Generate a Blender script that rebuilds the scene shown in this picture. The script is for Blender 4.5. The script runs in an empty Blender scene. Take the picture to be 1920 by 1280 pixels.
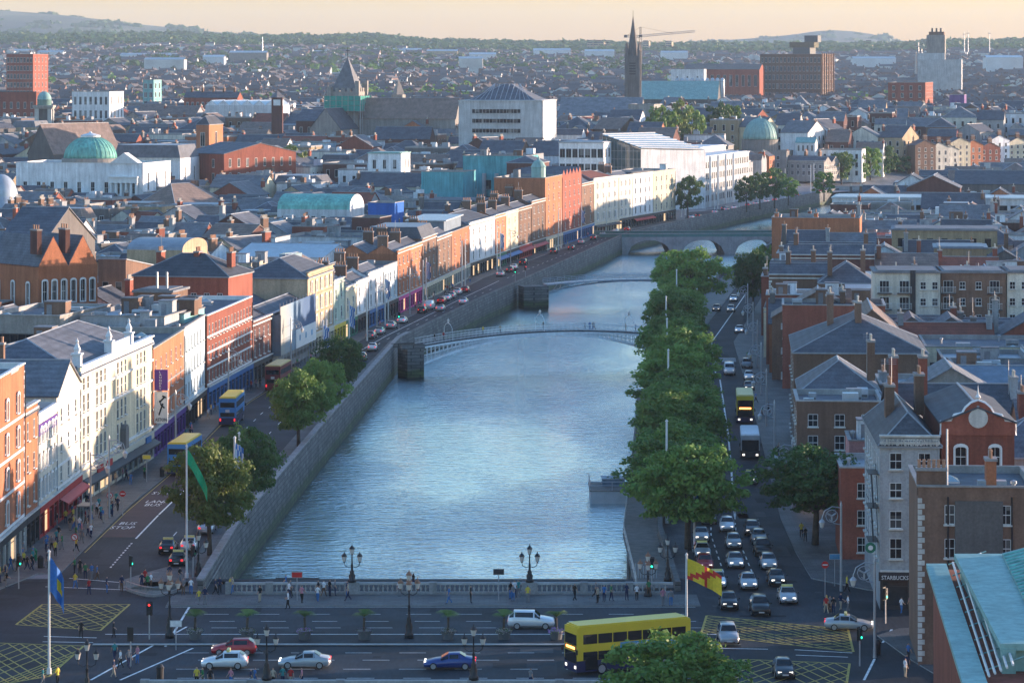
import bpy, math, random
from mathutils import Vector, Matrix
import numpy as np
S = bpy.context.scene
R = math.radians
# ---------------------------------------------------------------- camera, sky, sun, exposure
FP, HZ, CH = 5760.0, 125.0, 53.0          # focal length in photo pixels, horizon row, camera height over the quays
cam = bpy.data.cameras.new('camera'); camo = bpy.data.objects.new('camera', cam)
S.collection.objects.link(camo); S.camera = camo
camo.location = (0, 0, CH); camo.rotation_euler = (R(90), 0, 0)
cam.sensor_width = 36; cam.lens = 36*FP/1920; cam.shift_y = -(640-HZ)/1920
cam.clip_start = 1; cam.clip_end = 40000
SUN_AZ, SUN_EL = 70.0, 3.9                # degrees to the right of the view direction, elevation
W = bpy.data.worlds.new('World'); S.world = W; W.use_nodes = True
nt = W.node_tree; bg = nt.nodes['Background']
sky = nt.nodes.new('ShaderNodeTexSky'); sky.sky_type = 'NISHITA'; sky.sun_disc = False
sky.sun_elevation = R(SUN_EL); sky.sun_rotation = R(SUN_AZ)
sky.air_density = 1.2; sky.dust_density = 0.5; sky.ozone_density = 2.8
nt.links.new(sky.outputs[0], bg.inputs[0]); bg.inputs[1].default_value = 0.15
sl = bpy.data.lights.new('sun', 'SUN'); sl.energy = 3.0; sl.angle = R(0.6); sl.color = (1.0, 0.72, 0.46)
so = bpy.data.objects.new('sun', sl); S.collection.objects.link(so)
sd = Vector((math.sin(R(SUN_AZ))*math.cos(R(SUN_EL)), math.cos(R(SUN_AZ))*math.cos(R(SUN_EL)), math.sin(R(SUN_EL))))
so.rotation_euler = sd.to_track_quat('Z', 'Y').to_euler()
so.location = (300, 100, 300)
S.view_settings.view_transform = 'Standard'; S.view_settings.look = 'None'
S.view_settings.gamma = 1; S.view_settings.exposure = 2.2
S.view_settings.use_curve_mapping = False
S.view_settings.use_white_balance = True; S.view_settings.white_balance_temperature = 5700; S.view_settings.white_balance_tint = 16
S.render.engine = 'CYCLES'
S.cycles.use_denoising = True
S.cycles.max_bounces = 5; S.cycles.diffuse_bounces = 2; S.cycles.glossy_bounces = 3
S.cycles.transparent_max_bounces = 6; S.cycles.volume_bounces = 0
S.cycles.sample_clamp_indirect = 4
random.seed(7)
# ---------------------------------------------------------------- measuring: photo pixel <-> place on the ground
def gp(px, py, z=0.0):
    Y = FP*(CH-z)/(py-HZ); return Vector(((px-960)/FP*Y, Y, z))
def xat(px, Y): return (px-960)/FP*Y
def zat(py, Y): return CH-(py-HZ)*Y/FP
def pix(v): return 960+v[0]/v[1]*FP, HZ+(CH-v[2])*FP/v[1]
def lerp(p, q, t): return p+(q-p)*t
def pl(pts, Y):                                   # X of a polyline [(X,Y)...] at Y
    if Y <= pts[0][1]: return pts[0][0]
    for (a, b), (c, d) in zip(pts, pts[1:]):
        if Y <= d: return a+(c-a)*(Y-b)/(d-b)
    return pts[-1][0]
def pint(pts, x):
    xs = [p[0] for p in pts]; ys = [p[1] for p in pts]; return float(np.interp(x, xs, ys))
# ---------------------------------------------------------------- mesh building
class MB:
    def __init__(s): s.v = []; s.f = []; s.m = []
    def poly(s, pts, m=0):
        n = len(s.v); s.v += [tuple(p) for p in pts]; s.f.append(tuple(range(n, n+len(pts)))); s.m.append(m)
    def box(s, x0, y0, z0, x1, y1, z1, m=0):
        n = len(s.v)
        s.v += [(x0,y0,z0),(x1,y0,z0),(x1,y1,z0),(x0,y1,z0),(x0,y0,z1),(x1,y0,z1),(x1,y1,z1),(x0,y1,z1)]
        for q in ((0,3,2,1),(4,5,6,7),(0,1,5,4),(1,2,6,5),(2,3,7,6),(3,0,4,7)):
            s.f.append(tuple(n+i for i in q)); s.m.append(m)
    def prism(s, pts, z0, z1, m=0, mt=None):      # 2D outline, counter-clockwise
        n = len(s.v); k = len(pts)
        s.v += [(p[0],p[1],z0) for p in pts]+[(p[0],p[1],z1) for p in pts]
        s.f.append(tuple(n+i for i in reversed(range(k)))); s.m.append(m)
        s.f.append(tuple(n+k+i for i in range(k))); s.m.append(m if mt is None else mt)
        for i in range(k):
            j = (i+1) % k; s.f.append((n+i,n+j,n+k+j,n+k+i)); s.m.append(m)
    def sweep(s, secs, m=0, caps=True, closed=True):   # list of equal-length rings
        n = len(s.v); k = len(secs[0])
        for r in secs: s.v += [tuple(p) for p in r]
        for i in range(len(secs)-1):
            for j in range(k if closed else k-1):
                a = n+i*k+j; b = n+i*k+(j+1) % k; s.f.append((a,b,b+k,a+k)); s.m.append(m)
        if caps:
            s.f.append(tuple(n+j for j in reversed(range(k)))); s.m.append(m)
            s.f.append(tuple(n+(len(secs)-1)*k+j for j in range(k))); s.m.append(m)
    def tube(s, pts, r, n=6, m=0, caps=True):
        pts = [Vector(p) for p in pts]; rs = r if isinstance(r, (list, tuple)) else [r]*len(pts); secs = []
        for i, p in enumerate(pts):
            d = (pts[min(i+1, len(pts)-1)]-pts[max(i-1, 0)]).normalized()
            u = d.cross(Vector((0,0,1)) if abs(d.z) < .9 else Vector((0,1,0))).normalized(); w = d.cross(u)
            secs.append([p+(u*math.cos(t)+w*math.sin(t))*rs[i] for t in [2*math.pi*j/n for j in range(n)]])
        s.sweep(secs, m, caps)
    def lathe(s, prof, n=12, c=(0,0,0), m=0, caps=True):
        s.sweep([[(c[0]+r*math.cos(2*math.pi*j/n), c[1]+r*math.sin(2*math.pi*j/n), c[2]+z) for j in range(n)] for r, z in prof], m, caps)
    def bar(s, p, q, t, m=0):                     # square bar
        s.tube([p, q], t*.7, 4, m)
    def add(s, o, M=None, m=None):
        n = len(s.v)
        s.v += [tuple(M @ Vector(p)) if M is not None else p for p in o.v]
        s.f += [tuple(n+i for i in f) for f in o.f]; s.m += o.m if m is None else [m]*len(o.f)
    def mesh(s, name, mats, smooth=False):
        me = bpy.data.meshes.new(name); me.from_pydata(s.v, [], s.f)
        for k in (mats if isinstance(mats, (list, tuple)) else [mats]): me.materials.append(mt(k))
        if me.polygons:
            me.polygons.foreach_set('material_index', s.m)
            if smooth: me.polygons.foreach_set('use_smooth', [True]*len(s.f))
        me.update(); return me
    def build(s, name, mats, parent=None, smooth=False, loc=None, rz=0):
        return ob(name, s.mesh(name, mats, smooth), parent, loc, rz)
COL = S.collection
def ob(name, data, parent=None, loc=None, rz=0):
    o = bpy.data.objects.new(name, data); COL.objects.link(o)
    if parent is not None: o.parent = parent
    if loc is not None: o.location = loc
    if rz: o.rotation_euler = (0,0,rz)
    return o
def tag(o, label, cat, group=None):
    o['label'] = label; o['category'] = cat
    if group: o['group'] = group
    return o
def thing(name, label, cat, loc=(0,0,0), rz=0, group=None):
    return tag(ob(name, None, None, loc, rz), label, cat, group)
def struct(o): o['kind'] = 'structure'; return o
def stuff(o): o['kind'] = 'stuff'; return o
def copy_tree(o, parent=None):
    c = o.copy(); COL.objects.link(c); c.parent = parent
    for ch in list(o.children): copy_tree(ch, c)
    return c
_tc = {}
def text_mb(body, size, ext=.02):                 # flat lettering as mesh, origin left baseline, in x-z plane facing -y
    cu = bpy.data.curves.new('t', 'FONT'); cu.body = body; cu.size = size; cu.extrude = ext; cu.resolution_u = 2
    o = bpy.data.objects.new('t', cu); COL.objects.link(o)
    dg = bpy.context.evaluated_depsgraph_get(); me = bpy.data.meshes.new_from_object(o.evaluated_get(dg))
    mb = MB(); mb.v = [(v.co.x, -v.co.z, v.co.y) for v in me.vertices]
    mb.f = [tuple(p.vertices) for p in me.polygons]; mb.m = [0]*len(mb.f)
    bpy.data.objects.remove(o); bpy.data.curves.remove(cu); bpy.data.meshes.remove(me)
    w = max(v[0] for v in mb.v)-min(v[0] for v in mb.v)
    return mb, w
# ---------------------------------------------------------------- materials
MATS = {}; MDEF = {}
def mdef(name, col, rough=.85, var=.2, sc=.35, grain=.12, streak=0., rnd=0., spec=.3, metal=0., bump=0., course=0., emit=0., sat=0.):
    MDEF[name] = (col, rough, var, sc, grain, streak, rnd, spec, metal, bump, course, emit)
def mt(name):
    if name in MATS: return MATS[name]
    if name in SPECIAL: m = SPECIAL[name](name)
    else: m = basic(name, *MDEF[name])
    MATS[name] = m; return m
def N(t, kind, **kw):
    n = t.nodes.new(kind)
    for k, v in kw.items():
        if k[0] == 'i' and k[1:].isdigit(): n.inputs[int(k[1:])].default_value = v
        else: setattr(n, k, v)
    return n
def newm(name):
    m = bpy.data.materials.new(name); m.use_nodes = True; t = m.node_tree
    return m, t, t.nodes['Principled BSDF']
def mul(t, a, b, op='MULTIPLY'):
    n = N(t, 'ShaderNodeMath', operation=op)
    for i, x in enumerate((a, b)):
        if isinstance(x, (int, float)): n.inputs[i].default_value = x
        else: t.links.new(x, n.inputs[i])
    return n.outputs[0]
def rng(t, fac, a, b, lo=0., hi=1.):
    n = N(t, 'ShaderNodeMapRange'); t.links.new(fac, n.inputs[0])
    n.inputs[1].default_value = lo; n.inputs[2].default_value = hi; n.inputs[3].default_value = a; n.inputs[4].default_value = b
    return n.outputs[0]
def noise(t, vec, sc, det=3, scale3=None):
    if scale3:
        mp = N(t, 'ShaderNodeMapping'); mp.inputs['Scale'].default_value = scale3; t.links.new(vec, mp.inputs[0]); vec = mp.outputs[0]
    n = N(t, 'ShaderNodeTexNoise'); n.inputs['Scale'].default_value = sc; n.inputs['Detail'].default_value = det
    t.links.new(vec, n.inputs['Vector']); return n.outputs['Fac']
def scale_col(t, col, fac):
    n = N(t, 'ShaderNodeVectorMath', operation='SCALE')
    if hasattr(col, 'node'): t.links.new(col, n.inputs[0])
    else: n.inputs[0].default_value = col
    t.links.new(fac, n.inputs['Scale']); return n.outputs[0]
def basic(name, col, rough, var, sc, grain, streak, rnd, spec, metal, bump, course, emit):
    m, t, p = newm(name)
    geo = N(t, 'ShaderNodeNewGeometry').outputs['Position']
    f = rng(t, noise(t, geo, sc, 4), 1-var, 1+var, .25, .75)
    if grain: f = mul(t, f, rng(t, noise(t, geo, 4.5, 2), 1-grain, 1+grain, .25, .75))
    if streak: f = mul(t, f, rng(t, noise(t, geo, 1., 3, (1.4, 1.4, .12)), 1-streak, 1+streak*.5, .3, .7))
    if course:
        sep = N(t, 'ShaderNodeSeparateXYZ'); t.links.new(geo, sep.inputs[0])
        s = mul(t, mul(t, sep.outputs[2], 2*math.pi/course), 0., 'SINE') if False else None
        n = N(t, 'ShaderNodeMath', operation='SINE'); t.links.new(mul(t, sep.outputs[2], 2*math.pi/course), n.inputs[0])
        f = mul(t, f, rng(t, n.outputs[0], .88, 1.06, -1, 1))
    if rnd:
        oi = N(t, 'ShaderNodeObjectInfo'); f = mul(t, f, rng(t, oi.outputs['Random'], 1-rnd, 1+rnd))
    c = scale_col(t, col, f)
    t.links.new(c, p.inputs['Base Color'])
    p.inputs['Roughness'].default_value = rough; p.inputs['Metallic'].default_value = metal
    p.inputs['Specular IOR Level'].default_value = spec
    if bump:
        b = N(t, 'ShaderNodeBump'); b.inputs['Strength'].default_value = bump; b.inputs['Distance'].default_value = .05
        t.links.new(noise(t, geo, 3., 4), b.inputs['Height']); t.links.new(b.outputs[0], p.inputs['Normal'])
    if emit:
        p.inputs['Emission Color'].default_value = (*col, 1); p.inputs['Emission Strength'].default_value = emit
    return m
SPECIAL = {}
def special(f): SPECIAL[f.__name__] = f; return f
@special
def pane(name):
    m, t, p = newm(name)
    geo = N(t, 'ShaderNodeNewGeometry').outputs['Position']
    sn = N(t, 'ShaderNodeVectorMath', operation='SNAP'); sn.inputs[1].default_value = (1.9,1.9,2.3); t.links.new(geo, sn.inputs[0])
    wn = N(t, 'ShaderNodeTexWhiteNoise'); t.links.new(sn.outputs[0], wn.inputs['Vector'])
    r = N(t, 'ShaderNodeValToRGB'); t.links.new(wn.outputs['Value'], r.inputs[0])
    e = r.color_ramp.elements; e[0].color = (.012,.016,.022,1); e[1].color = (.2,.2,.19,1); e[0].position = .62; e[1].position = .97
    e2 = r.color_ramp.elements.new(.8); e2.color = (.045,.05,.055,1)
    t.links.new(r.outputs[0], p.inputs['Base Color']); p.inputs['Roughness'].default_value = .12; p.inputs['IOR'].default_value = 1.22
    p.inputs['Specular IOR Level'].default_value = .5
    return m
@special
def water(name):
    m, t, p = newm(name)
    geo = N(t, 'ShaderNodeNewGeometry').outputs['Position']
    p.inputs['Base Color'].default_value = (.03,.05,.055,1); p.inputs['Roughness'].default_value = .08; p.inputs['IOR'].default_value = 1.36
    a = noise(t, geo, 1.0, 3, (.3,.75,1)); b = noise(t, geo, 1.0, 3, (1.0,2.2,1)); c = noise(t, geo, .03, 3, (1,.4,1))
    gust = rng(t, c, .25, 1.2, .38, .62)
    h = mul(t, mul(t, mul(t, a, .6), mul(t, b, .3), 'ADD'), gust)
    bm = N(t, 'ShaderNodeBump'); bm.inputs['Strength'].default_value = 1; bm.inputs['Distance'].default_value = .75
    t.links.new(h, bm.inputs['Height']); t.links.new(bm.outputs[0], p.inputs['Normal'])
    gl = N(t, 'ShaderNodeBsdfGlossy'); gl.inputs['Color'].default_value = (.84,.95,1.0,1); gl.inputs['Roughness'].default_value = .08; t.links.new(bm.outputs[0], gl.inputs['Normal'])
    ms = N(t, 'ShaderNodeMixShader'); ms.inputs[0].default_value = .74
    t.links.new(p.outputs[0], ms.inputs[1]); t.links.new(gl.outputs[0], ms.inputs[2]); t.links.new(ms.outputs[0], t.nodes['Material Output'].inputs[0])
    return m
@special
def leaf(name): return _leaf(name, (.085,.18,.042), (.19,.29,.06))
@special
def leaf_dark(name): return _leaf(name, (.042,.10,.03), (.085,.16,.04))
@special
def leaf_olive(name): return _leaf(name, (.085,.15,.035), (.19,.24,.055))
@special
def leaf_palm(name): return _leaf(name, (.09,.15,.04), (.18,.25,.07))
def _leaf(name, c0, c1):
    m, t, p = newm(name)
    geo = N(t, 'ShaderNodeNewGeometry')
    wn = N(t, 'ShaderNodeTexWhiteNoise', noise_dimensions='1D'); t.links.new(geo.outputs['Random Per Island'], wn.inputs['W'])
    big = noise(t, geo.outputs['Position'], .45, 3)
    f = mul(t, mul(t, wn.outputs['Value'], .45), rng(t, big, 0, .8, .3, .7), 'ADD')
    mx = N(t, 'ShaderNodeMix', data_type='RGBA'); t.links.new(f, mx.inputs[0])
    mx.inputs[6].default_value = (*c0, 1); mx.inputs[7].default_value = (*c1, 1)
    oi = N(t, 'ShaderNodeObjectInfo'); vc = scale_col(t, mx.outputs[2], rng(t, oi.outputs['Random'], .72, 1.28))
    t.links.new(vc, p.inputs['Base Color']); p.inputs['Roughness'].default_value = .55; p.inputs['Specular IOR Level'].default_value = .25
    tr = N(t, 'ShaderNodeBsdfTranslucent'); t.links.new(vc, tr.inputs[0])
    ms = N(t, 'ShaderNodeMixShader'); ms.inputs[0].default_value = .3
    t.links.new(p.outputs[0], ms.inputs[1]); t.links.new(tr.outputs[0], ms.inputs[2])
    t.links.new(ms.outputs[0], t.nodes['Material Output'].inputs[0]); return m
@special
def terrain(name):
    m, t, p = newm(name)
    geo = N(t, 'ShaderNodeNewGeometry').outputs['Position']
    r = N(t, 'ShaderNodeValToRGB'); t.links.new(noise(t, geo, .0045, 6, (1,.45,1)), r.inputs[0])
    e = r.color_ramp.elements; e[0].position = .36; e[0].color = (.035,.055,.03,1); e[1].position = .66; e[1].color = (.16,.17,.09,1)
    x = e.new(.5); x.color = (.055,.08,.035,1)
    t.links.new(r.outputs[0], p.inputs['Base Color']); p.inputs['Roughness'].default_value = .95; return m
@special
def quay_stone(name):                              # squared granite with a weed line just over the water
    m, t, p = newm(name)
    geo = N(t, 'ShaderNodeNewGeometry').outputs['Position']; sep = N(t, 'ShaderNodeSeparateXYZ'); t.links.new(geo, sep.inputs[0])
    h = mul(t, sep.outputs[2], rng(t, noise(t, geo, .5, 3), -.7, .7), 'ADD')
    f = mul(t, rng(t, noise(t, geo, .4, 4), .7, 1.3, .3, .7), rng(t, noise(t, geo, 2., 3, (1,1,3)), .75, 1.2, .3, .7))
    s = N(t, 'ShaderNodeMath', operation='SINE'); t.links.new(mul(t, sep.outputs[2], 2*math.pi/.55), s.inputs[0])
    cb = N(t, 'ShaderNodeCombineXYZ'); t.links.new(sep.outputs[1], cb.inputs[0]); t.links.new(sep.outputs[2], cb.inputs[1])
    br = N(t, 'ShaderNodeTexBrick'); t.links.new(cb.outputs[0], br.inputs['Vector']); br.inputs['Scale'].default_value = 1; br.inputs['Brick Width'].default_value = 1.7; br.inputs['Row Height'].default_value = .62; br.inputs['Mortar Size'].default_value = .05
    br.inputs['Color1'].default_value = (1.25,1.25,1.25,1); br.inputs['Color2'].default_value = (.7,.7,.7,1); br.inputs['Mortar'].default_value = (.3,.3,.3,1)
    bw = N(t, 'ShaderNodeRGBToBW'); t.links.new(br.outputs[0], bw.inputs[0]); f = mul(t, f, bw.outputs[0])
    r = N(t, 'ShaderNodeValToRGB'); t.links.new(rng(t, h, 0, 1, -5.2, 1.2), r.inputs[0])
    e = r.color_ramp.elements; e[0].position = .02; e[0].color = (.02,.022,.014,1); e[1].position = .42; e[1].color = (.10,.10,.09,1)
    for q, c in ((.10,(.045,.065,.018,1)), (.24,(.055,.075,.022,1)), (.30,(.09,.09,.07,1)), (.8,(.13,.127,.12,1))): x = e.new(q); x.color = c
    t.links.new(scale_col(t, r.outputs[0], f), p.inputs['Base Color']); p.inputs['Roughness'].default_value = .8; return m
@special
def asphalt(name):
    m, t, p = newm(name)
    geo = N(t, 'ShaderNodeNewGeometry').outputs['Position']
    f = mul(t, rng(t, noise(t, geo, .12, 4), .6, 1.5, .3, .7), rng(t, noise(t, geo, 1.4, 3, (2.5,.4,1)), .82, 1.16, .3, .7))
    vo = N(t, 'ShaderNodeTexVoronoi', feature='F1', distance='CHEBYCHEV'); vo.inputs['Scale'].default_value = .16; t.links.new(geo, vo.inputs['Vector'])
    wn = N(t, 'ShaderNodeTexWhiteNoise'); t.links.new(vo.outputs['Position'], wn.inputs['Vector'])
    f = mul(t, f, rng(t, wn.outputs['Value'], 1, .72, .72, .76))
    t.links.new(scale_col(t, (.03,.035,.043), f), p.inputs['Base Color'])
    p.inputs['Roughness'].default_value = .75; p.inputs['Specular IOR Level'].default_value = .25; return m
@special
def paving(name):
    m, t, p = newm(name)
    geo = N(t, 'ShaderNodeNewGeometry').outputs['Position']
    br = N(t, 'ShaderNodeTexBrick'); br.inputs['Scale'].default_value = 1; t.links.new(geo, br.inputs['Vector'])
    br.inputs['Brick Width'].default_value = 1.1; br.inputs['Row Height'].default_value = .75; br.inputs['Mortar Size'].default_value = .025
    br.inputs['Color1'].default_value = (.125,.122,.12,1); br.inputs['Color2'].default_value = (.09,.09,.092,1); br.inputs['Mortar'].default_value = (.05,.05,.05,1)
    t.links.new(scale_col(t, br.outputs[0], rng(t, noise(t, geo, .3, 4), .65, 1.3, .3, .7)), p.inputs['Base Color'])
    p.inputs['Roughness'].default_value = .65; return m
@special
def car_paint(name):
    m, t, p = newm(name)
    oi = N(t, 'ShaderNodeObjectInfo'); t.links.new(oi.outputs['Color'], p.inputs['Base Color'])
    p.inputs['Roughness'].default_value = .28; p.inputs['Coat Weight'].default_value = .6; p.inputs['Coat Roughness'].default_value = .08
    p.inputs['Metallic'].default_value = .25; return m
@special
def poster(name):                                  # printed mesh on the scaffold: grey to deep blue picture
    m, t, p = newm(name)
    tc = N(t, 'ShaderNodeTexCoord'); sep = N(t, 'ShaderNodeSeparateXYZ'); t.links.new(tc.outputs['Object'], sep.inputs[0])
    r = N(t, 'ShaderNodeValToRGB'); f = mul(t, rng(t, sep.outputs[0], 0, 1, 0, 30), mul(t, noise(t, tc.outputs['Object'], .35, 3), .25), 'ADD'); t.links.new(f, r.inputs[0])
    e = r.color_ramp.elements; e[0].position = .2; e[0].color = (.33,.33,.3,1); e[1].position = .85; e[1].color = (.02,.08,.2,1)
    x = e.new(.5); x.color = (.16,.26,.36,1)
    t.links.new(r.outputs[0], p.inputs['Base Color']); p.inputs['Roughness'].default_value = .6; return m
def wallm(n, c, rnd=.18, streak=.22, var=.16): mdef(n, c, .88, var, .3, .16, streak, rnd)
wallm('brick_red', (.27,.085,.055)); wallm('brick_orange', (.43,.165,.08)); wallm('brick_brown', (.19,.115,.08)); wallm('brick_dark', (.13,.06,.05))
wallm('brick_yellow', (.34,.26,.16)); wallm('stone', (.30,.28,.255)); wallm('stone_dark', (.15,.14,.135)); wallm('sandstone', (.44,.34,.22))
wallm('cream', (.68,.60,.43)); wallm('ivory', (.74,.69,.58)); wallm('white_wall', (.74,.75,.76)); wallm('pale_blue', (.50,.60,.66)); wallm('pale_green', (.5,.6,.5))
wallm('concrete', (.50,.51,.51), .06, .22); wallm('render_grey', (.33,.34,.35)); wallm('pink', (.55,.27,.25)); wallm('blue_wall', (.03,.13,.46), .03, .1); wallm('purple_wall', (.2,.11,.26), .03)
wallm('turquoise', (.13,.42,.46), .08, .3); wallm('teal_panel', (.25,.48,.47), .08, .2); wallm('pale_yellow', (.64,.58,.36))
mdef('slate', (.098,.105,.125), .7, .3, .5, .25, .15, .3, .35, course=.45)
mdef('slate_grey', (.17,.175,.19), .7, .28, .5, .22, .15, .25, .35, course=.45)
mdef('slate_brown', (.22,.165,.14), .75, .25, .5, .2, .15, .2, .3, course=.5)
mdef('tile_red', (.26,.085,.055), .8, .25, .5, .2, .1, .2, course=.4)
mdef('copper', (.20,.50,.42), .65, .22, .4, .1, .35, .05); mdef('copper_pale', (.26,.43,.40), .6, .14, .4, .08, .2, .05)
mdef('lead', (.30,.33,.37), .5, .18, .5, .1, .1, .15, .5); mdef('felt', (.2,.205,.22), .85, .3, .35, .15, 0, .3)
mdef('felt_pale', (.42,.44,.46), .8, .25, .35, .12, 0, .2); mdef('metal_roof', (.45,.49,.53), .38, .15, .5, .06, .1, .15, .5, .3)
mdef('zinc_blue', (.16,.21,.27), .5, .2, .5, .06, .2, .1, .5, .2)
mdef('glass_roof', (.32,.42,.46), .15, .1, .5, 0, 0, .05, .7); mdef('glass_wall', (.05,.09,.10), .08, .2, .5, 0, 0, .1, .7)
mdef('trim', (.62,.60,.55), .8, .15, .6, .1, .2, .12); mdef('trim_white', (.78,.78,.77), .6, .08, .6, .05, .1, .05); mdef('coping', (.33,.32,.31), .85, .2, .6, .12, .1, .15)
mdef('frame_white', (.72,.72,.70), .5, .06, .8, 0, 0, .1); mdef('frame_dark', (.06,.06,.065), .5, .1, .8, 0, 0, .2); mdef('frame_grey', (.3,.31,.32), .5, .1, .8, 0, 0, .2)
mdef('pot', (.42,.24,.15), .85, .25, 2., .1, 0, .3); mdef('pot_pale', (.58,.52,.43), .85, .2, 2., .1, 0, .2)
mdef('shop_dark', (.035,.035,.04), .5, .2, .6, .05); mdef('shop_red', (.42,.03,.03), .5, .12, .6, .05); mdef('shop_blue', (.04,.15,.38), .5, .12, .6, .05)
mdef('shop_yellow', (.72,.55,.06), .5, .12, .6, .05); mdef('shop_magenta', (.62,.07,.30), .5, .1, .6, .05); mdef('shop_green', (.03,.17,.10), .5, .12, .6, .05); mdef('shop_cream', (.62,.56,.42), .6, .1)
mdef('shop_purple', (.10,.035,.24), .5, .1, .6, .03); mdef('lit_shop', (1.0,.62,.28), .5, .3, 1.2, .2, emit=.22); mdef('shop_glass', (.03,.035,.04), .1, .35, .8, .2, spec=.6)
mdef('iron_black', (.018,.019,.022), .45, .2, 2., .05, spec=.4); mdef('steel', (.42,.43,.45), .4, .12, 1., .05, metal=.4); mdef('steel_dark', (.12,.125,.13), .5, .15, 1., .05)
mdef('pole_white', (.66,.66,.64), .5, .1, 1., .05); mdef('bridge_white', (.82,.83,.82), .55, .12, .8, .06, .1); mdef('bridge_green', (.10,.20,.18), .55, .15, .8, .06, .1)
mdef('granite', (.29,.285,.28), .8, .22, .5, .18, .12); mdef('granite_pale', (.40,.395,.38), .8, .2, .5, .15, .12); mdef('kerb', (.26,.26,.255), .8, .2, .6, .12)
mdef('line_white', (.78,.78,.76), .7, .22, 1.4, .12); mdef('line_yellow', (.5,.4,.1), .7, .22, 1.4, .12); mdef('red_lane', (.07,.042,.044), .75, .2, .4, .12)
mdef('tar', (.014,.016,.02), .8, .2, 1., .1); mdef('tar_pale', (.06,.065,.07), .8, .2, 1., .1)
mdef('timber', (.19,.17,.15), .75, .25, .8, .15, .1); mdef('bark', (.085,.07,.055), .9, .3, 1.5, .2); mdef('soil', (.05,.04,.03), .9)
mdef('tyre', (.015,.015,.016), .8, .1); mdef('rim', (.45,.46,.48), .35, .05, 1., 0, metal=.6); mdef('car_glass', (.012,.014,.016), .05, .1, 1., 0, spec=.7); mdef('plastic_dark', (.03,.03,.032), .6, .1)
mdef('head_lamp', (1.0,.86,.62), .3, 0, 1., 0, emit=.45); mdef('tail_lamp', (.65,.02,.02), .3, 0, 1., 0, emit=.5); mdef('lens', (.7,.7,.7), .15, .1, 1., 0); mdef('tail_off', (.30,.012,.012), .3, .1, 1., 0); mdef('plate', (.6,.6,.58), .5, .05); mdef('taxi_sign', (.75,.68,.25), .4, .05)
mdef('bus_yellow', (.72,.52,.03), .38, .06, .6, .02, spec=.5); mdef('bus_blue', (.06,.24,.55), .38, .06, .6, .02, spec=.5); mdef('bus_navy', (.012,.02,.08), .4, .06, .6, .02, spec=.5); mdef('bus_roof', (.68,.55,.22), .5, .1, .6, .05); mdef('bus_maroon', (.17,.025,.03), .4, .08, .6, .02, spec=.5)
mdef('led', (1.0,.25,.04), .4, .2, 3., .2, emit=2.0); mdef('led_red', (1.0,.03,.02), .4, .1, 3., .1, emit=.7); mdef('green_light', (.05,1.0,.4), .4, 0, 1., 0, emit=1.2); mdef('ad_blue', (.10,.30,.52), .4, .4, .9, .15)
mdef('lamp_glass', (.62,.58,.52), .25, .1, 2., 0, spec=.5); mdef('copper_brown', (.26,.13,.075), .5, .2, 2.); mdef('flower_white', (.65,.62,.6), .8, .3, 5.); mdef('flower_purple', (.34,.20,.42), .8, .3, 5.)
mdef('flag_green', (.02,.34,.15), .7, .05); mdef('flag_blue', (.05,.18,.5), .7, .05); mdef('flag_yellow', (.78,.56,.03), .7, .05); mdef('flag_red', (.6,.04,.03), .7, .05); mdef('flag_pale', (.35,.5,.72), .7, .05); mdef('cloth_white', (.72,.73,.75), .7, .05)
mdef('sign_red', (.55,.03,.03), .5, .05); mdef('sign_white', (.75,.75,.74), .5, .05); mdef('black_ink', (.02,.02,.02), .6, 0, 1., 0); mdef('green_bin', (.02,.16,.06), .5, .1); mdef('net_green', (.04,.33,.26), .8, .2, .8, .12, .2)
mdef('stadium_grey', (.35,.35,.36), .8, .1); mdef('wet_weed', (.05,.07,.02), .8, .3); mdef('mud', (.05,.045,.035), .7, .2)
mdef('house_mix', (.20,.13,.11), .88, .55, .02, .2); mdef('house_white', (.58,.57,.54), .88, .3, .05, .1); mdef('house_roof', (.13,.115,.115), .8, .4, .03, .2); mdef('far_shed', (.66,.67,.68), .6, .15, .05, .05); mdef('cloudy', (.7,.7,.7), .9)
# ---------------------------------------------------------------- river course, street lines (X at distance Y)
RL = [(-31.5,120),(-31.2,348),(-27.7,442),(-21.5,591),(-6.5,696),(3,754),(36,963),(83,1132),(138,1310),(187,1360),(300,1450),(430,1600),(540,1720)]
RR = [(4,120),(4,246),(16.5,262),(16.5,348),(21.5,442),(28.5,591),(42,696),(50,760),(86,963),(133,1120),(188,1290),(250,1350),(365,1440),(495,1600),(610,1720)]
LF = [(-53.6,320),(-53.3,335),(-52.3,372),(-48.6,415),(-47,470),(-43.3,511),(-37.1,562),(-24.5,656),(-10.7,769),(6,865),(26,969),(56,1060),(62,1090)]
def rl(Y): return pl(RL, Y)
def rr(Y): return pl(RR, Y)
def lf(Y): return pl(LF, Y)
def rf(Y): return rr(Y)+17.3                      # right bank house line
WZ = -5.0
RIDGE = [(-400,62),(340,60),(480,66),(560,64),(700,63),(800,72),(1000,76),(1300,80),(1700,78),(1760,73),(2300,72)]
HILL1 = [(-400,16),(0,20),(60,24),(120,29),(200,38),(260,46),(330,53),(420,62),(560,75),(800,110)]
HILL2 = [(500,100),(640,64),(700,62),(760,78),(1000,90),(1240,84),(1300,78),(1400,73),(1480,66),(1540,57),(1580,56),(1630,63),(1690,76),(1740,86),(2300,90)]
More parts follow.
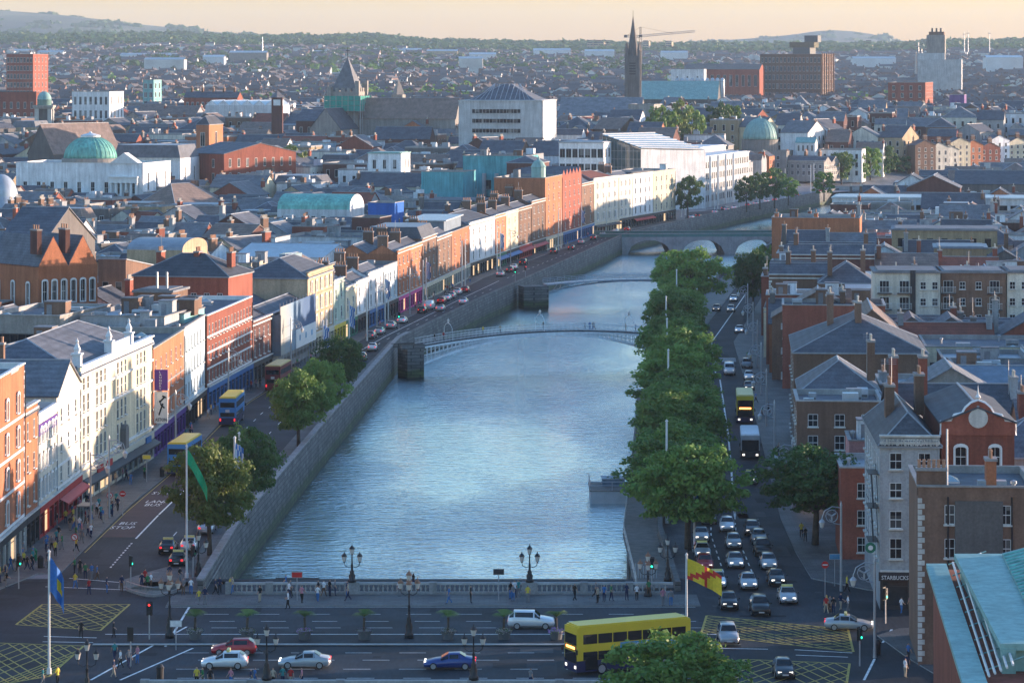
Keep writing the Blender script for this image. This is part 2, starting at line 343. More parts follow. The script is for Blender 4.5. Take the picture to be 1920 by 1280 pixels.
def terr(X, Y):
    if Y <= 1060: return 0.
    x = 960+X/Y*FP
    zr = CH+(HZ-pint(RIDGE, x))*6500/FP-11
    h1 = CH+(HZ-pint(HILL1, x))*9800/FP; h2 = CH+(HZ-pint(HILL2, x))*11500/FP
    fac = 1.
    if Y < 2200:
        fac = min(max((rl(Y)-X-22)/70, 0), 1) if X < (rl(Y)+rr(Y))/2 else min(max((X-rr(Y)-25)/130, 0), 1)*.6
        if Y > 1720: fac += (1-fac)*(Y-1720)/480
    return fac*pint([(1060,0),(1200,7),(1350,13),(1500,16),(1750,17),(2200,20),(2500,24),(3500,40),(5000,.25*40+.6*zr),(6500,zr),(8000,max(zr-25,40)),(9800,max(h1,zr-30)),(11500,max(h2,20)),(14500,20)], Y)
def strip(name, fl, fr, Ys, mat, zf=lambda X, Y: 0., nx=1, parent=None):
    mb = MB(); rows = []
    for Y in Ys:
        a, b = fl(Y), fr(Y); rows.append([(a+(b-a)*i/nx, Y, zf(a+(b-a)*i/nx, Y)) for i in range(nx+1)])
    mb.sweep(rows, 0, caps=False, closed=False); return mb.build(name, mat, parent)
Ys0 = [120,200,246,262,300,320]+list(range(335,1160,15))
Ysf = [1150,1180,1230,1290,1360,1450,1550,1720]
wl = lambda Y: -Y*.19-120
struct(strip('ground', wl, rl, Ys0+Ysf, 'felt', terr, 18))
struct(strip('ground', rr, lambda Y: max(Y*.19+120, rr(Y)+60), Ys0+Ysf, 'felt', terr, 12))
Yt = list(range(1720,3000,80))+list(range(3000,7000,200))+list(range(7000,14600,280))
struct(strip('terrain', lambda Y: -Y*.26-200, lambda Y: Y*.26+200, Yt, 'terrain', lambda X, Y: terr(X, Y)-.02, 90))
struct(strip('river', lambda Y: rl(Y)-1.5, lambda Y: rr(Y)+1.5, Ys0+Ysf, 'water', lambda X, Y: WZ))
# quay walls: face down to the river bed, parapet, coping stones
def quay_wall(label, f, side, y0, y1, par, th=.55):
    t = thing('quay_wall', label, 'wall')
    Y = [y0]+[p[1] for p in RL if y0 < p[1] < y1]+[y1]
    if par:
        Y = sorted(set(Y+list(np.arange(y0, y1, 20.))))
    mb = MB(); rows = []
    for y in Y:
        x = f(y); o = side*th; zt = par
        rows.append([(x-side*.25, y, WZ-1.5), (x, y, zt), (x+o, y, zt), (x+o, y, -.3)])
    mb.sweep(rows, 0, caps=True, closed=False); mb.build('masonry_face', 'quay_stone', t)
    return t
ql = quay_wall('long granite quay wall with green weed line on left bank', rl, -1, 310.5, 1720, 1.05)
qr = quay_wall('granite quay wall behind the boardwalk and trees on right bank', rr, 1, 310.5, 1720, 1.0)
struct(quay_wall('x', rl, -1, 120, 257, .0)); struct(quay_wall('x', rr, 1, 120, 257, .0))
for o in list(S.objects):
    if o.get('label') == 'x': o.name = 'river_bank'; del o['label']; del o['category']
cm = MB(); cm.box(-.12, 0, 0, .68, 2.16, .16); cme = cm.mesh('coping_stone', 'granite')
y = 311.
while y < 600:
    x = rl(y); a = math.atan2(rl(y+2)-x, 2.)
    o = ob('coping_stone', cme, ql, (x-.6, y, 1.05), -a); y += 2.2
# roads
la = lambda Y: lf(Y)+pint([(320,6.4),(372,6.2),(430,4.2),(520,3.6),(1060,3.2)], Y)
lb = lambda Y: rl(Y)-pint([(320,3.0),(450,3.4),(560,2.2),(1060,1.6)], Y)
YL = [318,335,350,372,395,415,442,470,490,511,540,562,591,620,656,696,730,769,815,865,915,969,1010,1060,1130]
ROADZ = .02
zr_ = lambda z: (lambda X, Y: z)
struct(strip('road', la, lb, YL, 'asphalt', zr_(ROADZ)))
struct(strip('road', lb and (lambda Y: rl(Y)-15), lambda Y: rl(Y)-2.0, [1130,1180,1250,1310,1360], 'asphalt', lambda X, Y: terr(X,Y)+.03))
ra = lambda Y: rr(Y)+pint([(312,2.2),(420,4.4),(600,6.5),(1000,6.5)], Y)
rb = lambda Y: rr(Y)+pint([(312,14.5),(420,14.2),(1000,14.0)], Y)
YR = [318,335,360,390,420,442,470,500,540,591,640,696,760,820,900,963]
struct(strip('road', ra, rb, YR, 'asphalt', zr_(ROADZ)))
# junctions and bridge carriageway as one sheet of asphalt
struct(strip('road', lambda Y: -90, lambda Y: 90, [150,200,258,290,318], 'asphalt', lambda X, Y: ROADZ))
# pavements with kerbs
def pavement(pts, h=.13, name='pavement', m='paving'):
    mb = MB(); mb.prism(pts, -.05, h, 1, 0); return struct(mb.build(name, [m, 'kerb']))
def ribbon(fl, fr, Ys, h=.13):
    pts = [(fr(Y), Y) for Y in Ys]+[(fl(Y), Y) for Y in reversed(Ys)]; return pavement(pts, h)
ribbon(lambda Y: lf(Y)-14, la, [321]+YL[1:])
ribbon(lambda Y: lf(Y)-14, lambda Y: -49.5+(Y-321)*.0-(321-Y)*.25, [296,306,321])
ribbon(lb, lambda Y: rl(Y)-.5, [331]+YL[2:])
pavement([(-36.5,310.4),(-31,310.4),(-31,331),(-33.6,331),(-38,322),(-40.4,316),(-40,312)])
ribbon(lambda Y: rr(Y)+.5, ra, YR)
ribbon(rb, lambda Y: rf(Y)+8, [322]+YR[1:])
pavement([(31,318),(36,311),(44,306),(60,304),(60,322),(31,322)])
pavement([(34.0,286),(36.5,289.5),(47,292),(60,292),(60,262),(38,262),(35.5,275)])
# bridge: far and near footways, stone balustrades with single balusters
pavement([(-34,301.8),(18.5,301.8),(18.5,308),(-34,308)], .14)
pavement([(-40,255),(25,255),(25,262.5),(-40,262.5)], .14)
pavement([(-38.5,281.4),(21,281.4),(21,286.3),(-38.5,286.3)], .12, 'median', 'asphalt')
mb = MB(); mb.box(-38.4,281.2,.1,20.9,281.75,.15); struct(mb.build('median_kerb', 'granite_pale'))
balp = [(.07,0),(.07,.06),(.05,.1),(.105,.24),(.115,.32),(.06,.5),(.05,.58),(.075,.64),(.075,.7)]
bm_ = MB(); bm_.lathe(balp, 8); bal_me = bm_.mesh('baluster', 'granite_pale', True)
def balustrade(label, y, xs, lamps):
    t = thing('stone_balustrade', label, 'balustrade', (0, y, 0))
    mb = MB(); mb.box(xs[0],-.28,.0,xs[-1],.28,.34); mb.build('plinth', 'granite', t)
    mb = MB(); mb.box(xs[0],-.25,1.06,xs[-1],.25,1.26); mb.build('handrail', 'granite_pale', t)
    mb = MB(); mb.box(xs[0],-.35,-6.2,xs[-1],.35,-.06); mb.build('fascia', 'granite', t)
    for a, b in zip(xs, xs[1:]):
        wide = 1.5 if any(abs(l-a) < .8 for l in lamps) else .75
        mb = MB(); mb.box(a-wide/2,-.33,.01,a+wide/2,.33,1.31); mb.build('pier', 'granite', t)
        n = int((b-a-1.2)/.46); s = (b-a-1.0)/n
        for i in range(n): ob('baluster', bal_me, t, (a+.5+s*(i+.5)+.0, 0, .345))
    return t
far_x = [xat(p, 308.4) for p in (430,505,660,812,993,1095,1180,1262)]
balustrade('pale stone balustrade along the far edge of the wide bridge', 308.4, far_x, [far_x[2], far_x[4]])
balustrade('pale stone balustrade along the bottom edge of the photo', 259.4, [-31,-22,-14.5,-3.4,4,11,17], [])
# road paint
def quadline(mb, p, q, w, z=.045):
    p = Vector((p[0], p[1], z)); q = Vector((q[0], q[1], z)); d = (q-p).normalized(); n = Vector((-d.y, d.x, 0))*w/2
    mb.poly([p-n, q-n, q+n, p+n])
wm, ym = MB(), MB()
for yy in (266.3,270.3,274.4,277.8,290.2,293.6,297.4):
    x = -30+random.random()*3
    while x < 17: quadline(wm, (x,yy), (x+2.4,yy), .13); x += 4.9
quadline(wm, (-38,286.9), (20,286.9), .22); quadline(wm, (-34,301.3), (18,301.3), .12)
def box_junction(cs, n):
    for a, b in zip(cs, cs[1:]+cs[:1]): quadline(ym, a, b, .22)
    A, B, C, D = [Vector(c) for c in cs]
    for i in range(1, n):
        t = i/n
        quadline(ym, lerp(A,B,t), lerp(A,D,t), .15); quadline(ym, lerp(B,C,t), lerp(D,C,t), .15)
        quadline(ym, lerp(B,A,t), lerp(B,C,t), .15); quadline(ym, lerp(A,D,t), lerp(D,C,t), .15) if False else None
        quadline(ym, lerp(D,A,1-t), lerp(D,C,1-t), .15) if False else quadline(ym, lerp(A,D,t), lerp(C,D,t), .15)
def g2(px, py): v = gp(px, py); return (v.x, v.y)
box_junction([g2(30,1171), g2(188,1182), g2(243,1133), g2(80,1133)], 7)
box_junction([g2(-40,1290), g2(92,1268), g2(157,1211), g2(-10,1205)], 7)
box_junction([g2(1314,1190), g2(1600,1222), g2(1590,1180), g2(1325,1154)], 8)
box_junction([g2(1395,1236), g2(1330,1330), g2(1580,1330), g2(1593,1244)], 7)
for a, b in (((85,1100),(240,1106)),((130,1084),(250,1094)),((82,1193),(262,1198)),((80,1203),(262,1206)),((170,1275),(350,1175)),((225,1275),(362,1215)),((310,1212),(355,1138)),((1330,1215),(1440,1217)),((1490,1218),(1598,1224)),((1492,1228),(1590,1232)),((1620,1275),(1640,1235)),((1655,1205),(1672,1180))):
    quadline(wm, g2(*a), g2(*b), .22)
# worn patches and covers in the asphalt
pt = MB(); rq = random.Random(4)
for i in range(46):
    x, y = rq.uniform(-55,34), rq.uniform(262,318); w, d = rq.choice(((2.2,1.4),(4.5,.8),(.7,.7),(.7,.7),(3,2.2),(.6,5.5)))
    pt.poly([(x,y,.034),(x+w,y+rq.uniform(-.2,.2),.034),(x+w,y+d,.034),(x,y+d,.034)], rq.choice((0,0,1)))
for i in range(60):
    y = rq.uniform(320,560); f = rq.random(); x = la(y)+.8+f*(lb(y)-la(y)-3) if i%2 else ra(y)+.6+f*(rb(y)-ra(y)-2.4); w, d = rq.choice(((1.2,4),(.7,.8),(.7,.8),(2,7)))
    pt.poly([(x,y,.034),(x+w,y,.034),(x+w,y+d,.034),(x,y+d,.034)], rq.choice((0,0,1)))
struct(pt.build('road_patch', ['tar','tar_pale']))
# left quay: lane lines and lettering
def along(f, off, y0, y1, dash, gap, w, mb=wm):
    y = y0
    while y < y1:
        e = min(y+dash, y1); quadline(mb, (f(y)+off(y), y), (f(e)+off(e), e), w); y += dash+gap
mid = lambda k: (lambda Y: k*(lb(Y)-la(Y)))
along(la, mid(.36), 325, 342, .8, .8, .2); along(la, mid(.36), 345, 400, 18, .5, .22); along(la, mid(.36), 405, 560, 3, 6, .13)
along(la, mid(.68), 335, 560, 3, 9, .13); along(la, mid(.5), 575, 760, 30, .4, .16); along(la, mid(.55), 770, 1050, 3, 5, .14)
along(la, mid(.75), 575, 740, 3, 8, .12)
along(la, lambda Y: .35, 335, 560, 30, .3, .1, ym)
# right quay lanes
for k in (.27,.52,.76): along(ra, (lambda k: lambda Y: k*(rb(Y)-ra(Y)))(k), 322, 360 if k != .52 else 380, 2, 2.2, .14)
along(ra, lambda Y: .52*(rb(Y)-ra(Y)), 362, 520, 40, .2, .24); along(ra, lambda Y: .45*(rb(Y)-ra(Y)), 530, 760, 30, .3, .22)
for i in range(7): yy = 552+i*1.1; quadline(wm, (ra(yy)+1,yy), (rb(yy)-.5,yy), .45)
for d, m in ((wm, 'line_white'), (ym, 'line_yellow')): struct(d.build('road_marking', m))
def road_text(body, px, py, size, ang):
    mb, w = text_mb(body, size, .0); c = gp(px, py)
    M = Matrix.Translation((c.x, c.y, .06)) @ Matrix.Rotation(ang, 4, 'Z') @ Matrix.Translation((-w/2,0,0)) @ Matrix(((1,0,0,0),(0,0,2.6,0),(0,1,0,0),(0,0,0,1)))
    mb.v = [tuple(M @ Vector(p)) for p in mb.v]; struct(mb.build('road_marking', 'line_white'))
for b, x, y_ in (('BUS', 236, 984), ('STOP', 226, 992), ('LANA', 293, 943), ('BUS', 283, 949), ('BUS', 312, 921), ('STOP', 303, 927)): road_text(b, x, y_, 1.15, -.06)
rl_ = MB()
rows = [[(la(Y)+.4, Y, .035), (la(Y)+mid(.34)(Y), Y, .035)] for Y in (346,360,380,400,415,440)]
rl_.sweep(rows, 0, caps=False, closed=False); struct(rl_.build('road_marking', 'red_lane'))
# ---------------------------------------------------------------- buildings
WC = {}
def win_mesh(w, h, wt, single):
    w, h = round(w*10)/10, round(h*10)/10; k = (w, h, wt, single)
    if k in WC: return WC[k]
    fm = {'sash':'frame_white','arch':'frame_white','plain':'frame_grey','dark':'frame_dark','grid':'frame_white','green':'shop_green','strip':'frame_dark'}[wt]
    f = MB(); b = .06 if w < 2 else .09
    f.box(0,-.02,0,b,.05,h); f.box(w-b,-.02,0,w,.05,h); f.box(b,-.05,0,w-b,.05,b); f.box(b,-.05,h-b,w-b,.05,h)
    if wt in ('sash','arch','green'): f.box(b,-.04,h*.5-.035,w-b,.04,h*.5+.035); f.box(w/2-.02,-.03,b,w/2+.02,.03,h-b)
    elif wt == 'grid':
        for i in (1,2): f.box(w*i/3-.025,-.03,b,w*i/3+.025,.03,h-b)
        f.box(b,-.03,h*.45-.03,w-b,.03,h*.45+.03)
    elif w > 1.6:
        n = max(2, round(w/1.2))
        for i in range(1, n): f.box(w*i/n-.03,-.03,b,w*i/n+.03,.03,h-b)
    if wt != 'strip': f.box(-.1,-.3,-.14,w+.1,.02,0, 1)
    if wt == 'arch':                              # proud surround with a curved head
        pts = [(-.18,-.1),(-.18,h-.1)]+[(w/2-(w/2+.18)*math.cos(a), h-.1+.42*math.sin(a)) for a in [math.pi*i/6 for i in range(1,6)]]+[(w+.18,h-.1),(w+.18,-.1),(w,-.1),(w,h-.25)]+[(w/2+(w/2)*math.cos(a), h-.25+.25*math.sin(a)) for a in [math.pi*i/6 for i in range(1,6)]]+[(0,h-.25),(0,-.1)]
        n = len(pts); f.sweep([[(x,-.27,z) for x,z in pts],[(x,-.16,z) for x,z in pts]], 1, caps=True)
    mats = [fm, 'trim' if wt != 'arch' else 'trim_white']
    p = MB(); p.poly([(b*.5,.01,b*.5),(w-b*.5,.01,b*.5),(w-b*.5,.01,h-b*.5),(b*.5,.01,h-b*.5)])
    if single: f.add(p, m=2); mats.append('pane'); r = (f.mesh('window', mats), None)
    else: r = (f.mesh('window', mats), p.mesh('pane', 'pane'))
    WC[k] = r; return r
def wallface(mb, o, u, w, z0, z1, ops, nrm, dep=.09):
    o = Vector(o); u = Vector(u); n = Vector(nrm)
    P = lambda x, z, d=0.: tuple(o+u*x-n*d+Vector((0,0,z)))
    xs = sorted({0., w, *[a for q in ops for a in q[:2]]}); zs = sorted({z0, z1, *[a for q in ops for a in q[2:]]})
    for i in range(len(zs)-1):
        zc = (zs[i]+zs[i+1])/2; row = [q for q in ops if q[2] < zc < q[3]]
        if not row: mb.poly([P(0,zs[i]),P(w,zs[i]),P(w,zs[i+1]),P(0,zs[i+1])]); continue
        for j in range(len(xs)-1):
            xc = (xs[j]+xs[j+1])/2
            if any(q[0] < xc < q[1] for q in row): continue
            mb.poly([P(xs[j],zs[i]),P(xs[j+1],zs[i]),P(xs[j+1],zs[i+1]),P(xs[j],zs[i+1])])
    for a, b, c, d in ops:
        mb.poly([P(a,c),P(a,c,dep),P(a,d,dep),P(a,d)]); mb.poly([P(b,c),P(b,d),P(b,d,dep),P(b,c,dep)])
        mb.poly([P(a,d),P(a,d,dep),P(b,d,dep),P(b,d)]); mb.poly([P(a,c),P(b,c),P(b,c,dep),P(a,c,dep)])
def openings(w, h, fl, bays, win, gf, top=.9, marg=None, vary=True):
    if not bays or not fl: return []
    if gf > h*.5 and h-gf-top < 2.2: gf = max(.8, h-top-3.2)
    fl = max(1, min(fl, int((h-gf-top)/2.55)))
    fh = (h-gf-top)/max(fl,1) if fl else 0; out = []
    ww = win[0]; m = marg if marg is not None else max(.35, (w-bays*ww)/(bays+1)*.8); m = min(m, .5*(w-ww)) if bays > 1 else (w-ww)/2
    if m < .12: ww = (w-.25)/bays*.7; m = .12
    for k in range(fl):
        hh = min(win[1]*(1-(.13*k if vary else 0)), fh-.75)
        if hh < fh*.5: hh = fh*.56
        z = gf+fh*k+(fh-hh)*.45
        for i in range(bays):
            x = m+(w-2*m-ww)*i/max(1,bays-1) if bays > 1 else m
            out.append((x, x+ww, z, z+hh))
    return out
def put_windows(root, ops, o, u, nrm, wt, det, dep=.09):
    o = Vector(o); u = Vector(u); n = Vector(nrm); rz = math.atan2(u.y, u.x)
    for a, b, c, d in ops:
        fm, pm = win_mesh(b-a, d-c, wt, det < 2)
        q = ob('window', fm, root, tuple(o+u*a-n*(dep-.06)+Vector((0,0,c))), rz)
        if pm: ob('pane', pm, q)
def chimney_mb(w=2.2, d=.9, h=2.4, pots=4, m=(0,1,2)):
    mb = MB(); mb.box(-w/2,-d/2,0,w/2,d/2,h,0); mb.box(-w/2-.1,-d/2-.1,h-.02,w/2+.1,d/2+.1,h+.22,1)
    for i in range(pots):
        x = -w/2+w*(i+.5)/pots; mb.lathe([(.15,h+.2),(.13,h+.8),(.17,h+.82),(.16,h+.95)], 6, (x,0,0), m[2])
    return mb
CC = {}
def chimney(root, x, y, z, h, along_y=True, w=2.2, pots=4, wall='brick_brown', pot='pot'):
    k = (round(h,1), w, pots, wall, pot)
    if k not in CC: CC[k] = chimney_mb(w, .9, round(h,1), pots).mesh('chimney', [wall, 'coping', pot])
    return ob('chimney', CC[k], root, (x, y, z), R(90) if along_y else 0)
def roof_mb(kind, w, d, h, rh, ov=.25, dorm=0):
    mb = MB(); t = .18
    def slab(a, b, c, e):                         # sloping quad with thickness
        mb.sweep([[a,b,c,e],[(p[0],p[1],p[2]-t) for p in (a,b,c,e)]], 0, caps=True)
    if kind == 'gx':
        slab((-ov,-ov,h),(w+ov,-ov,h),(w+ov,d/2,h+rh),(-ov,d/2,h+rh)); slab((-ov,d/2,h+rh),(w+ov,d/2,h+rh),(w+ov,d+ov,h),(-ov,d+ov,h))
        mb.box(-ov,d/2-.12,h+rh-.04,w+ov,d/2+.12,h+rh+.1,1)
    elif kind == 'gy':
        slab((-ov,-ov,h),(w/2,-ov,h+rh),(w/2,d+ov,h+rh),(-ov,d+ov,h)); slab((w/2,-ov,h+rh),(w+ov,-ov,h),(w+ov,d+ov,h),(w/2,d+ov,h+rh))
        mb.box(w/2-.12,-ov,h+rh-.04,w/2+.12,d+ov,h+rh+.1,1)
    elif kind == 'M':
        for k in (0,1):
            y0 = d*k/2; slab((0,y0,h),(w,y0,h),(w,y0+d/4,h+rh),(0,y0+d/4,h+rh)); slab((0,y0+d/4,h+rh),(w,y0+d/4,h+rh),(w,y0+d/2,h),(0,y0+d/2,h))
            mb.poly([(0,y0,h),(0,y0+d/4,h+rh),(0,y0+d/2,h)],2); mb.poly([(w,y0,h),(w,y0+d/4,h+rh),(w,y0+d/2,h)],2)
            mb.box(0,y0+d/4-.1,h+rh-.03,w,y0+d/4+.1,h+rh+.1,1)
    elif kind == 'N':                             # several cross gables side by side
        n = max(2, round(w/6))
        for k in range(n):
            x0 = w*k/n; x1 = w*(k+1)/n; xm = (x0+x1)/2
            slab((x0,0,h),(xm,0,h+rh),(xm,d,h+rh),(x0,d,h)); slab((xm,0,h+rh),(x1,0,h),(x1,d,h),(xm,d,h+rh)); mb.poly([(x0,0,h),(x1,0,h),(xm,0,h+rh)],2); mb.poly([(x0,d,h),(x1,d,h),(xm,d,h+rh)],2)
    elif kind in ('hip','pyr'):
        i = min(w,d)/2*(1 if kind == 'pyr' else .9)
        a,b,c,e = (-ov,-ov,h),(w+ov,-ov,h),(w+ov,d+ov,h),(-ov,d+ov,h)
        if w >= d: p,q = (i,d/2,h+rh),(w-i,d/2,h+rh)
        else: p,q = (w/2,i,h+rh),(w/2,d-i,h+rh)
        if w >= d: mb.poly([a,b,q,p]); mb.poly([b,c,q]); mb.poly([c,e,p,q]); mb.poly([e,a,p])
        else: mb.poly([a,b,p]); mb.poly([b,c,q,p]); mb.poly([c,e,q]); mb.poly([e,a,p,q])
        mb.box(-ov,-ov,h-.2,w+ov,d+ov,h-.01,1)
        for s, f in ((a,p),(b,q if w>=d else p),(c,q),(e,p if w>=d else q),(p,q)): mb.tube([s,f], .1, 4, 1)
    elif kind == 'mans':
        i = 1.3; a = [(0,0),(w,0),(w,d),(0,d)]; b = [(i,i),(w-i,i),(w-i,d-i),(i,d-i)]
        for k in range(4):
            l = (k+1)%4; mb.poly([(*a[k],h),(*a[l],h),(*b[l],h+rh),(*b[k],h+rh)])
        mb.poly([(*p,h+rh) for p in b],1)
    elif kind == 'flat':
        mb.box(.3,.3,h-.9,w-.3,d-.3,h-.55)
    elif kind == 'slab':
        mb.box(-.3,-.3,h,w+.3,d+.3,h+.35); mb.box(.6,.6,h+.35,w-.6,d-.6,h+.5,1)
    elif kind == 'barrel':
        n = 12; secs = []
        for k in range(n+1):
            a = math.pi*k/n; secs.append([(x, d/2-d/2*math.cos(a), h+rh*math.sin(a)) for x in (0,w)])
        mb.sweep(secs, 0, caps=False, closed=False)
        for x in (0,w): mb.poly([(x,d/2-d/2*math.cos(math.pi*k/n),h+rh*math.sin(math.pi*k/n)) for k in range(n+1)],2)
    elif kind == 'shed':
        slab((-ov,-ov,h+rh),(w+ov,-ov,h+rh),(w+ov,d+ov,h),(-ov,d+ov,h))
    return mb
rndb = random.Random(11)
def clutter(root, w, d, h, n, mats=('felt_pale','render_grey','metal_roof','lead')):
    for i in range(n):
        k = rndb.random(); a = rndb.uniform(.8,2.6); b = rndb.uniform(.8,2.2); x = rndb.uniform(.6,max(.7,w-a-.6)); y = rndb.uniform(.6,max(.7,d-b-.6)); m = rndb.choice(mats)
        if x+a > w-.4 or y+b > d-.4: continue
        mb = MB()
        if k < .35: mb.box(x,y,h,x+a,y+b,h+rndb.uniform(.5,1.5)); mb.box(x+.1,y-.04,h+.15,x+a-.1,y,h+.45,1); mb.build('plant_unit', [m,'steel_dark'], root)
        elif k < .6:
            mb.box(x,y,h,x+a,y+b,h+.2,1); mb.poly([(x,y,h+.2),(x+a,y,h+.2),(x+a/2,y+b/2,h+.7)]); mb.poly([(x+a,y,h+.2),(x+a,y+b,h+.2),(x+a/2,y+b/2,h+.7)]); mb.poly([(x+a,y+b,h+.2),(x,y+b,h+.2),(x+a/2,y+b/2,h+.7)]); mb.poly([(x,y+b,h+.2),(x,y,h+.2),(x+a/2,y+b/2,h+.7)])
            mb.build('roof_light', ['glass_roof','frame_white'], root)
        elif k < .8: mb.lathe([(.16,h),(.16,h+.7),(.28,h+.72),(.28,h+.95),(.05,h+1.05)], 8, (x,y,0)); mb.build('vent_pipe', 'steel', root)
        else: mb.box(x,y,h,x+a+1,y+b+.6,h+2.3); mb.box(x-.1,y-.1,h+2.3,x+a+1.1,y+b+.7,h+2.45,1); mb.box(x+.4,y-.05,h,x+1.2,y,h+1.9,1); mb.build('stair_housing', [rndb.choice(('render_grey','white_wall','brick_brown')),'felt'], root)
DONE = []                                          # footprints: centre, radius, rectangle
def foot(A, B, depth):
    d = (B-A); n = Vector((-d.y, d.x)).normalized()*depth
    return [A, B, B+n, A+n]
def overlap(P, Q):
    for S_ in (P, Q):
        for i in range(4):
            e = S_[(i+1)%4]-S_[i]; n = Vector((-e.y, e.x)); a = [n.dot(p) for p in P]; b = [n.dot(p) for p in Q]; tol = n.length*.35
            if max(a) <= min(b)+tol or max(b) <= min(a)+tol: return False
    return True
def building(name, A, B, depth, h, wall='brick_red', roof='gx', rh=2.6, roofm='slate', fl=3, bays=3, win=(1.05,1.9), shop=None, sl=0, sr=0, chim=(), det=1,
             z0=0., label=None, cat='building', group=None, gf=None, wt='sash', par=0., trim='trim', cornice=True, clut=0, fas=None, top=.9, ops=None, sw='', pot='pot', quoin=None, sfl=None, chw='brick_brown', vary=True, bands=0):
    A = Vector(A[:2]); B = Vector(B[:2]); d = B-A; w = d.length; rz = math.atan2(d.y, d.x)
    t = ob(name, None, None, (A.x, A.y, z0), rz)
    if label: t['label'] = label
    t['category'] = cat
    if group: t['group'] = group
    DONE.append(foot(A, B, depth))
    gf = gf if gf is not None else (4.1 if shop else .8); he = h-par
    fo = ops if ops is not None else openings(w, h, fl, bays, win, gf, top, vary=vary)
    sf = fl if sfl is None else sfl
    fL = openings(depth, he, sf, sl, win, .8 if not shop else 4.1, .7, vary=vary); fR = openings(depth, he, sf, sr, win, .8 if not shop else 4.1, .7, vary=vary)
    mb = MB()
    sides = (((0,0,0),(1,0,0),w,fo,(0,-1,0),h), ((w,0,0),(0,1,0),depth,fR,(1,0,0),h if roof in ('flat',) else he), ((w,depth,0),(-1,0,0),w,[],(0,1,0),h if roof in ('flat',) else he), ((0,depth,0),(0,-1,0),depth,fL,(-1,0,0),h if roof in ('flat',) else he))
    for o, u, ww, op, n, hh in sides: wallface(mb, o, u, ww, -1.5, hh, op if det else [], n)
    if roof == 'gx':
        for x in (0,w): mb.poly([(x,0,he),(x,depth,he),(x,depth/2,he+rh-.1)])
    if roof == 'gy':
        for y in (0,depth): mb.poly([(0,y,he),(w,y,he),(w/2,y,he+rh-.1)])
    if roof == 'shed':
        mb.poly([(0,0,he),(w,0,he),(w,0,he+rh),(0,0,he+rh)])
        for x in (0,w): mb.poly([(x,0,he),(x,depth,he),(x,0,he+rh)])
    wo = mb.build('wall', wall, t)
    if par and roof != 'flat':
        q = MB(); q.box(0,.02,he-.01,w,.32,h-.01); q.build('parapet', wall, t)
    if roof == 'flat': 
        q = MB(); c = .12
        for b_ in ((-c,-c,w+c,.3),(-c,depth-.3,w+c,depth+c),(-c,.3,.3,depth-.3),(w-.3,.3,w+c,depth-.3)): q.box(b_[0],b_[1],h-.02,b_[2],b_[3],h+.14)
        for b_ in ((.02,.02,w-.02,.28),(.02,depth-.28,w-.02,depth-.02),(.02,.28,.28,depth-.28),(w-.28,.28,w-.02,depth-.28)): q.box(b_[0],b_[1],h-1.,b_[2],b_[3],h-.03)
        q.build('coping', trim if trim != 'trim' else 'coping', t)
    elif cornice and (par or roof in ('mans','M')):
        q = MB(); q.box(-.05,-.3,h-.02,w+.05,.36,h+.16); q.box(-.02,-.18,h-.75,w+.02,-.003,h-.5); q.build('cornice', trim, t)
    ro = roof_mb(roof, w, depth, he, rh).build('roof', [roofm, 'lead' if roof != 'slab' else roofm, wall], t)
    if det:
        for (o, u, ww, op, n, hh) in sides:
            if op: put_windows(t, op, o, u, n, wt, det)
    else:
        f, p = MB(), MB()
        for (o, u, ww, op, n, hh) in sides:
            o = Vector(o); u = Vector(u); n = Vector(n)
            for a, b, c, e in op:
                Q = lambda x, z, k: tuple(o+u*x+n*k+Vector((0,0,z)))
                for (x0,x1,z0_,z1_) in ((a-.1,b+.1,c-.16,c),(a-.1,b+.1,e,e+.12),(a-.1,a,c,e),(b,b+.1,c,e),((a+b)/2-.04,(a+b)/2+.04,c,e)): f.poly([Q(x0,z0_,.05),Q(x1,z0_,.05),Q(x1,z1_,.05),Q(x0,z1_,.05)])
                p.poly([Q(a,c,.02),Q(b,c,.02),Q(b,e,.02),Q(a,e,.02)],1)
        f.add(p)
        if f.v: stuff(f.build('window_row', ['frame_white' if wt in ('sash','arch','grid') else 'frame_grey','pane'], t))
    for c in chim:
        fx, fy = c[0], c[1]; hh = c[2] if len(c) > 2 else 1.8; yy = fy*depth
        if roof == 'gx': zr = he+rh*(1-abs(2*fy-1))
        elif roof == 'gy': zr = he+rh*(1-abs(2*fx-1))
        elif roof == 'M': zr = he+rh*(1-abs(2*((fy*2)%1)-1))
        elif roof == 'flat': zr = h-.6
        else: zr = he+rh*.5
        extra = he+rh-zr if roof not in ('flat',) else 0
        chimney(ro, min(max(fx*w,.5),w-.5), min(max(yy,1.),depth-1), zr-.5, hh+.5+extra, True, pots=c[3] if len(c) > 3 else 4, wall=chw, pot=pot)
    if clut: clutter(t, w, depth, h-.55 if roof == 'flat' else h+.5, clut)
    if bands:
        q = MB(); fh = (h-gf-top)/fl
        for k in range(bands): q.box(-.02,-.09,gf+fh*k-.1,w+.02,-.003,gf+fh*k+.18)
        q.build('string_course', trim, t)
    if quoin:
        for xx in quoin:
            z = .4; k = 0; x0 = 0 if xx == 0 else w
            while z < h-1:
                q_ = .55 if k%2 else .32; k += 1; m_ = MB(); a, b = (0-.05,q_) if xx == 0 else (-q_,.05)
                m_.box(x0+a,-.06,z,x0+b,.1,z+.42); m_.build('quoin', trim, t); z += .5
    if shop:
        shopfront(t, w, shop, fas)
        m = MB(); m.tube([(w-.15,-.12,.2),(w-.15,-.12,h-.9)], .07, 5); m.build('downpipe', rndb.choice(('iron_black','frame_grey')), t)
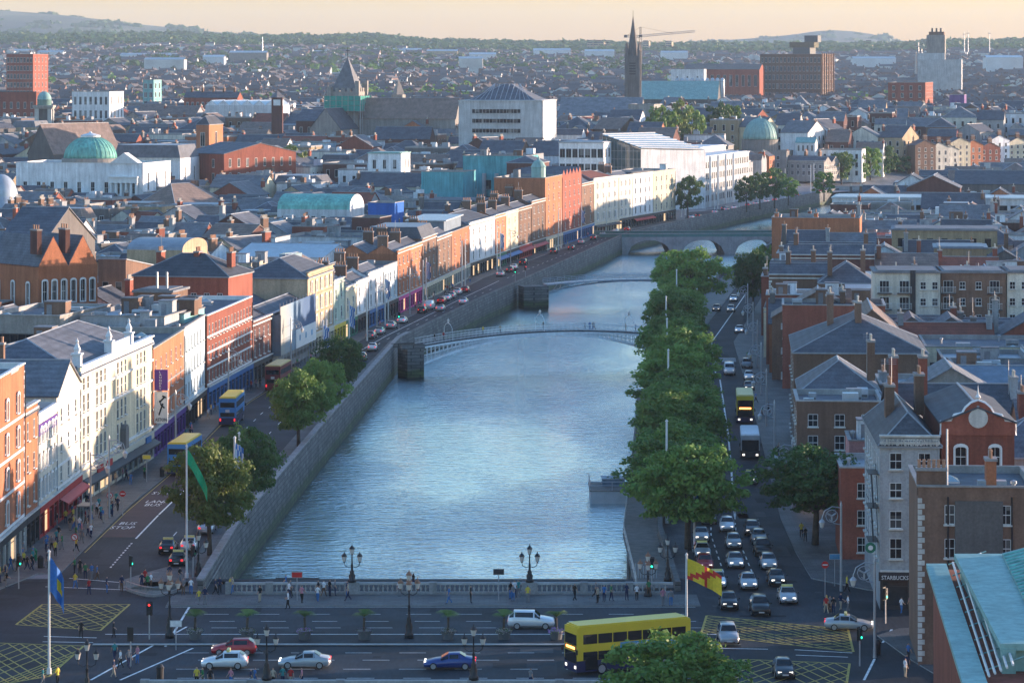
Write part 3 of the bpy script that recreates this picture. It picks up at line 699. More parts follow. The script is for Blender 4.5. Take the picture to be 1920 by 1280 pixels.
    if chim and det and rndb.random() < .7:
        m = MB(); zt = h+rh+rndb.uniform(2.5,4); x = chim[0][0]*w*.9+.4; y = chim[0][1]*depth; m.tube([(x,y,h),(x,y,zt)], .035, 4)
        for k in range(4): m.tube([(x-.5,y,zt-.15-k*.2),(x+.5,y,zt-.15-k*.2)], .02, 3)
        m.build('aerial', 'steel', t)
    return t
def shopfront(t, w, kind, fas=None, h=3.9):
    fm = fas or {'d':'shop_dark','r':'shop_red','b':'shop_blue','y':'shop_yellow','m':'shop_magenta','g':'shop_green','c':'shop_cream','p':'shop_purple'}.get(kind[0],'shop_dark')
    s = ob('shopfront', None, t)
    mb = MB(); mb.box(.1,-.32,h-.95,w-.1,-.004,h-.15); mb.box(.02,-.42,h-.15,w-.02,-.004,h,1); mb.build('fascia', [fm,'trim'], s)
    n = max(2, round(w/3.2)); pw = (w-.2)/n
    for i in range(n+1):
        m = MB(); x = .1+pw*i; m.box(max(.02,x-.17),-.24,-.2,min(w-.02,x+.17),-.004,h-.96); m.build('pilaster', fm if kind[-1] != 'w' else 'trim', s)
    for i in range(n):
        m = MB(); x = .1+pw*i+.18; lit = rndb.random() < .12
        m.poly([(x,-.03,.45),(x+pw-.36,-.03,.45),(x+pw-.36,-.03,h-1),(x,-.03,h-1)]); m.box(x,-.14,-.1,x+pw-.36,-.01,.45,1)
        m.box(x,-.06,2.3,x+pw-.36,-.035,2.38,1); m.build('shop_window', ['lit_shop' if lit else 'shop_glass', fm], s)
    if rndb.random() < .35:
        m = MB(); m.poly([(.4,-.3,h-1),(w-.4,-.3,h-1),(w-.4,-1.3,h-1.5),(.4,-1.3,h-1.5)]); m.poly([(.4,-1.3,h-1.5),(w-.4,-1.3,h-1.5),(w-.4,-1.3,h-1.75),(.4,-1.3,h-1.75)]); m.build('awning', rndb.choice(('shop_red','shop_blue','shop_cream','shop_dark')), s)
def lettering(root, body, size, x, z, y, mat, rz=0, maxw=None, vertical=False, name='lettering'):
    if vertical: body = '\n'.join(body)
    mb, w = text_mb(body, size, .03)
    k = min(1, maxw/w) if maxw else 1
    mb.v = [((p[0]-0)*k, p[1], p[2]) for p in mb.v]
    return mb.build(name, mat, root, loc=(x, y, z), rz=rz), w*k
# ---------------------------------------------------------------- left quay row, near to far: photo columns of each house front
def on_lf(px):                                     # where a photo column meets the house line
    prev = None
    for i in range(0, 4000):
        Y = 315+i*.2
        if 960+lf(Y)/Y*FP >= px: return Vector((lf(Y), Y))
    return Vector((lf(1090), 1090))
def lq(x0, x1, ytop, depth, **k):
    A = on_lf(x0) if x0 > 30 else Vector((-53.6, 335-(45-x0)*.36)); B = on_lf(x1); h = zat(ytop, A.y if x0 > 30 else 333)
    return building(k.pop('name', 'quay_house'), A, B, depth, h, **k)
GQ = 'house fronts along the left quay'
b = lq(-55,45,686,16,name='corner_building',wall='brick_orange',roof='flat',fl=4,bays=5,win=(1.3,2.3),wt='arch',shop='dw',det=2,quoin=(1,),trim='trim_white',bands=4,top=1.9,label='orange brick corner building with white quoins, souvenir shop at left edge',group=GQ,clut=3)
lettering(b, "CARROLL'S", .85, 10.2, 3.05, -.4, 'sign_white', maxw=6.5)
for i in range(14):
    m = MB(); m.lathe([(.05,0),(.12,.25),(.05,.5),(.09,.6)], 6); m.build('baluster', 'trim_white', b, loc=(28+i*.33,-.02,20.2))
b = lq(45,70,766,13,wall='brick_orange',roof='gx',par=.8,fl=3,bays=2,win=(1.0,2.1),shop='d',det=2,label='narrow orange brick house beside the quoined corner building',group=GQ,chim=((0,.5),))
b = lq(70,106,778,12,wall='ivory',roof='flat',fl=3,bays=5,win=(.95,2.0),wt='arch',shop='r',det=2,label='ivory house with a travel sign along its parapet, red shopfront below',group=GQ,trim='trim_white',clut=2)
m = MB(); w_ = (on_lf(106)-on_lf(70)).length; m.box(.3,-.14,11.6,w_-.3,-.004,12.9); m.build('sign_board', 'shop_purple', b)
lettering(b, 'CRUISES & HOLIDAYS', 1.0, .6, 11.9, -.18, 'sign_white', maxw=w_-1.3)
rm = ob('terrace_railing', None, b)
for i in range(7):
    m = MB(); m.box(0,0,0,.07,.07,1.9); m.build('post', 'pole_white', rm, loc=(1.2,1.2+i*1.5,13.0))
for z in (.9,1.85):
    m = MB(); m.box(1.2,1.2,13+z,1.27,10.3,13.07+z); m.build('rail', 'pole_white', rm)
b = lq(106,150,742,14,wall='ivory',roof='gy',rh=3.4,roofm='slate_grey',fl=4,bays=3,win=(1.1,2.1),shop='r',det=2,label='ornate ivory house with a steep little gable beside the long cream building',group=GQ,trim='trim_white',bands=4)
# long cream building
A, B = on_lf(150), on_lf(285); w_ = (B-A).length; hh = 16.6
ops = []
xs = []
for c, n in ((.075,2),(.27,3),(.55,3),(.83,3)):
    for i in range(n): xs.append(c*w_+(i-(n-1)/2)*2.3)
for k, (z, wh) in enumerate(((4.7,2.6),(8.0,2.3),(11.0,2.1),(13.6,1.55))):
    for x in xs: ops.append((x-.55, x+.55, z, z+wh))
b = building('quay_building', A, B, 17, hh, wall='cream', roof='hip', rh=3.6, par=.9, ops=ops, det=2, shop='cw', fas='shop_cream', label='long cream four storey quay building with rows of tall windows', group=GQ, trim='trim_white', quoin=(0,), wt='sash', bands=0, fl=4, bays=3, gf=4.2)
for k, o in enumerate([q for q in b.children if q.name.startswith('window')]):
    if k in (36,37,38): pass
for z in (4.35,10.6,13.3):
    m = MB(); m.box(-.05,-.22,z,w_+.05,-.003,z+.28); m.build('string_course', 'trim_white', b)
for x in (.4,w_*.42,w_*.7): 
    m = MB(); m.box(x-.5,-.05,hh+.17,x+.5,.95,hh+1.5); m.box(x-.65,-.2,hh+1.5,x+.65,1.1,hh+1.7); m.lathe([(.3,hh+1.7),(.45,hh+2.2),(.12,hh+2.9),(.2,hh+3.1),(.02,hh+3.5)], 8, (x,.45,0)); m.build('urn_pedestal', 'trim_white', b)
m = MB(); m.box(w_*.44,-.02,hh+.17,w_*.66,.28,hh+1.3); m.build('attic_panel', 'trim_white', b)
m = MB(); pts = [(-1.0,0),(-1.0,2.2)]+[(-math.cos(a)*1.0, 2.2+math.sin(a)*.9) for a in [math.pi*i/6 for i in range(1,6)]]+[(1.0,2.2),(1.0,0)]
m.sweep([[(w_*.55+x,-.75,3.9+z) for x,z in pts],[(w_*.55+x,-.01,3.9+z) for x,z in pts]], 0); m.build('door_hood', 'stone_dark', b)
for x, mm in ((w_*.18,'shop_red'),(w_*.3,'shop_red'),(w_*.86,'shop_blue')):
    m = MB(); m.box(x,-.5,2.6,x+3.2,-.33,3.6); m.build('shop_sign', mm, b)
# brick corner with banner signs, pale panelled house, long warehouse front
b = lq(285,345,655,13,wall='brick_orange',roof='flat',fl=4,bays=6,win=(1.0,2.0),shop='p',det=2,label='orange brick house with tall banner signs on its end wall',group=GQ,trim='stone',bands=3,clut=4)
for (z0_, z1_, mm, nm) in ((9.3,12.1,'shop_purple','banner_sign'),(4.9,9.1,'sign_white','banner_sign')):
    m = MB(); m.box(-.1,-2.1,z0_,.1,-.3,z1_); m.build(nm, mm, b)
q, ww = lettering(b, 'LAUNDRY', .78, -.54, 14.7, 1.6, 'sign_white', rz=R(-90), vertical=True)
q.rotation_euler = (0,0,R(-90)); q.location = (-.14, -.95, 11.65); q.scale = (.62,1,.48)
q, ww = lettering(b, 'ASTON', .62, -.14, 5.15, -.42, 'black_ink', rz=R(-90), maxw=1.55)
m = MB()
for pts in ([(1.7,9.6),(1.1,9.0),(.7,8.6)],[(.7,8.9),(1.0,8.1),(1.6,7.6)],[(1.3,8.4),(.6,6.4)],[(1.9,9.4),(1.2,9.7)]):
    m.tube([(-.13, -2.05+(2.1-p[0])*.75, 1.0+p[1]*.78) for p in pts], [.1]*len(pts), 4)
m.build('emblem', 'black_ink', b)
b = lq(345,384,615,14,wall='pale_blue',roof='flat',fl=4,bays=7,win=(.8,1.9),shop='d',det=2,wt='dark',label='pale blue flat fronted building with close set narrow windows',group=GQ,clut=5,vary=False)
b = lq(388,472,592,15,wall='brick_red',roof='flat',fl=4,bays=14,win=(.95,2.15),shop='b',det=2,trim='trim_white',bands=4,label='long red brick warehouse front with white string courses and close windows',group=GQ,clut=7,vary=False)
b = lq(472,508,604,13,wall='brick_dark',roof='M',rh=1.8,par=.8,fl=3,bays=4,win=(1.0,2.0),shop='d',det=2,label='dark brick house between the long warehouse and the scaffold hoarding',group=GQ,chim=((0,.3),(1,.6)))
# scaffolded house with printed hoarding
A, B = on_lf(509), on_lf(577); w_ = (B-A).length; hh = zat(578, A.y)
b = building('scaffolded_house', A, B, 14, hh-1, wall='render_grey', roof='M', rh=1.8, par=.6, fl=0, bays=0, label='scaffolded house wrapped in a large blue and white printed hoarding', group=GQ, det=1)
m = MB(); m.box(0,0,0,w_*.98,.08,8.4); o = m.build('printed_sheet', 'poster', b, loc=(.3,-1.5,hh-8.2))
m = MB(); m.box(w_*.42,-1.62,hh-8.2,w_-.3,-1.52,hh-4.9); m.build('banner', 'sign_white', b)
for k in range(3):
    m = MB(); m.box(-.5,-.02,-.5,.5,.0,.5); m.build('emblem', 'ad_blue', b, loc=(w_*(.52+.17*k),-1.64,hh-6.5))
m = MB(); m.box(.1,-1.6,hh-8.2,.2,1.6,hh-1.2); m.build('printed_sheet', 'zinc_blue', b)
sc = ob('scaffold', None, b)
for i in range(12):
    m = MB(); m.tube([(0,0,0),(0,0,hh+.8)], .06, 5); m.build('standard', 'steel', sc, loc=(.2+(w_-.2)*i/11,-1.42,0))
for z in (1.9,3.9,5.9,7.9):
    m = MB(); m.box(.1,-1.5,z,w_,-.2,z+.08); m.build('scaffold_board', 'timber', sc)
b = lq(577,624,512,13,wall='sandstone',roof='hip',rh=3.2,par=.9,fl=3,bays=5,win=(1.1,2.5),shop='c',det=2,trim='sandstone',bands=3,label='sandstone hall with carved parapet and tall arched ground floor',group=GQ,wt='arch',sl=0)
# more of the quay: (x0, x1, ytop, wall, bays, floors, roof, shop, phrase)
rest = [(624,646,527,'pale_green',2,3,'M','y','pale green house with a yellow shopfront'),(646,668,540,'cream',2,3,'M','g','narrow cream house with a green shopfront'),
 (668,690,528,'white_wall',2,3,'M','d','narrow white house with a black shopfront'),(690,718,512,'white_wall',3,4,'M','b','white house with a blue shopfront'),(718,745,500,'pale_blue',3,4,'flat','d','pale blue house with a roof terrace'),
 (745,768,470,'brick_orange',3,4,'M','m','orange brick house over a magenta shopfront'),(768,791,462,'brick_orange',3,4,'M','m','bright orange brick house next to the magenta shopfront'),(791,818,448,'brick_brown',3,4,'mans','c','brown brick house with glazed attic'),
 (818,846,446,'brick_brown',3,4,'M','c','brown brick house with white stone ground floor'),(846,880,436,'brick_orange',3,4,'flat','cw','orange brick house with a grey penthouse'),(880,928,418,'white_wall',4,4,'hip','d','white corner house over a black pub front'),
 (928,948,404,'brick_orange',2,4,'M','g','narrow orange brick house beyond the white corner house'),(948,972,398,'cream',2,4,'M','d','narrow cream house in the brick terrace'),(972,996,391,'brick_brown',3,4,'M','r','brown brick house with a red shopfront'),
 (996,1022,378,'brick_brown',3,4,'M','d','brown brick terraced house by tall chimneys'),(1022,1054,334,'brick_orange',3,5,'flat','c','tall brick and stone house with a copper corner turret'),(1054,1090,330,'brick_red',4,5,'N','b','red brick gabled warehouse front'),
 (1090,1113,345,'brick_brown',2,5,'M','b','tall brown brick house beside the Italianate corner'),(1113,1160,335,'ivory',4,4,'hip','c','ivory corner house with red tiled hipped roof and arched windows'),
 (1160,1186,330,'ivory',3,4,'M','d','ivory terraced house with small arched windows'),(1186,1224,326,'white_wall',4,5,'slab','d','white modern apartment front with glazed attic'),(1224,1266,322,'cream',4,5,'flat','d','sunlit cream end house beside the dark tree')]
for x0, x1, yt, wl_, by, fl, rf_, shp, ph in rest:
    det = 2 if x0 < 760 else 1
    b = lq(x0,x1,yt,13 if x0 < 900 else 15,wall=wl_,roof=rf_,rh=1.9 if rf_ not in ('hip','mans') else 2.6,par=.7 if rf_ in ('M','hip') else 0,fl=fl-1 if False else fl,bays=by,shop=shp,det=det,sl=0,
       label=ph+' on the left quay',group=GQ,wt='arch' if 'arched' in ph else ('plain' if 'modern' in ph else 'sash'),roofm='tile_red' if 'tiled' in ph else 'slate',chim=((0,.25),(1,.7)) if rf_ == 'M' and x0 > 620 else (),clut=3 if rf_ == 'flat' else 0,win=(1.25,2.15))
    if 'turret' in ph:
        m = MB(); m.lathe([(2.1,0),(2.1,3),(2.3,3.1),(2.0,3.6),(1.4,4.6),(.5,5.2),(.1,6.2)], 12); m.build('turret', 'copper_pale', b, loc=(2.4,2.4,zat(yt,on_lf(x0).y)))
    if 'penthouse' in ph:
        m = MB(); w_ = (on_lf(x1)-on_lf(x0)).length; h_ = zat(yt,on_lf(x0).y); m.box(1.5,2,h_-.5,w_-1,11,h_+2.6); m.box(1,1.4,h_+2.6,w_-.6,11.4,h_+2.9,1); m.build('penthouse', ['zinc_blue','metal_roof'], b)
# ---------------------------------------------------------------- buildings set by their camera-facing side
EAVE = True
def fb(name, label, x0, x1, ytop, Y, depth, rz=-10, eave=None, **k):
    a = R(rz); A = Vector((xat(x0, Y), Y)); u = Vector((math.cos(a), math.sin(a))); q = (x1-960)/FP
    w = (q*A.y-A.x)/(u.x-q*u.y); h = zat(ytop, Y); z0 = terr(A.x, Y)
    if not (EAVE if eave is None else eave) and k.get('roof','gx') in ('gx','gy','M','N','hip','pyr','mans','barrel','shed'): h -= k.get('rh',2.6)-k.get('par',0.)
    return building(name, A, A+u*w, depth, h-z0, label=label, z0=z0, **k)
def wd(x0, x1, Y): return (x1-x0)/FP*Y
# ---- right bank, near to far
GR = 'buildings on the right bank'
b = fb('corner_building', 'tall grey rendered corner building with old lettering on its parapet', 1650, 1762, 818, 300, 24, -3, wall='render_grey', roof='hip', rh=3, par=.9, fl=4, bays=2, win=(1.15,2.0), sl=8, det=2, group=GR, gf=4.6, cornice=True, roofm='slate', chim=((.3,.5,1.6,5),(.95,.8,2,6)), shop='d')
lettering(b, 'KAPP & PETERSON LTD', .95, .1, 16.05, -.35, 'trim', maxw=5.6)
m = MB(); m.box(-.16,-.5,2.9,2.9,-.33,3.75); m.build('shop_sign', 'shop_dark', b)
lettering(b, 'STARBUCKS', .55, .1, 3.05, -.56, 'sign_white', maxw=2.6)
m = MB(); m.lathe([(.52,0),(.52,.12)], 20); o = m.build('round_sign', 'shop_green', b, loc=(-.9,.4,6.0)); o.rotation_euler = (R(90),0,0)
m = MB(); m.lathe([(.24,.13),(.24,.16)], 16); q = m.build('emblem', 'sign_white', b, loc=(-.9,.4,6.0)); q.rotation_euler = (R(90),0,0)
fe = ob('fire_escape', None, b)
for z in (6.5,9.8,13.1):
    m = MB(); m.box(-1.1,.6,z,-.1,4.4,z+.06); m.box(-1.1,.6,z+.9,-1.05,4.4,z+.95); m.build('landing', 'iron_black', fe)
for z in (6.5,9.8):
    m = MB(); m.bar((-.6,.8,z),(-.6,4.2,z+3.3),.12); m.bar((-.15,.8,z+.6),(-.15,4.2,z+3.9),.05); m.build('ladder', 'iron_black', fe)
b = fb('gabled_building', 'red brick building with a curved white edged gable and round window', 1765, 1902, 790, 301, 22, -3, wall='brick_red', roof='gy', rh=1.5, fl=4, bays=2, win=(1.05,2.2), wt='arch', det=2, group=GR, gf=2.5, top=1.6, roofm='slate')
w_ = wd(1765,1902,301); hh = zat(790,301)
prof = [(0,0),(0,1.6),(.9,1.7),(1.2,2.4),(1.9,2.6),(2.2,3.3),(2.7,3.9),(3.3,4.2)]; full = [(x/3.3*w_/2, z*.8) for x,z in prof]+[(w_-x/3.3*w_/2, z*.8) for x,z in reversed(prof[:-1])]
m = MB(); m.sweep([[(x,-.12,hh-1.3+z) for x,z in full],[(x,.4,hh-1.3+z) for x,z in full]], 0); m.build('gable_wall', 'brick_red', b)
m = MB(); m.tube([(x,.1,hh-1.3+z) for x,z in full], .2, 6); m.build('gable_coping', 'trim_white', b)
m = MB(); m.lathe([(.95,0),(.95,.1),(.8,.12),(0.01,.12)], 20); o = m.build('round_window', 'trim', b, loc=(w_/2,-.1,hh+.35)); o.rotation_euler = (R(90),0,0)
m = MB(); m.lathe([(.12,0),(.3,.2),(.1,.5),(.05,1.0),(.01,1.4)], 8); m.build('finial', 'trim_white', b, loc=(w_/2,.1,hh+2.2))
b = fb('rear_building', 'flat roofed dark brick block with parapet below the curved gable', 1722, 1945, 912, 272, 14, -4, wall='brick_brown', roof='flat', fl=3, bays=2, win=(.9,1.4), gf=6, det=2, quoin=(0,), bands=0, group=GR, clut=4, chw='brick_brown')
chimney(b, 1.2, .9, 15, 2.2, False, 2.6, 6, 'brick_brown'); chimney(b, 6.5, 2, 15, 3.0, True, 1.8, 3, 'brick_orange')
m = MB(); m.box(3.2,-.35,3,7.4,-.02,14.6); m.build('rendered_panel', 'stone_dark', b)
for x in (2.6,8.2): m = MB(); m.tube([(x,-.15,0),(x,-.15,15)], .08, 6); m.build('downpipe', 'iron_black', b)
m = MB(); m.tube([(2.8,4,15),(2.8,4,20.5)], .09, 6); m.build('flagpole', 'pole_white', b)
# copper clad rooftop in the bottom right corner
t = thing('copper_clad_building', 'modern brick building with pale green copper clad roof in bottom right corner', 'building', (0,0,0), 0, GR)
c0 = Vector((xat(1775,262),262)); c1 = Vector((xat(1705,214),214))
def cp(px, py, z): v = gp(px, py, z); return (v.x, v.y, v.z)
zt = 13.4; e0 = gp(1750,1060,zt); e1 = gp(1822,1290,zt); ex = 30
m = MB(); m.prism([(e0.x,e0.y),(e1.x,e1.y),(e1.x+ex,e1.y),(e0.x+ex,e0.y)], -1, zt-.3); m.build('wall', 'brick_red', t)
m = MB(); m.prism([(e0.x-.5,e0.y+.5),(e1.x-.5,e1.y),(e1.x+1.1,e1.y),(e0.x+1.1,e0.y+.5)], zt-.28, zt+.1); m.build('eaves', 'copper_pale', t)
f0 = gp(1800,1040,zt+1.6); f1 = gp(1885,1205,zt+1.6)
m = MB(); m.prism([(f0.x,f0.y),(f1.x,f1.y),(f1.x+ex,f1.y),(f0.x+ex,f0.y)], zt-.25, zt+1.2); m.prism([(f0.x-.4,f0.y+.4),(f1.x-.4,f1.y-.5),(f1.x+ex,f1.y-.5),(f0.x+ex,f0.y+.4)], zt+1.2, zt+1.65); m.build('roof_kerb', 'copper_pale', t)
g0 = Vector((f0.x+3.2,f0.y-.5,zt+1.7)); g1 = Vector((f1.x+2.6,f1.y+1,zt+1.7)); d = Vector((1,0,.26))
rf0 = ob('roof', None, t)
n = 26
for i in range(n):
    a = lerp(g0,g1,i/n); q = lerp(g0,g1,(i+.93)/n); m = MB(); up = Vector((0,0,.12))
    m.sweep([[tuple(a),tuple(q),tuple(q+d*14),tuple(a+d*14)],[tuple(a+up),tuple(q+up),tuple(q+d*14+up),tuple(a+d*14+up)]], 0); m.build('roof_panel', 'copper_pale', rf0); m = MB(); m.tube([tuple(q+up*1.3),tuple(q+d*14+up*1.3)], .1, 4); m.build('standing_seam', 'copper', rf0)
m = MB(); m.prism([(g0.x,g0.y),(g1.x,g1.y),(g1.x+14,g1.y),(g0.x+14,g0.y)], zt+1.1, zt+1.75); m.build('roof_deck', 'copper_pale', rf0)
for k in range(5):
    m = MB(); o = .55*k; m.tube([(e0.x+1.5+o,e0.y-.3,zt+.3+.18*k),(e1.x+1.5+o*.7,e1.y+2.5,zt+.3+.18*k)], .09, 5); m.build('louvre', 'pole_white', t)
for k in range(9):
    p = lerp(e0,e1,k/9); m = MB(); m.bar((p.x+1.2,p.y,zt+.1),(p.x+4.2,p.y,zt+1.15),.08); m.build('bracket', 'copper_pale', t)
m = MB(); m.box(f1.x-.3,f1.y-.6,zt-4.6,f1.x+.6,f1.y+.2,zt+1.3); m.build('corner_post', 'copper_pale', t)
for i in range(3):
    m = MB(); x = f1.x+1.0+i*1.9; m.box(x,f1.y-.4,zt-3.4,x+1.7,f1.y-.3,zt-.35,1); m.box(x-.05,f1.y-.5,zt-3.5,x+1.75,f1.y-.41,zt-3.3); m.box(x-.05,f1.y-.5,zt-.5,x+1.75,f1.y-.41,zt-.3); m.box(x-.1,f1.y-.5,zt-3.5,x,f1.y-.41,zt-.3); m.box(x+.8,f1.y-.5,zt-3.5,x+.9,f1.y-.41,zt-.3); m.build('window', ['frame_white','pane'], t)
DONE.append([Vector((34,205)),Vector((75,205)),Vector((75,265)),Vector((34,265))])
# deeper right bank
RB = [
 ('quay_house','brick house with a white end wall beside the spreading dark tree',1494,1655,752,368,13,dict(wall='brick_brown',roof='flat',fl=3,bays=3,win=(1.2,2.0),sl=4,det=2,clut=6,shop='d')),
 ('quay_house','pink walled house front with white edged flat roof behind the dark tree',1592,1650,826,354,9,dict(wall='pink',roof='flat',fl=3,bays=2,win=(1.1,1.7),det=2,clut=3)),
 ('slate_roofed_house','slate roofed house with roof windows below the long brick side wall',1500,1650,735,384,15,dict(wall='brick_brown',roof='hip',rh=3.6,fl=2,bays=0,det=2,sl=3,chim=((.9,.2,2.5,8),),pot='pot_pale')),
 ('brick_house','large dark brick chimney house beside the curved gable',1668,1740,770,345,12,dict(wall='brick_dark',roof='gx',rh=2.5,fl=2,bays=0,det=2,chim=((.1,.1,3.4,6),(.9,.1,3.4,6)),chw='brick_red',pot='pot_pale')),
 ('brick_house','long brick side wall with four white sash windows and slate hipped roofs',1488,1738,660,420,26,dict(wall='brick_brown',roof='hip',rh=4.2,fl=1,bays=4,win=(1.25,1.5),sl=5,sfl=3,gf=9.8,top=2.2,det=2,chim=((.3,.6,2.6,8),(.5,.3,2.0,6)),pot='pot_pale')),
 ('metal_roofed_hall','hall with blue grey ribbed metal roof near right edge',1795,1960,735,395,18,dict(wall='white_wall',roof='gx',rh=2.6,roofm='zinc_blue',fl=1,bays=0,det=1,sl=0)),
 ('flat_roofed_block','pale flat roofed block between two blue metal roofs at right edge',1790,1960,690,425,14,dict(wall='render_grey',roof='flat',fl=1,bays=0,det=1,clut=6)),
 ('low_apartment_block','low cream apartment block with flat roof and small windows below white flats',1735,1960,650,470,20,dict(wall='cream',roof='flat',fl=1,bays=9,win=(1.1,1.3),gf=8,top=1.6,det=2,clut=5,wt='plain')),
 ('hip_roofed_house','brick house with dark hipped slate roof left of the low cream block',1590,1730,662,452,14,dict(wall='brick_brown',roof='hip',rh=3.6,fl=2,bays=0,det=1)),
 ('flat_roofed_house','brick house with pale flat roof and long row of chimney pots',1467,1660,572,505,14,dict(wall='brick_red',roof='flat',fl=3,bays=0,sl=4,det=1,clut=4,chim=((.45,.15,2,8),(.6,.9,2,8)),pot='pot_pale')),
 ('slate_roofed_house','house with brown lit slate slopes behind the long brick side wall',1580,1690,628,470,22,dict(wall='brick_brown',roof='gy',rh=4,fl=2,bays=0,det=1,roofm='slate_brown')),
 ('terraced_house','far brick terrace house with white quoins next to the tall quay tree',1442,1560,515,585,13,dict(wall='brick_brown',roof='M',rh=2.6,par=.5,fl=3,bays=0,sl=4,det=1,quoin=(0,),chim=((.3,.3,2,6),(.7,.6,2,6)),pot='pot_pale')),
 ('terraced_house','slate roofed terrace house beside the white balcony flats',1535,1640,530,575,14,dict(wall='brick_brown',roof='hip',rh=3.6,fl=3,bays=0,det=1,chim=((.2,.1,2,6),(.8,.6,2,6)),pot='pot_pale')),
 ('terraced_house','dark roofed terrace house below the tall blank brick gable',1475,1640,478,625,16,dict(wall='brick_dark',roof='M',par=.4,rh=2.4,fl=3,bays=0,det=1,chim=((.1,.3,2,6),(.9,.5,2,6)))),
 ('blank_brick_building','tall blank orange brick gable building beside the stone road bridge',1447,1612,408,728,18,dict(wall='brick_orange',roof='flat',fl=3,bays=0,sl=4,det=1,chim=((.05,.1,1.6,5),(.5,.1,1.6,4),(.92,.1,1.6,5)),chw='brick_orange',clut=3)),
 ('pink_house','pink rendered house right of the tall blank brick gable',1622,1668,436,735,14,dict(wall='pink',roof='flat',fl=3,bays=1,win=(2.6,1.8),det=1,wt='dark',clut=2)),
 ('brick_flats','brown brick flats with recessed dark windows behind the white balcony block',1672,1870,432,700,16,dict(wall='brick_yellow',roof='slab',fl=4,bays=7,win=(1.4,2.0),det=1,wt='dark',roofm='felt',vary=False)),
 ('brick_flats','plain yellow brick block with a grey metal roof near right edge',1752,1850,466,655,14,dict(wall='brick_yellow',roof='slab',fl=3,bays=0,det=1,roofm='zinc_blue')),
 ('long_office_block','long dark glazed office roof with a white plant box on the right',1590,1960,402,860,26,dict(wall='render_grey',roof='flat',fl=3,bays=20,win=(2.2,1.6),det=1,wt='strip',clut=9,vary=False)),
 ('long_office_block','long pale metal roofed office behind the dark glazed roof at right',1560,1960,372,930,24,dict(wall='white_wall',roof='slab',roofm='metal_roof',fl=3,bays=18,win=(2.6,1.5),det=1,wt='strip',vary=False)),
 ('dark_roofed_hall','dark roofed hall at right edge with white glazed gable',1790,1960,345,1010,30,dict(wall='stone_dark',roof='gx',rh=4,fl=2,bays=8,det=0,roofm='slate')),
 ('brick_house','dark brick house under the white gabled roof by the far quay trees',1700,1800,352,985,18,dict(wall='brick_dark',roof='gy',rh=4,fl=2,bays=3,det=0,roofm='slate_grey')),
]
for nm, lb_, x0, x1, yt, Y, dp, kw in RB:
    b = fb(nm, lb_, x0, x1, yt, Y, dp, pint([(300,-3),(591,-6),(700,-8),(1000,-10)], Y), group=GR, **kw)
    if 'white plant box' in lb_:
        m = MB(); w_ = wd(1752,1793,860); x = wd(1590,1752,860); m.box(x,.5,zat(402,860)-.6,x+w_,6,zat(388,860)); m.build('plant_box', 'trim_white', b)
# white flats with balconies
def flats(x0, x1, wall, cols, label):
    b = fb('balcony_flats', label, x0, x1, 512, 536, 13, -4, wall=wall, roof='slab', roofm='felt', fl=0, bays=0, det=1, group=GR)
    w = wd(x0,x1,536)
    for k in range(4):
        z = 13.6-k*2.85
        for px, bal in cols:
            x = wd(x0,px,536); ww, wh = (1.7,2.1) if bal else (.95,1.3)
            fm, pm = win_mesh(ww, wh, 'grid' if bal else 'sash', False)
            q = ob('window', fm, b, (x-ww/2,-.03,z if bal else z+.6)); ob('pane', pm, q)
            if bal:
                bl = ob('balcony', None, b, (x,0,z))
                m = MB(); m.box(-1.25,-1.1,-.16,1.25,-.01,0); m.build('slab', 'frame_dark', bl)
                m = MB(); m.box(-1.25,-1.12,1.0,1.25,-1.05,1.07)
                for i in range(13): m.box(-1.23+i*.2,-1.1,0,-1.20+i*.2,-1.07,1.0)
                for s in (-1.25,1.21): m.box(s,-1.1,1.0,s+.04,-.05,1.05); m.box(s,-.6,0,s+.04,-.57,1.)
                m.build('railing', 'pole_white', bl)
    return b
b = flats(1640,1763,'ivory',[(1658,1),(1695,1),(1730,0),(1752,0)],'white apartment block with balconies behind the right quay houses')
m = MB(); m.box(wd(1640,1706,536),-.3,0,wd(1640,1716,536),-.04,17.5); m.build('dark_pilaster', 'shop_dark', b)
flats(1765,1886,'brick_brown',[(1778,1),(1804,0),(1834,0),(1864,1)],'brown brick apartment block with white balconies between white flats')
flats(1888,1960,'ivory',[(1898,0),(1920,0)],'white apartment block at the right edge beyond brown brick flats')
DONE.append([Vector((xat(862,948),948)),Vector((xat(1000,948),948)),Vector((xat(1000,1000),1000)),Vector((xat(862,1000),1000))])
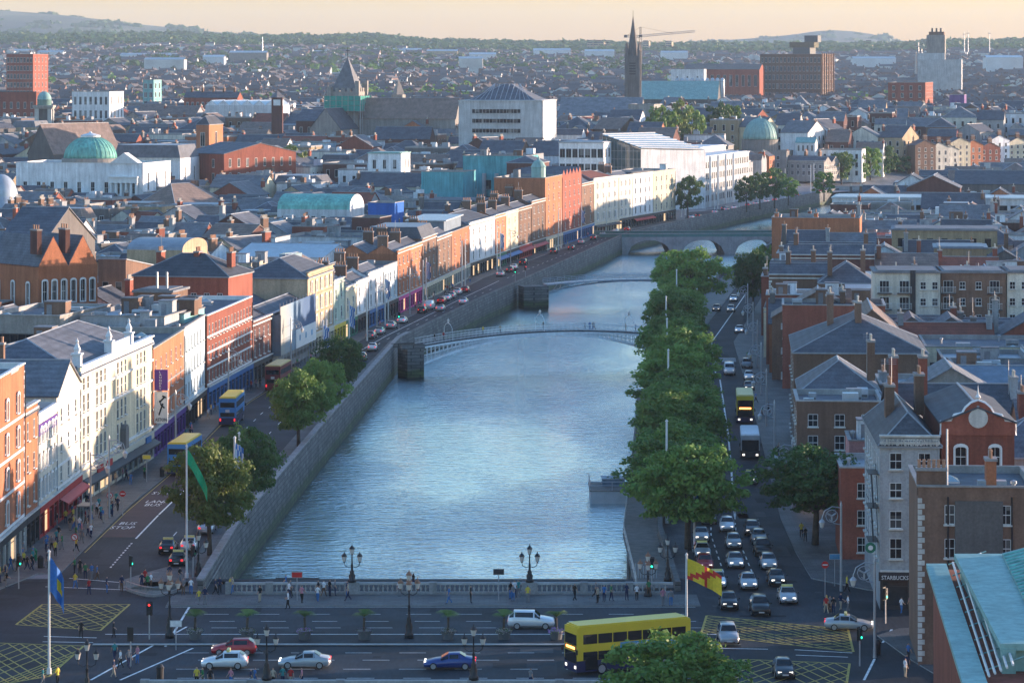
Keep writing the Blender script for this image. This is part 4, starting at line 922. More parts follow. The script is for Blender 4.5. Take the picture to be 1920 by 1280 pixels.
# ---- left side blocks just behind the quay row
GL = 'roofscape behind the left quay'
LB = [
 ('gabled_hall','orange brick hall with two pointed gables and paired tall chimneys',72,183,500,515,16,40,dict(wall='brick_orange',roof='N',rh=5.0,fl=2,bays=6,win=(.9,1.6),wt='arch',det=2,gf=5.5,chim=((.02,.1,1.0,3),(.52,.1,1.0,3)),chw='brick_dark',sl=3)),
 ('slate_roofed_hall','large dark slate roofed hall behind the orange gabled brick hall',-10,75,462,545,26,-14,dict(wall='stone_dark',roof='gx',rh=6.5,fl=2,bays=3,det=1)),
 ('zinc_roofed_house','brown house with grey zinc roof right of the orange gabled hall',184,236,505,548,14,-14,dict(wall='brick_brown',roof='shed',rh=2,roofm='lead',fl=3,bays=2,wt='plain',det=1,win=(1.2,2.4))),
 ('barrel_roofed_block','long pale clad block with curved metal roof above the dark slate house',238,342,468,600,16,-12,dict(wall='sandstone',roof='barrel',rh=2.0,roofm='lead',fl=2,bays=7,wt='plain',det=1)),
 ('dark_brick_house','long dark brick house with hipped slate roof and thick chimneys',250,428,516,520,14,-12,dict(wall='brick_red',roof='hip',rh=3.4,fl=2,bays=7,win=(1.0,1.6),det=2,chim=((.15,.5,.2,4),(.55,.5,.2,4),(.9,.5,.2,4)),chw='brick_red')),
 ('glazed_office','curved glazed office with cream bands at the left edge',-30,112,590,452,22,-12,dict(wall='stone',roof='flat',fl=2,bays=9,win=(1.3,2.6),wt='strip',det=2,clut=6,vary=False)),
 ('white_flat_roofed_house','white house with flat roof and window strip at left edge',8,68,648,418,13,-10,dict(wall='white_wall',roof='flat',fl=1,bays=2,win=(1.5,1.2),det=2,clut=4,gf=8,wt='plain')),
 ('flat_roofed_house','wide pale flat roof crowded with vents and pipes',150,308,592,455,22,-9,dict(wall='render_grey',roof='flat',roofm='felt_pale',fl=2,bays=0,det=1,clut=18)),
 ('green_glazed_house','house with green glazed side above the pale blue building',300,345,588,462,12,-9,dict(wall='teal_panel',roof='flat',fl=2,bays=4,wt='strip',det=1,clut=4,win=(1.,1.6),sr=4)),
 ('brick_stair_tower','brown brick plant house with a pair of metal flues',252,322,548,482,9,-10,dict(wall='brick_brown',roof='slab',roofm='felt',fl=1,bays=2,win=(.9,1.2),gf=13,det=1,clut=0)),
 ('grey_hall','grey rendered hall with brown slate hip and glass lantern',468,570,520,590,18,-14,dict(wall='stone',roof='hip',rh=4.2,roofm='slate_brown',fl=2,bays=0,det=1)),
 ('white_house','white rendered house with long low metal roof behind pale quay houses',440,605,480,655,24,-14,dict(wall='white_wall',roof='gx',rh=2.2,roofm='metal_roof',fl=3,bays=8,det=1,wt='plain')),
 ('white_house','white stepped house below the blue wall',520,700,444,735,20,-15,dict(wall='white_wall',roof='flat',fl=3,bays=8,det=1,clut=10,wt='plain')),
 ('grey_house','grey zinc topped house with terrace left of white corner house',760,855,420,790,16,-16,dict(wall='zinc_blue',roof='slab',roofm='metal_roof',fl=3,bays=5,det=1,wt='plain',sr=3)),
 ('glass_barrel_house','white house with green glass barrel vault and round windows',520,655,392,850,16,-12,dict(wall='white_wall',roof='barrel',rh=4,roofm='copper',fl=3,bays=7,wt='grid',det=0,sl=2)),
 ('turquoise_building','turquoise copper clad building with dark framed bays and white columns',868,985,292,1010,18,-14,dict(wall='turquoise',roof='flat',fl=2,bays=4,win=(3.2,3.4),wt='dark',det=1,gf=6,top=6.5,clut=5)),
 ('turquoise_building','smaller turquoise copper clad wing stepping down to the left',790,868,322,985,16,-14,dict(wall='turquoise',roof='flat',fl=1,bays=0,det=0)),
 ('dark_brick_tower','dark red brick stair tower beside the turquoise building',950,1008,305,985,16,-14,dict(wall='brick_dark',roof='hip',rh=2,fl=2,bays=2,det=0,sr=2)),
 ('blue_house','house with a vivid blue painted wall among grey roofs',690,740,380,815,10,-12,dict(wall='blue_wall',roof='flat',fl=1,bays=0,det=0,sr=1)),
 ('brick_house','low brick house below the vivid blue wall',660,712,408,780,12,-12,dict(wall='brick_dark',roof='flat',fl=2,bays=2,det=0)),
 ('white_pavilion','white house with green copper eaves and roof garden',690,752,288,1060,13,-12,dict(wall='white_wall',roof='slab',roofm='copper_pale',fl=4,bays=3,det=0,sr=3)),
 ('pale_stone_block','long pale stone block with glazed top floor left of the quay bend',790,920,378,905,22,-15,dict(wall='brick_yellow',roof='slab',roofm='felt',fl=2,bays=8,det=0,sr=4,wt='plain')),
]
building('slate_roofed_house', (-57.2,349), (-55.8,371.5), 13, 13.3, wall='brick_brown', roof='gx', rh=4.2, fl=2, bays=0, det=1, label='broad blue slate roof behind the travel sign near the left edge', group=GL, chim=((.05,.5,2,5),(.95,.5,2,5)))
for nm, lb_, x0, x1, yt, Y, dp, rz, kw in LB:
    kw.setdefault('fl', 2); b = fb(nm, lb_, x0, x1, yt, Y, dp, rz, group=GL, **kw)
    if 'glass lantern' in lb_:
        m = MB(); m.box(4,6,zat(yt,Y)+3.1,7,11,zat(yt,Y)+4.2); m.build('lantern', 'glass_roof', b)
    if 'metal flues' in lb_:
        for k in (1.6,3.2):
            m = MB(); m.lathe([(.18,0),(.18,2.6),(.26,2.7)], 8); m.build('flue', 'steel', b, loc=(1.2+k,3,zat(yt,Y)+.4))
    if 'white columns' in lb_:
        for k in range(2):
            m = MB(); m.lathe([(.7,0),(.7,17)], 12); m.build('column', 'steel', b, loc=(7.5+k*4.2,-1.2,1))
    if 'roof windows' in lb_:
        for k in range(7):
            m = MB(); s = zat(yt,Y); x = 2+rndb.random()*8; y_ = 1.5+rndb.random()*6; zz = s+4.6*y_/9+.06; m.poly([(x,y_,zz),(x+.9,y_,zz),(x+.9,y_+1.2,zz+.62),(x,y_+1.2,zz+.62)]); m.build('roof_light', 'glass_roof', b)
# ---------------------------------------------------------------- landmarks
EAVE = False
def dome_prof(r, h, n=10): return [(r*math.cos(math.pi/2*i/n*.97), h*math.sin(math.pi/2*i/n*.97)) for i in range(n+1)]
def landmark(name, label, px, Y, cat='building', rz=0, z=None):
    X = xat(px, Y); return thing(name, label, cat, (X, Y, terr(X, Y) if z is None else z), R(rz))
def claim(px0, px1, Y, depth):
    DONE.append([Vector((xat(px0,Y),Y)),Vector((xat(px1,Y),Y)),Vector((xat(px1,Y),Y+depth)),Vector((xat(px0,Y),Y+depth))])
# domed hall on the left
b = fb('domed_hall', 'white columned hall with large green copper dome on the left', 30, 268, 305, 1000, 28, -12, wall='white_wall', roof='flat', roofm='lead', fl=2, bays=9, win=(1.3,2.4), det=1, gf=4, top=4.5, trim='trim_white', sr=3)
h_ = zat(305,1000); cx = wd(30,135,1000)+3
m = MB(); m.lathe([(9.4,h_-1),(9.4,h_+1.2),(9.0,h_+1.3)], 32, (cx,12,0)); m.build('drum', 'stone', b)
m = MB(); m.lathe([(r, h_+1.3+z) for r, z in dome_prof(8.6,7.2)], 40, (cx,12,0)); dm = m.build('dome', 'copper', b, True)
for i in range(32):
    a = 2*math.pi*i/32; m = MB(); m.tube([(cx+r*1.005*math.cos(a),12+r*1.005*math.sin(a),h_+1.3+z) for r, z in dome_prof(8.6,7.2)[:-2]], .09, 4); m.build('rib', 'copper', dm)
m = MB(); m.lathe([(3.2,h_+8.1),(3.2,h_+8.6),(3.4,h_+8.7),(.6,h_+9.5),(.2,h_+10)], 20, (cx,12,0)); m.build('lantern', 'trim_white', b)
w_ = wd(30,268,1000)
m = MB(); m.box(w_-9,-1.6,h_-6.3,w_+.6,-.02,h_-4.6); m.box(w_-9.3,-2,h_-4.6,w_+.8,-.02,h_-4.2); m.build('entablature', 'trim_white', b)
for i in range(6):
    m = MB(); m.lathe([(.6,-1),(.55,0),(.45,h_-6.6),(.65,h_-6.3)], 10); m.build('column', 'trim_white', b, loc=(w_-8.4+i*1.7,-1.1,0))
m = MB(); tri = [(w_-9.3,h_-.1),(w_+.8,h_-.1),(w_-4.3,h_+3.4)]; m.sweep([[(x,-.4,z) for x,z in tri],[(x,4,z) for x,z in tri]], 0); m.build('pediment', 'trim_white', b)
# silver egg shaped hall at left edge
t = landmark('round_theatre', 'silver domed round hall at the left edge', 2, 900); m = MB(); m.lathe([(5,-1),(5,14)]+[(5*math.cos(a), 14+7.5*math.sin(a)) for a in [math.pi/2*i/8*.98 for i in range(9)]], 28); m.build('metal_shell', 'metal_roof', t, True); claim(-40,40,895,14)
m = MB(); m.lathe([(5.3,10),(5.3,11.4)], 28); m.build('ring_wall', 'white_wall', t)
# clock tower with small green dome
t = landmark('domed_tower', 'slim stone tower with small green dome near the left edge', 83, 1380); zt = zat(185,1380)-t.location.z; wd_ = 3.8
m = MB()
for z0_, z1_, s in ((-2,zt-14,wd_+.5),(zt-14,zt-13,wd_+.9),(zt-4.6,zt-4,wd_+.4),(zt-4,zt-3,wd_+.8)): m.box(-s,-s,z0_,s,s,z1_)
m.build('shaft', 'stone', t)
for sx in (-1,1):
    for sy in (-1,1):
        m = MB(); m.box(-.9,-.9,0,.9,.9,8.4); m.build('belfry_pier', 'trim', t, loc=(sx*(wd_-.9),sy*(wd_-.9),zt-13))
m = MB(); m.box(-2.6,-2.6,zt-13,2.6,2.6,zt-4.6); m.build('louvre', 'stone_dark', t)
m = MB(); m.lathe([(3.2,zt-3),(3.2,zt-.5),(3.6,zt-.4)]+[(3.2*math.cos(a),zt-.4+3.6*math.sin(a)) for a in [math.pi/2*i/8*.97 for i in range(9)]]+[(.1,zt+4.4)], 20); m.build('dome', 'copper_pale', t, True)
claim(60,105,1375,10)
# church with pyramid spire and scaffold netting
t = landmark('church', 'stone church tower with dark pyramid spire, wrapped in green scaffold netting', 652, 1350, 'church', -14)
z0 = t.location.z; P = lambda y: zat(y,1350)-z0; s = 6.4
m = MB(); m.box(-s,-s,-2,s,s,P(172)); 
for i in range(5):
    for a, b_ in ((-s+i*2.9,-s-.05),): 
        m.box(-s+i*2.7,-s-.02,P(172),-s+i*2.7+1.5,-s+.6,P(165)); m.box(s-.6,-s+i*2.7,P(172),s+.02,-s+i*2.7+1.5,P(165)); m.box(-s-.02,-s+i*2.7,P(172),-s+.6,-s+i*2.7+1.5,P(165))
for sx in (-1,1):
    for sy in (-1,1): m.box(sx*s-.9,sy*s-.9,P(180),sx*s+.9,sy*s+.9,P(152) if sx > 0 else P(162))
m.build('tower', 'stone', t)
m = MB(); a = 5.8; ap = (0,0,P(107)); zb = P(170); c4 = [(-a,-a,zb),(a,-a,zb),(a,a,zb),(-a,a,zb)]
for i in range(4): m.poly([c4[i],c4[(i+1)%4],ap])
m.build('spire', 'slate_grey', t)
m = MB(); m.tube([(0,0,P(108)),(0,0,P(88))], .16, 5); m.box(-.9,-.1,P(96),.9,.1,P(96)+.3); m.build('weathervane', 'iron_black', t)
nt_ = ob('scaffold', None, t)
for (x0,y0,x1,y1) in ((-s-1.8,-s-1.8,s+1.8,-s-1.7),(s+1.7,-s-1.7,s+1.8,s+1.8)):
    for k, (ya, yb) in enumerate(((208,198),(197.4,189),(188.4,180))):
        m = MB(); m.box(x0,y0,P(ya),x1,y1,P(yb)); m.build('netting', 'net_green', nt_)
    m = MB(); m.box(x0-.2,y0-.2,P(210),x1+.2,y1+.2,P(208.3)); m.build('scaffold_deck', 'timber', nt_)
for k in range(7):
    for (x,y_) in ((-s-1.9+k*(2*s+3.7)/6,-s-1.9),(s+1.95,-s-1.9+k*(2*s+3.7)/6)):
        m = MB(); m.tube([(x,y_,0),(x,y_,P(178))], .12, 4); m.build('standard', 'steel', nt_)
ro = roof_mb('gx', 44, 13, P(222), 9).build('nave_roof', ['slate_brown','lead','stone'], t); ro.location = (s,-5,0)
m = MB(); m.box(s+.1,-4.8,-2,s+43.8,7.8,P(222)); 
for x in (s,s+44): m.poly([(x,-5,P(222)),(x,8,P(222)),(x,1.5,P(222)+8.9)])
m.build('nave_wall', 'stone', t)
ro = roof_mb('gy', 14, 26, P(240), 9).build('transept_roof', ['slate','lead','stone'], t); ro.location = (-7,-33,0)
m = MB(); m.box(-6.9,-32.8,-2,6.9,-7,P(240)); m.poly([(-7,-33,P(240)),(7,-33,P(240)),(0,-33,P(240)+8.9)]); m.build('transept_wall', 'stone', t)
for x in (s+12,s+26): 
    m = MB(); m.box(x-2.6,14,0,x+2.6,19,P(178 if x < 25 else 190)); m.lathe([(2.9,P(178)),(.1,P(148))], 4, (x,16.5,0)) if x < 25 else None; m.build('pinnacle', 'stone', t)
claim(600,745,1310,60)
# concrete office block with hipped glazed plant roof
b = fb('office_block', 'bulky pale concrete office block with dark recessed window strips', 860, 1018, 190, 1250, 34, -10, wall='concrete', roof='slab', roofm='concrete', fl=0, bays=0, det=1, trim='concrete')
w_ = wd(860,1018,1250)*1.01; h_ = zat(190,1250)-b.location.z
for k, y in enumerate((205,223,241.5,260,278)):
    z = zat(y,1250)-b.location.z; m = MB(); m.box(5.5,-.06,z-1.6,25.5,.4,z,1); m.box(5.3,-.3,z-1.85,25.7,.02,z-1.6); 
    for i in range(14): m.box(5.5+i*1.43,-.12,z-1.6,5.62+i*1.43,-.05,z)
    m.build('window_strip', ['concrete','pane'], b)
    for i in range(7):
        m = MB(); m.box(w_-.4,2.5+i*4.2,z-1.7,w_+.05,5.6+i*4.2,z-.1,1); m.box(w_,2.5+i*4.2,z-1.9,w_+.2,5.6+i*4.2,z-1.7); m.build('window', ['concrete','pane'], b)
m = MB(); m.add(roof_mb('hip', w_-8, 26, h_+.5, 6.4)); o = m.build('plant_roof', ['slate','steel','slate'], b, loc=(4,4,0))
for i in range(12):
    m = MB(); x = 6+i*(w_-12)/11; m.tube([(x,4.0,h_+.6),(min(max(x,12),w_-12),16,h_+7)], .12, 4); m.build('glazing_bar', 'steel', b)
claim(845,1050,1240,44)
# big stone church, slender spire church, green roofed church
b = fb('stone_church', 'large grey stone church with dark slate roof and arched windows', 1046, 1200, 222, 1480, 30, -8, eave=True, wall='stone', roof='gx', rh=10, roofm='slate_grey', fl=1, bays=7, win=(2.2,4.2), wt='arch', det=1, gf=9, cat='church')
b = fb('battlemented_church', 'square stone church front with battlements beside the slate roofed nave', 1178, 1226, 196, 1440, 20, -14, wall='stone', roof='flat', fl=1, bays=1, win=(3.4,5.5), wt='arch', det=1, gf=10, cat='church')
t = landmark('spire_church', 'slender dark church spire rising above the skyline', 1187, 1760, 'church', -8); z0 = t.location.z; P = lambda y: zat(y,1760)-z0
m = MB(); m.box(-3.6,-3.6,-2,3.6,3.6,P(105)); m.box(-4,-4,P(150),4,4,P(148)); 
for sx in (-1,1):
    for sy in (-1,1): m.box(sx*3.6-.8,sy*3.6-.8,-2,sx*3.6+.8,sy*3.6+.8,P(95)); m.lathe([(1.0,P(95)),(.05,P(78))], 6, (sx*3.6,sy*3.6,0))
m.build('tower', 'stone_dark', t)
for k in range(5): 
    m = MB(); m.box(-1.8,-3.75,P(140-k*5),1.8,-3.62,P(138-k*5)); m.build('louvre', 'shop_dark', t)
m = MB(); m.lathe([(3.4,P(105)),(2.6,P(85)),(1.5,P(62)),(.7,P(44)),(.12,P(30))], 8); m.build('spire', 'stone_dark', t)
m = MB(); m.tube([(0,0,P(31)),(0,0,P(20))], .12, 4); m.build('cross', 'iron_black', t)
b = fb('green_roofed_church', 'long church with bright green copper roof and arched clerestory', 1196, 1345, 186, 1790, 26, -8, eave=True, wall='stone_dark', roof='gx', rh=10.5, roofm='copper_pale', fl=1, bays=11, win=(2.4,3.6), wt='arch', det=1, gf=8, cat='church')
claim(1165,1360,1750,20)
# domed church and stone quay terrace beyond the river bend
b = fb('domed_church', 'church with pale green copper dome beyond the river bend', 1372, 1475, 284, 1335, 24, -12, wall='stone', roof='flat', fl=2, bays=4, det=0, cat='church'); h_ = zat(284,1335)-b.location.z; cx = wd(1372,1419,1335)
m = MB(); m.lathe([(8,h_-1),(8,zat(263,1335)-b.location.z),(8.3,zat(262,1335)-b.location.z)], 28, (cx,11,0)); m.build('drum', 'stone', b)
zb = zat(262,1335)-b.location.z; m = MB(); m.lathe([(r, zb+z) for r, z in dome_prof(7.4,9.2)], 36, (cx,11,0)); dm = m.build('dome', 'copper_pale', b, True)
for i in range(24):
    a = 2*math.pi*i/24; m = MB(); m.tube([(cx+r*1.006*math.cos(a),11+r*1.006*math.sin(a),zb+z) for r, z in dome_prof(7.4,9.2)[:-1]], .1, 4); m.build('rib', 'copper_pale', dm)
m = MB(); m.lathe([(.8,zb+9),(.5,zb+9.8),(.1,zb+10.6)], 8, (cx,11,0)); m.build('finial', 'copper_pale', b)
fb('temple_fronted_chapel', 'small white temple topped belfry with green roof near the pale dome', 1492, 1528, 258, 1345, 10, -12, wall='white_wall', roof='gx', rh=2.2, roofm='copper_pale', fl=1, bays=4, win=(.7,2.4), det=0, gf=16, top=.8)
# civic building: wedge of glass and long white office with columns
t = landmark('glass_wedge_building', 'civic building with sloping glass roof and glazed gable', 1130, 1130, rz=-24, z=0); P = lambda y: zat(y,1130)
z1, z2 = P(252), P(282); w1 = wd(1130,1192,1130)+3; dd = 30
m = MB(); m.poly([(0,0,z1),(w1,0,z2+1),(w1+14,dd,z2),(9,dd,z1)]); m.poly([(0,0,z1-.4),(w1,0,z2+.6),(w1+14,dd,z2-.4),(9,dd,z1-.4)]); m.build('roof', 'glass_roof', t)
for i in range(8):
    f = i/7; m = MB(); m.tube([(f*w1,0,z1+(z2+1-z1)*f+.1),(9+f*(w1+5),dd,z1+(z2-z1)*f+.1)], .22, 4); m.build('roof_rib', 'trim_white', t)
m = MB(); m.poly([(0,0,-1),(w1,0,-1),(w1,0,z2+.5),(0,0,z1-.5)]); m.poly([(w1,0,-1),(w1+14,dd,-1),(w1+14,dd,z2-.5),(w1,0,z2+.5)],1); m.poly([(0,0,-1),(0,0,z1-.5),(9,dd,z1-.5),(9,dd,-1)],1); m.build('wall', ['glass_wall','white_wall'], t)
for i in range(11):
    m = MB(); x = w1*i/10; m.box(x-.06,-.12,-1,x+.06,-.02,z1+(z2-z1)*i/10-.5); m.build('mullion', 'steel', t)
for i in range(7):
    m = MB(); z = 4+i*3; m.box(0,-.1,z,w1 if z < z2 else w1*(z1-z)/(z1-z2),-.03,z+.12); m.build('transom', 'steel', t)
claim(1090,1260,1105,45)
fb('stone_office', 'pale stone office wing left of the glass wedge', 1048, 1132, 268, 1120, 24, -14, wall='white_wall', roof='slab', roofm='felt_pale', fl=4, bays=7, wt='strip', det=0, win=(1.8,1.3), sr=4, vary=False)
b = fb('white_office', 'long white civic office with overhanging roof on tall slim columns', 1240, 1318, 296, 1150, 85, -16, wall='concrete', roof='slab', roofm='trim_white', fl=4, bays=8, win=(1.7,1.4), wt='strip', det=1, sr=24, vary=False)
b2 = fb('white_office', 'upper white office storey with glazed strip behind the overhanging roof', 1205, 1300, 280, 1190, 60, -16, wall='concrete', roof='slab', roofm='trim_white', fl=4, bays=6, win=(1.7,1.4), wt='strip', det=0, sr=12, vary=False)
h_ = zat(296,1150)
for i in range(4):
    m = MB(); m.lathe([(.45,0),(.45,h_)], 10); m.build('column', 'trim_white', b, loc=(wd(1240,1318,1150)*1.03+2.2,2+i*14,0))
fb('stone_terrace', 'pale stone quay terrace with rows of windows below the pale dome', 1448, 1545, 293, 1335, 18, -28, wall='stone', roof='M', rh=2.6, par=.8, fl=4, bays=9, det=0, sr=8, chim=((.2,.3,2),(.5,.5,2),(.8,.4,2)), cat='building')
# sunlit quay houses at far right, seen over the trees
xs = [(1716,1742,'brick_brown'),(1742,1760,'ivory'),(1760,1782,'ivory'),(1782,1805,'cream'),(1806,1838,'brick_orange'),(1838,1856,'brick_red'),(1856,1890,'white_wall'),(1890,1930,'cream')]
for i, (x0, x1, wl_) in enumerate(xs):
    nm = ('brown brick','ivory','second ivory','cream','orange brick','red brick','white','broad cream')[i]
    fb('quay_house', nm+' sunlit house front over the quay trees at far right', x0-14, x0, 262+(i%3)*6-i*1.5, 1390+i*6, 12, -58, wall=wl_, roof='gx', rh=2.4, fl=4, bays=0, sr=3, det=0, chim=((.9,.5,1.6),), win=(1.1,1.8), group='sunlit far quay house fronts')
fb('long_dark_block', 'long dark grey side wall behind the sunlit far quay houses', 1625, 1716, 248, 1430, 20, -14, wall='stone_dark', roof='gx', rh=3, fl=2, bays=0, det=0)
# red brick office, brewery blocks, stepped tower, left brick block
fb('brick_office', 'large plum red brick office with sunlit end and balconies', 1665, 1735, 155, 1750, 40, -14, wall='brick_red', roof='flat', fl=6, bays=4, det=0, sr=6, win=(1.4,1.5), vary=False)
fb('tan_office', 'long tan office building with big square windows below the brewery', 1560, 1660, 205, 1560, 28, -12, wall='sandstone', roof='mans', rh=3.5, fl=3, bays=8, det=0, sr=5, win=(2.6,1.8), vary=False)
fb('slate_pavilion', 'stone pavilion with steep slate pyramid roof in front of the brewery', 1475, 1520, 180, 1700, 16, -12, wall='stone', roof='pyr', rh=7, roofm='slate_grey', fl=2, bays=3, det=0, sr=2)
b = fb('brewery', 'massive brown brick brewery with pilasters and sunlit end on the skyline', 1425, 1540, 102, 2300, 42, -18, wall='brick_brown', roof='flat', fl=6, bays=16, win=(1.5,2.6), det=0, sr=12, vary=False, bands=0, clut=3); h_ = zat(102,2300)-b.location.z
m = MB(); w_ = wd(1425,1540,2300); m.box(w_*.52,6,h_-.5,w_*.8,26,h_+5); m.box(w_*.45,8,h_+5,w_*.86,24,h_+9,1); m.box(w_*.7,8,h_+9,w_*.92,20,h_+14); m.build('rooftop_bar', ['steel_dark','glass_wall'], b)
for i in range(6):
    m = MB(); m.box(w_*1.02,1+i*8,10,w_*1.02+.7,2.2+i*8,h_+.8); m.build('pilaster', 'brick_brown', b)
b = fb('brewhouse', 'low red brick brewery hall left of the massive brown brewery', 1282, 1424, 120, 2250, 40, -10, wall='brick_red', roof='gx', rh=4, roofm='slate_brown', fl=2, bays=12, det=0, win=(2,3))
t = landmark('power_tower', 'stepped pale concrete tower block on the right skyline', 1760, 2420, rz=-10); P = lambda y: zat(y,2420)-t.location.z
for i, (x0,x1,y_,m_) in enumerate(((1722,1803,112,'concrete'),(1722,1772,100,'concrete'),(1738,1772,66,'stone'),(1742,1770,60,'brick_brown'))):
    m = MB(); m.box(wd(1760,x0,2420),-10+i*2,-2,wd(1760,x1,2420),16,P(y_)); 
    for k in range(3): m.box(wd(1760,x0,2420)-.1,-10.15+i*2,P(y_)-6-k*7,wd(1760,x1,2420)+.1,16,P(y_)-5-k*7)
    m.build('tower_step', m_, t)
for k in range(3):
    m = MB(); m.tube([(wd(1760,1748+k*8,2420),4,P(62)),(wd(1760,1748+k*8,2420),4,P(53))], .9, 8); m.build('flue', 'steel_dark', t)
b = fb('brick_slab_block', 'tall red brick slab block with glazed top at upper left', 12, 62, 102, 1900, 24, -14, wall='brick_red', roof='flat', fl=8, bays=8, win=(1.3,1.6), det=0, sr=4, vary=False)
fb('brick_stair_block', 'orange brick tower with banded top left of the big trees', 368, 392, 218, 1130, 14, -16, wall='brick_orange', roof='pyr', rh=3, fl=3, bays=1, win=(1.6,1.8), det=0, sr=1)
b = fb('state_house', 'white classical house with dark mansard roof behind the domed hall', 212, 338, 272, 1060, 24, -10, wall='white_wall', roof='mans', rh=4.5, fl=2, bays=6, win=(1.3,2.2), det=1, top=4, sr=2)
fb('stone_hall', 'dark stone hall with huge brown slate roof behind the green dome', 52, 100, 232, 1120, 34, -38, wall='stone_dark', roof='gy', rh=11, roofm='slate_brown', fl=1, bays=0, det=0)
fb('slate_hipped_hall', 'stone hall with brown hipped roof and white lantern below the white house', 248, 330, 345, 925, 24, -34, wall='sandstone', roof='hip', rh=7, roofm='slate_brown', fl=1, bays=0, det=0, sr=8, win=(.8,1.6), gf=11, top=1)
fb('brick_mansion_flats', 'red brick mansion flats with white bay windows below the big trees', 345, 420, 268, 1085, 36, -40, wall='brick_red', roof='gx', rh=3.5, fl=4, bays=2, sr=8, det=0)
fb('clock_tower_house', 'brick house with small clock tower left of the netted church', 555, 620, 205, 1330, 20, -14, wall='brick_dark', roof='gx', rh=5, fl=2, bays=4, det=0)
t = landmark('clock_tower', 'small brick clock tower with white dials left of the church', 520, 1300); P = lambda y: zat(y,1300)-t.location.z
m = MB(); m.box(-2.3,-2.3,-1,2.3,2.3,P(183)); m.build('shaft', 'brick_dark', t); m = MB(); m.lathe([(3.3,P(183)),(.1,P(170))], 4); m.build('roof', 'slate', t)
m = MB(); m.box(-1.5,-2.45,P(198),1.5,-2.32,P(187)); m.box(2.32,-1.5,P(198),2.45,1.5,P(187)); m.build('dial', 'trim_white', t)
fb('tudor_house', 'dark gabled house with white bargeboards beside the netted church', 700, 805, 238, 1265, 14, -8, wall='brick_dark', roof='gx', rh=5, fl=2, bays=8, det=0, wt='grid', win=(1.4,1.6), gf=8)
fb('white_terrace', 'long white terraced flats with dark roofs right of the church', 716, 850, 184, 1500, 14, -8, wall='white_wall', roof='gx', rh=2.4, fl=3, bays=14, det=0, win=(1.4,1.4))
fb('brick_terrace', 'long red brick terrace with dormers and chimneys left of clock tower', 345, 445, 172, 1560, 14, -6, wall='brick_red', roof='gx', rh=3, fl=3, bays=10, det=0, chim=((.1,.5),(.3,.5),(.5,.5),(.7,.5),(.9,.5)))
fb('white_roofed_hall', 'white sunlit roofed hall in front of the brick terrace', 385, 520, 188, 1450, 24, -10, wall='white_wall', roof='N', rh=2.4, roofm='metal_roof', fl=1, bays=10, det=0, win=(1.2,1.2))
fb('white_modern_house', 'cluster of white modern flats below the upper left trees', 135, 205, 172, 1420, 20, -12, wall='white_wall', roof='flat', fl=4, bays=7, det=0, sr=4, clut=3)
fb('teal_flats', 'pale teal tower flats with square windows between two dark trees', 268, 288, 150, 1620, 12, -14, wall='teal_panel', roof='flat', fl=6, bays=2, det=0, sr=2, win=(1.6,1.7), vary=False)
fb('sloped_brick_block', 'red brick block with steep sloping roofline near the left edge', 0, 68, 172, 1480, 22, -10, wall='brick_red', roof='shed', rh=3, fl=4, bays=5, det=0)
fb('purple_house', 'block with a bright purple end wall at upper right', 1780, 1808, 178, 1700, 12, -14, wall='purple_wall', roof='flat', fl=2, bays=0, det=0)
fb('white_gallery_flats', 'white flats with open gallery bands and dark red stair panel', 1815, 1905, 205, 1560, 16, -10, wall='white_wall', roof='gx', rh=3, fl=3, bays=12, det=0, win=(1.8,1.5), vary=False)
fb('glazed_long_block', 'long pale blue glazed block behind the sunlit far quay houses', 1785, 1940, 236, 1500, 14, -6, wall='pale_blue', roof='slab', roofm='lead', fl=2, bays=24, det=0, win=(1.2,1.8), vary=False)
fb('tan_block', 'tan stone block with sunlit end wall right of the tan office', 1740, 1788, 213, 1530, 16, -14, wall='sandstone', roof='flat', fl=3, bays=2, det=0, sr=2)
fb('purple_shed', 'white warehouse with silver tanks behind the green church roof', 1258, 1320, 130, 2000, 20, -8, wall='white_wall', roof='flat', fl=2, bays=3, det=0)
for i in range(10):
    t = landmark('silver_tank', 'silver domed brewery tank behind the green church roof', 1270+i*9.4, 1960, 'tank'); t['group'] = 'brewery tanks'; P = lambda y: zat(y,1960)-t.location.z
    m = MB(); m.lathe([(1.45,-1),(1.45,P(152)),(1.3,P(149)),(.8,P(147)),(.05,P(146))], 12); m.build('shell', 'metal_roof', t, True); m = MB(); m.lathe([(1.55,P(153.5)),(1.55,P(153))], 12); m.build('band', 'steel_dark', t)
# tower crane
t = landmark('tower_crane', 'tower crane with long lattice jib on the skyline beside the spire', 1201, 2300, 'crane', z=20); P = lambda y: zat(y,2300)-20
def lattice(mb, p, q, s, n, r=.14):
    p, q = Vector(p), Vector(q); d = (q-p).normalized(); u = d.cross(Vector((0,1,0.01))).normalized()*s; v = d.cross(u).normalized()*s
    cs = [u+v, u-v, -u-v, -u+v]
    for c in cs: mb.tube([p+c,q+c], r, 4)
    for i in range(n):
        a = lerp(p,q,i/n); b_ = lerp(p,q,(i+1)/n)
        for j in range(4): mb.tube([a+cs[j],b_+cs[(j+1)%4]], r*.8, 3)
m = MB(); lattice(m,(0,0,0),(0,0,P(70)),.9,20); m.build('mast', 'steel_dark', t)
m = MB(); lattice(m,(0,0,P(68)),(wd(1201,1303,2300),0,P(59)),.7,26); m.build('jib', 'steel', t)
m = MB(); lattice(m,(0,0,P(69)),(wd(1201,1172,2300),0,P(68)),.8,7); m.box(wd(1201,1176,2300),-1,P(71),wd(1201,1170,2300),1,P(66)); m.build('counter_jib', 'steel_dark', t)
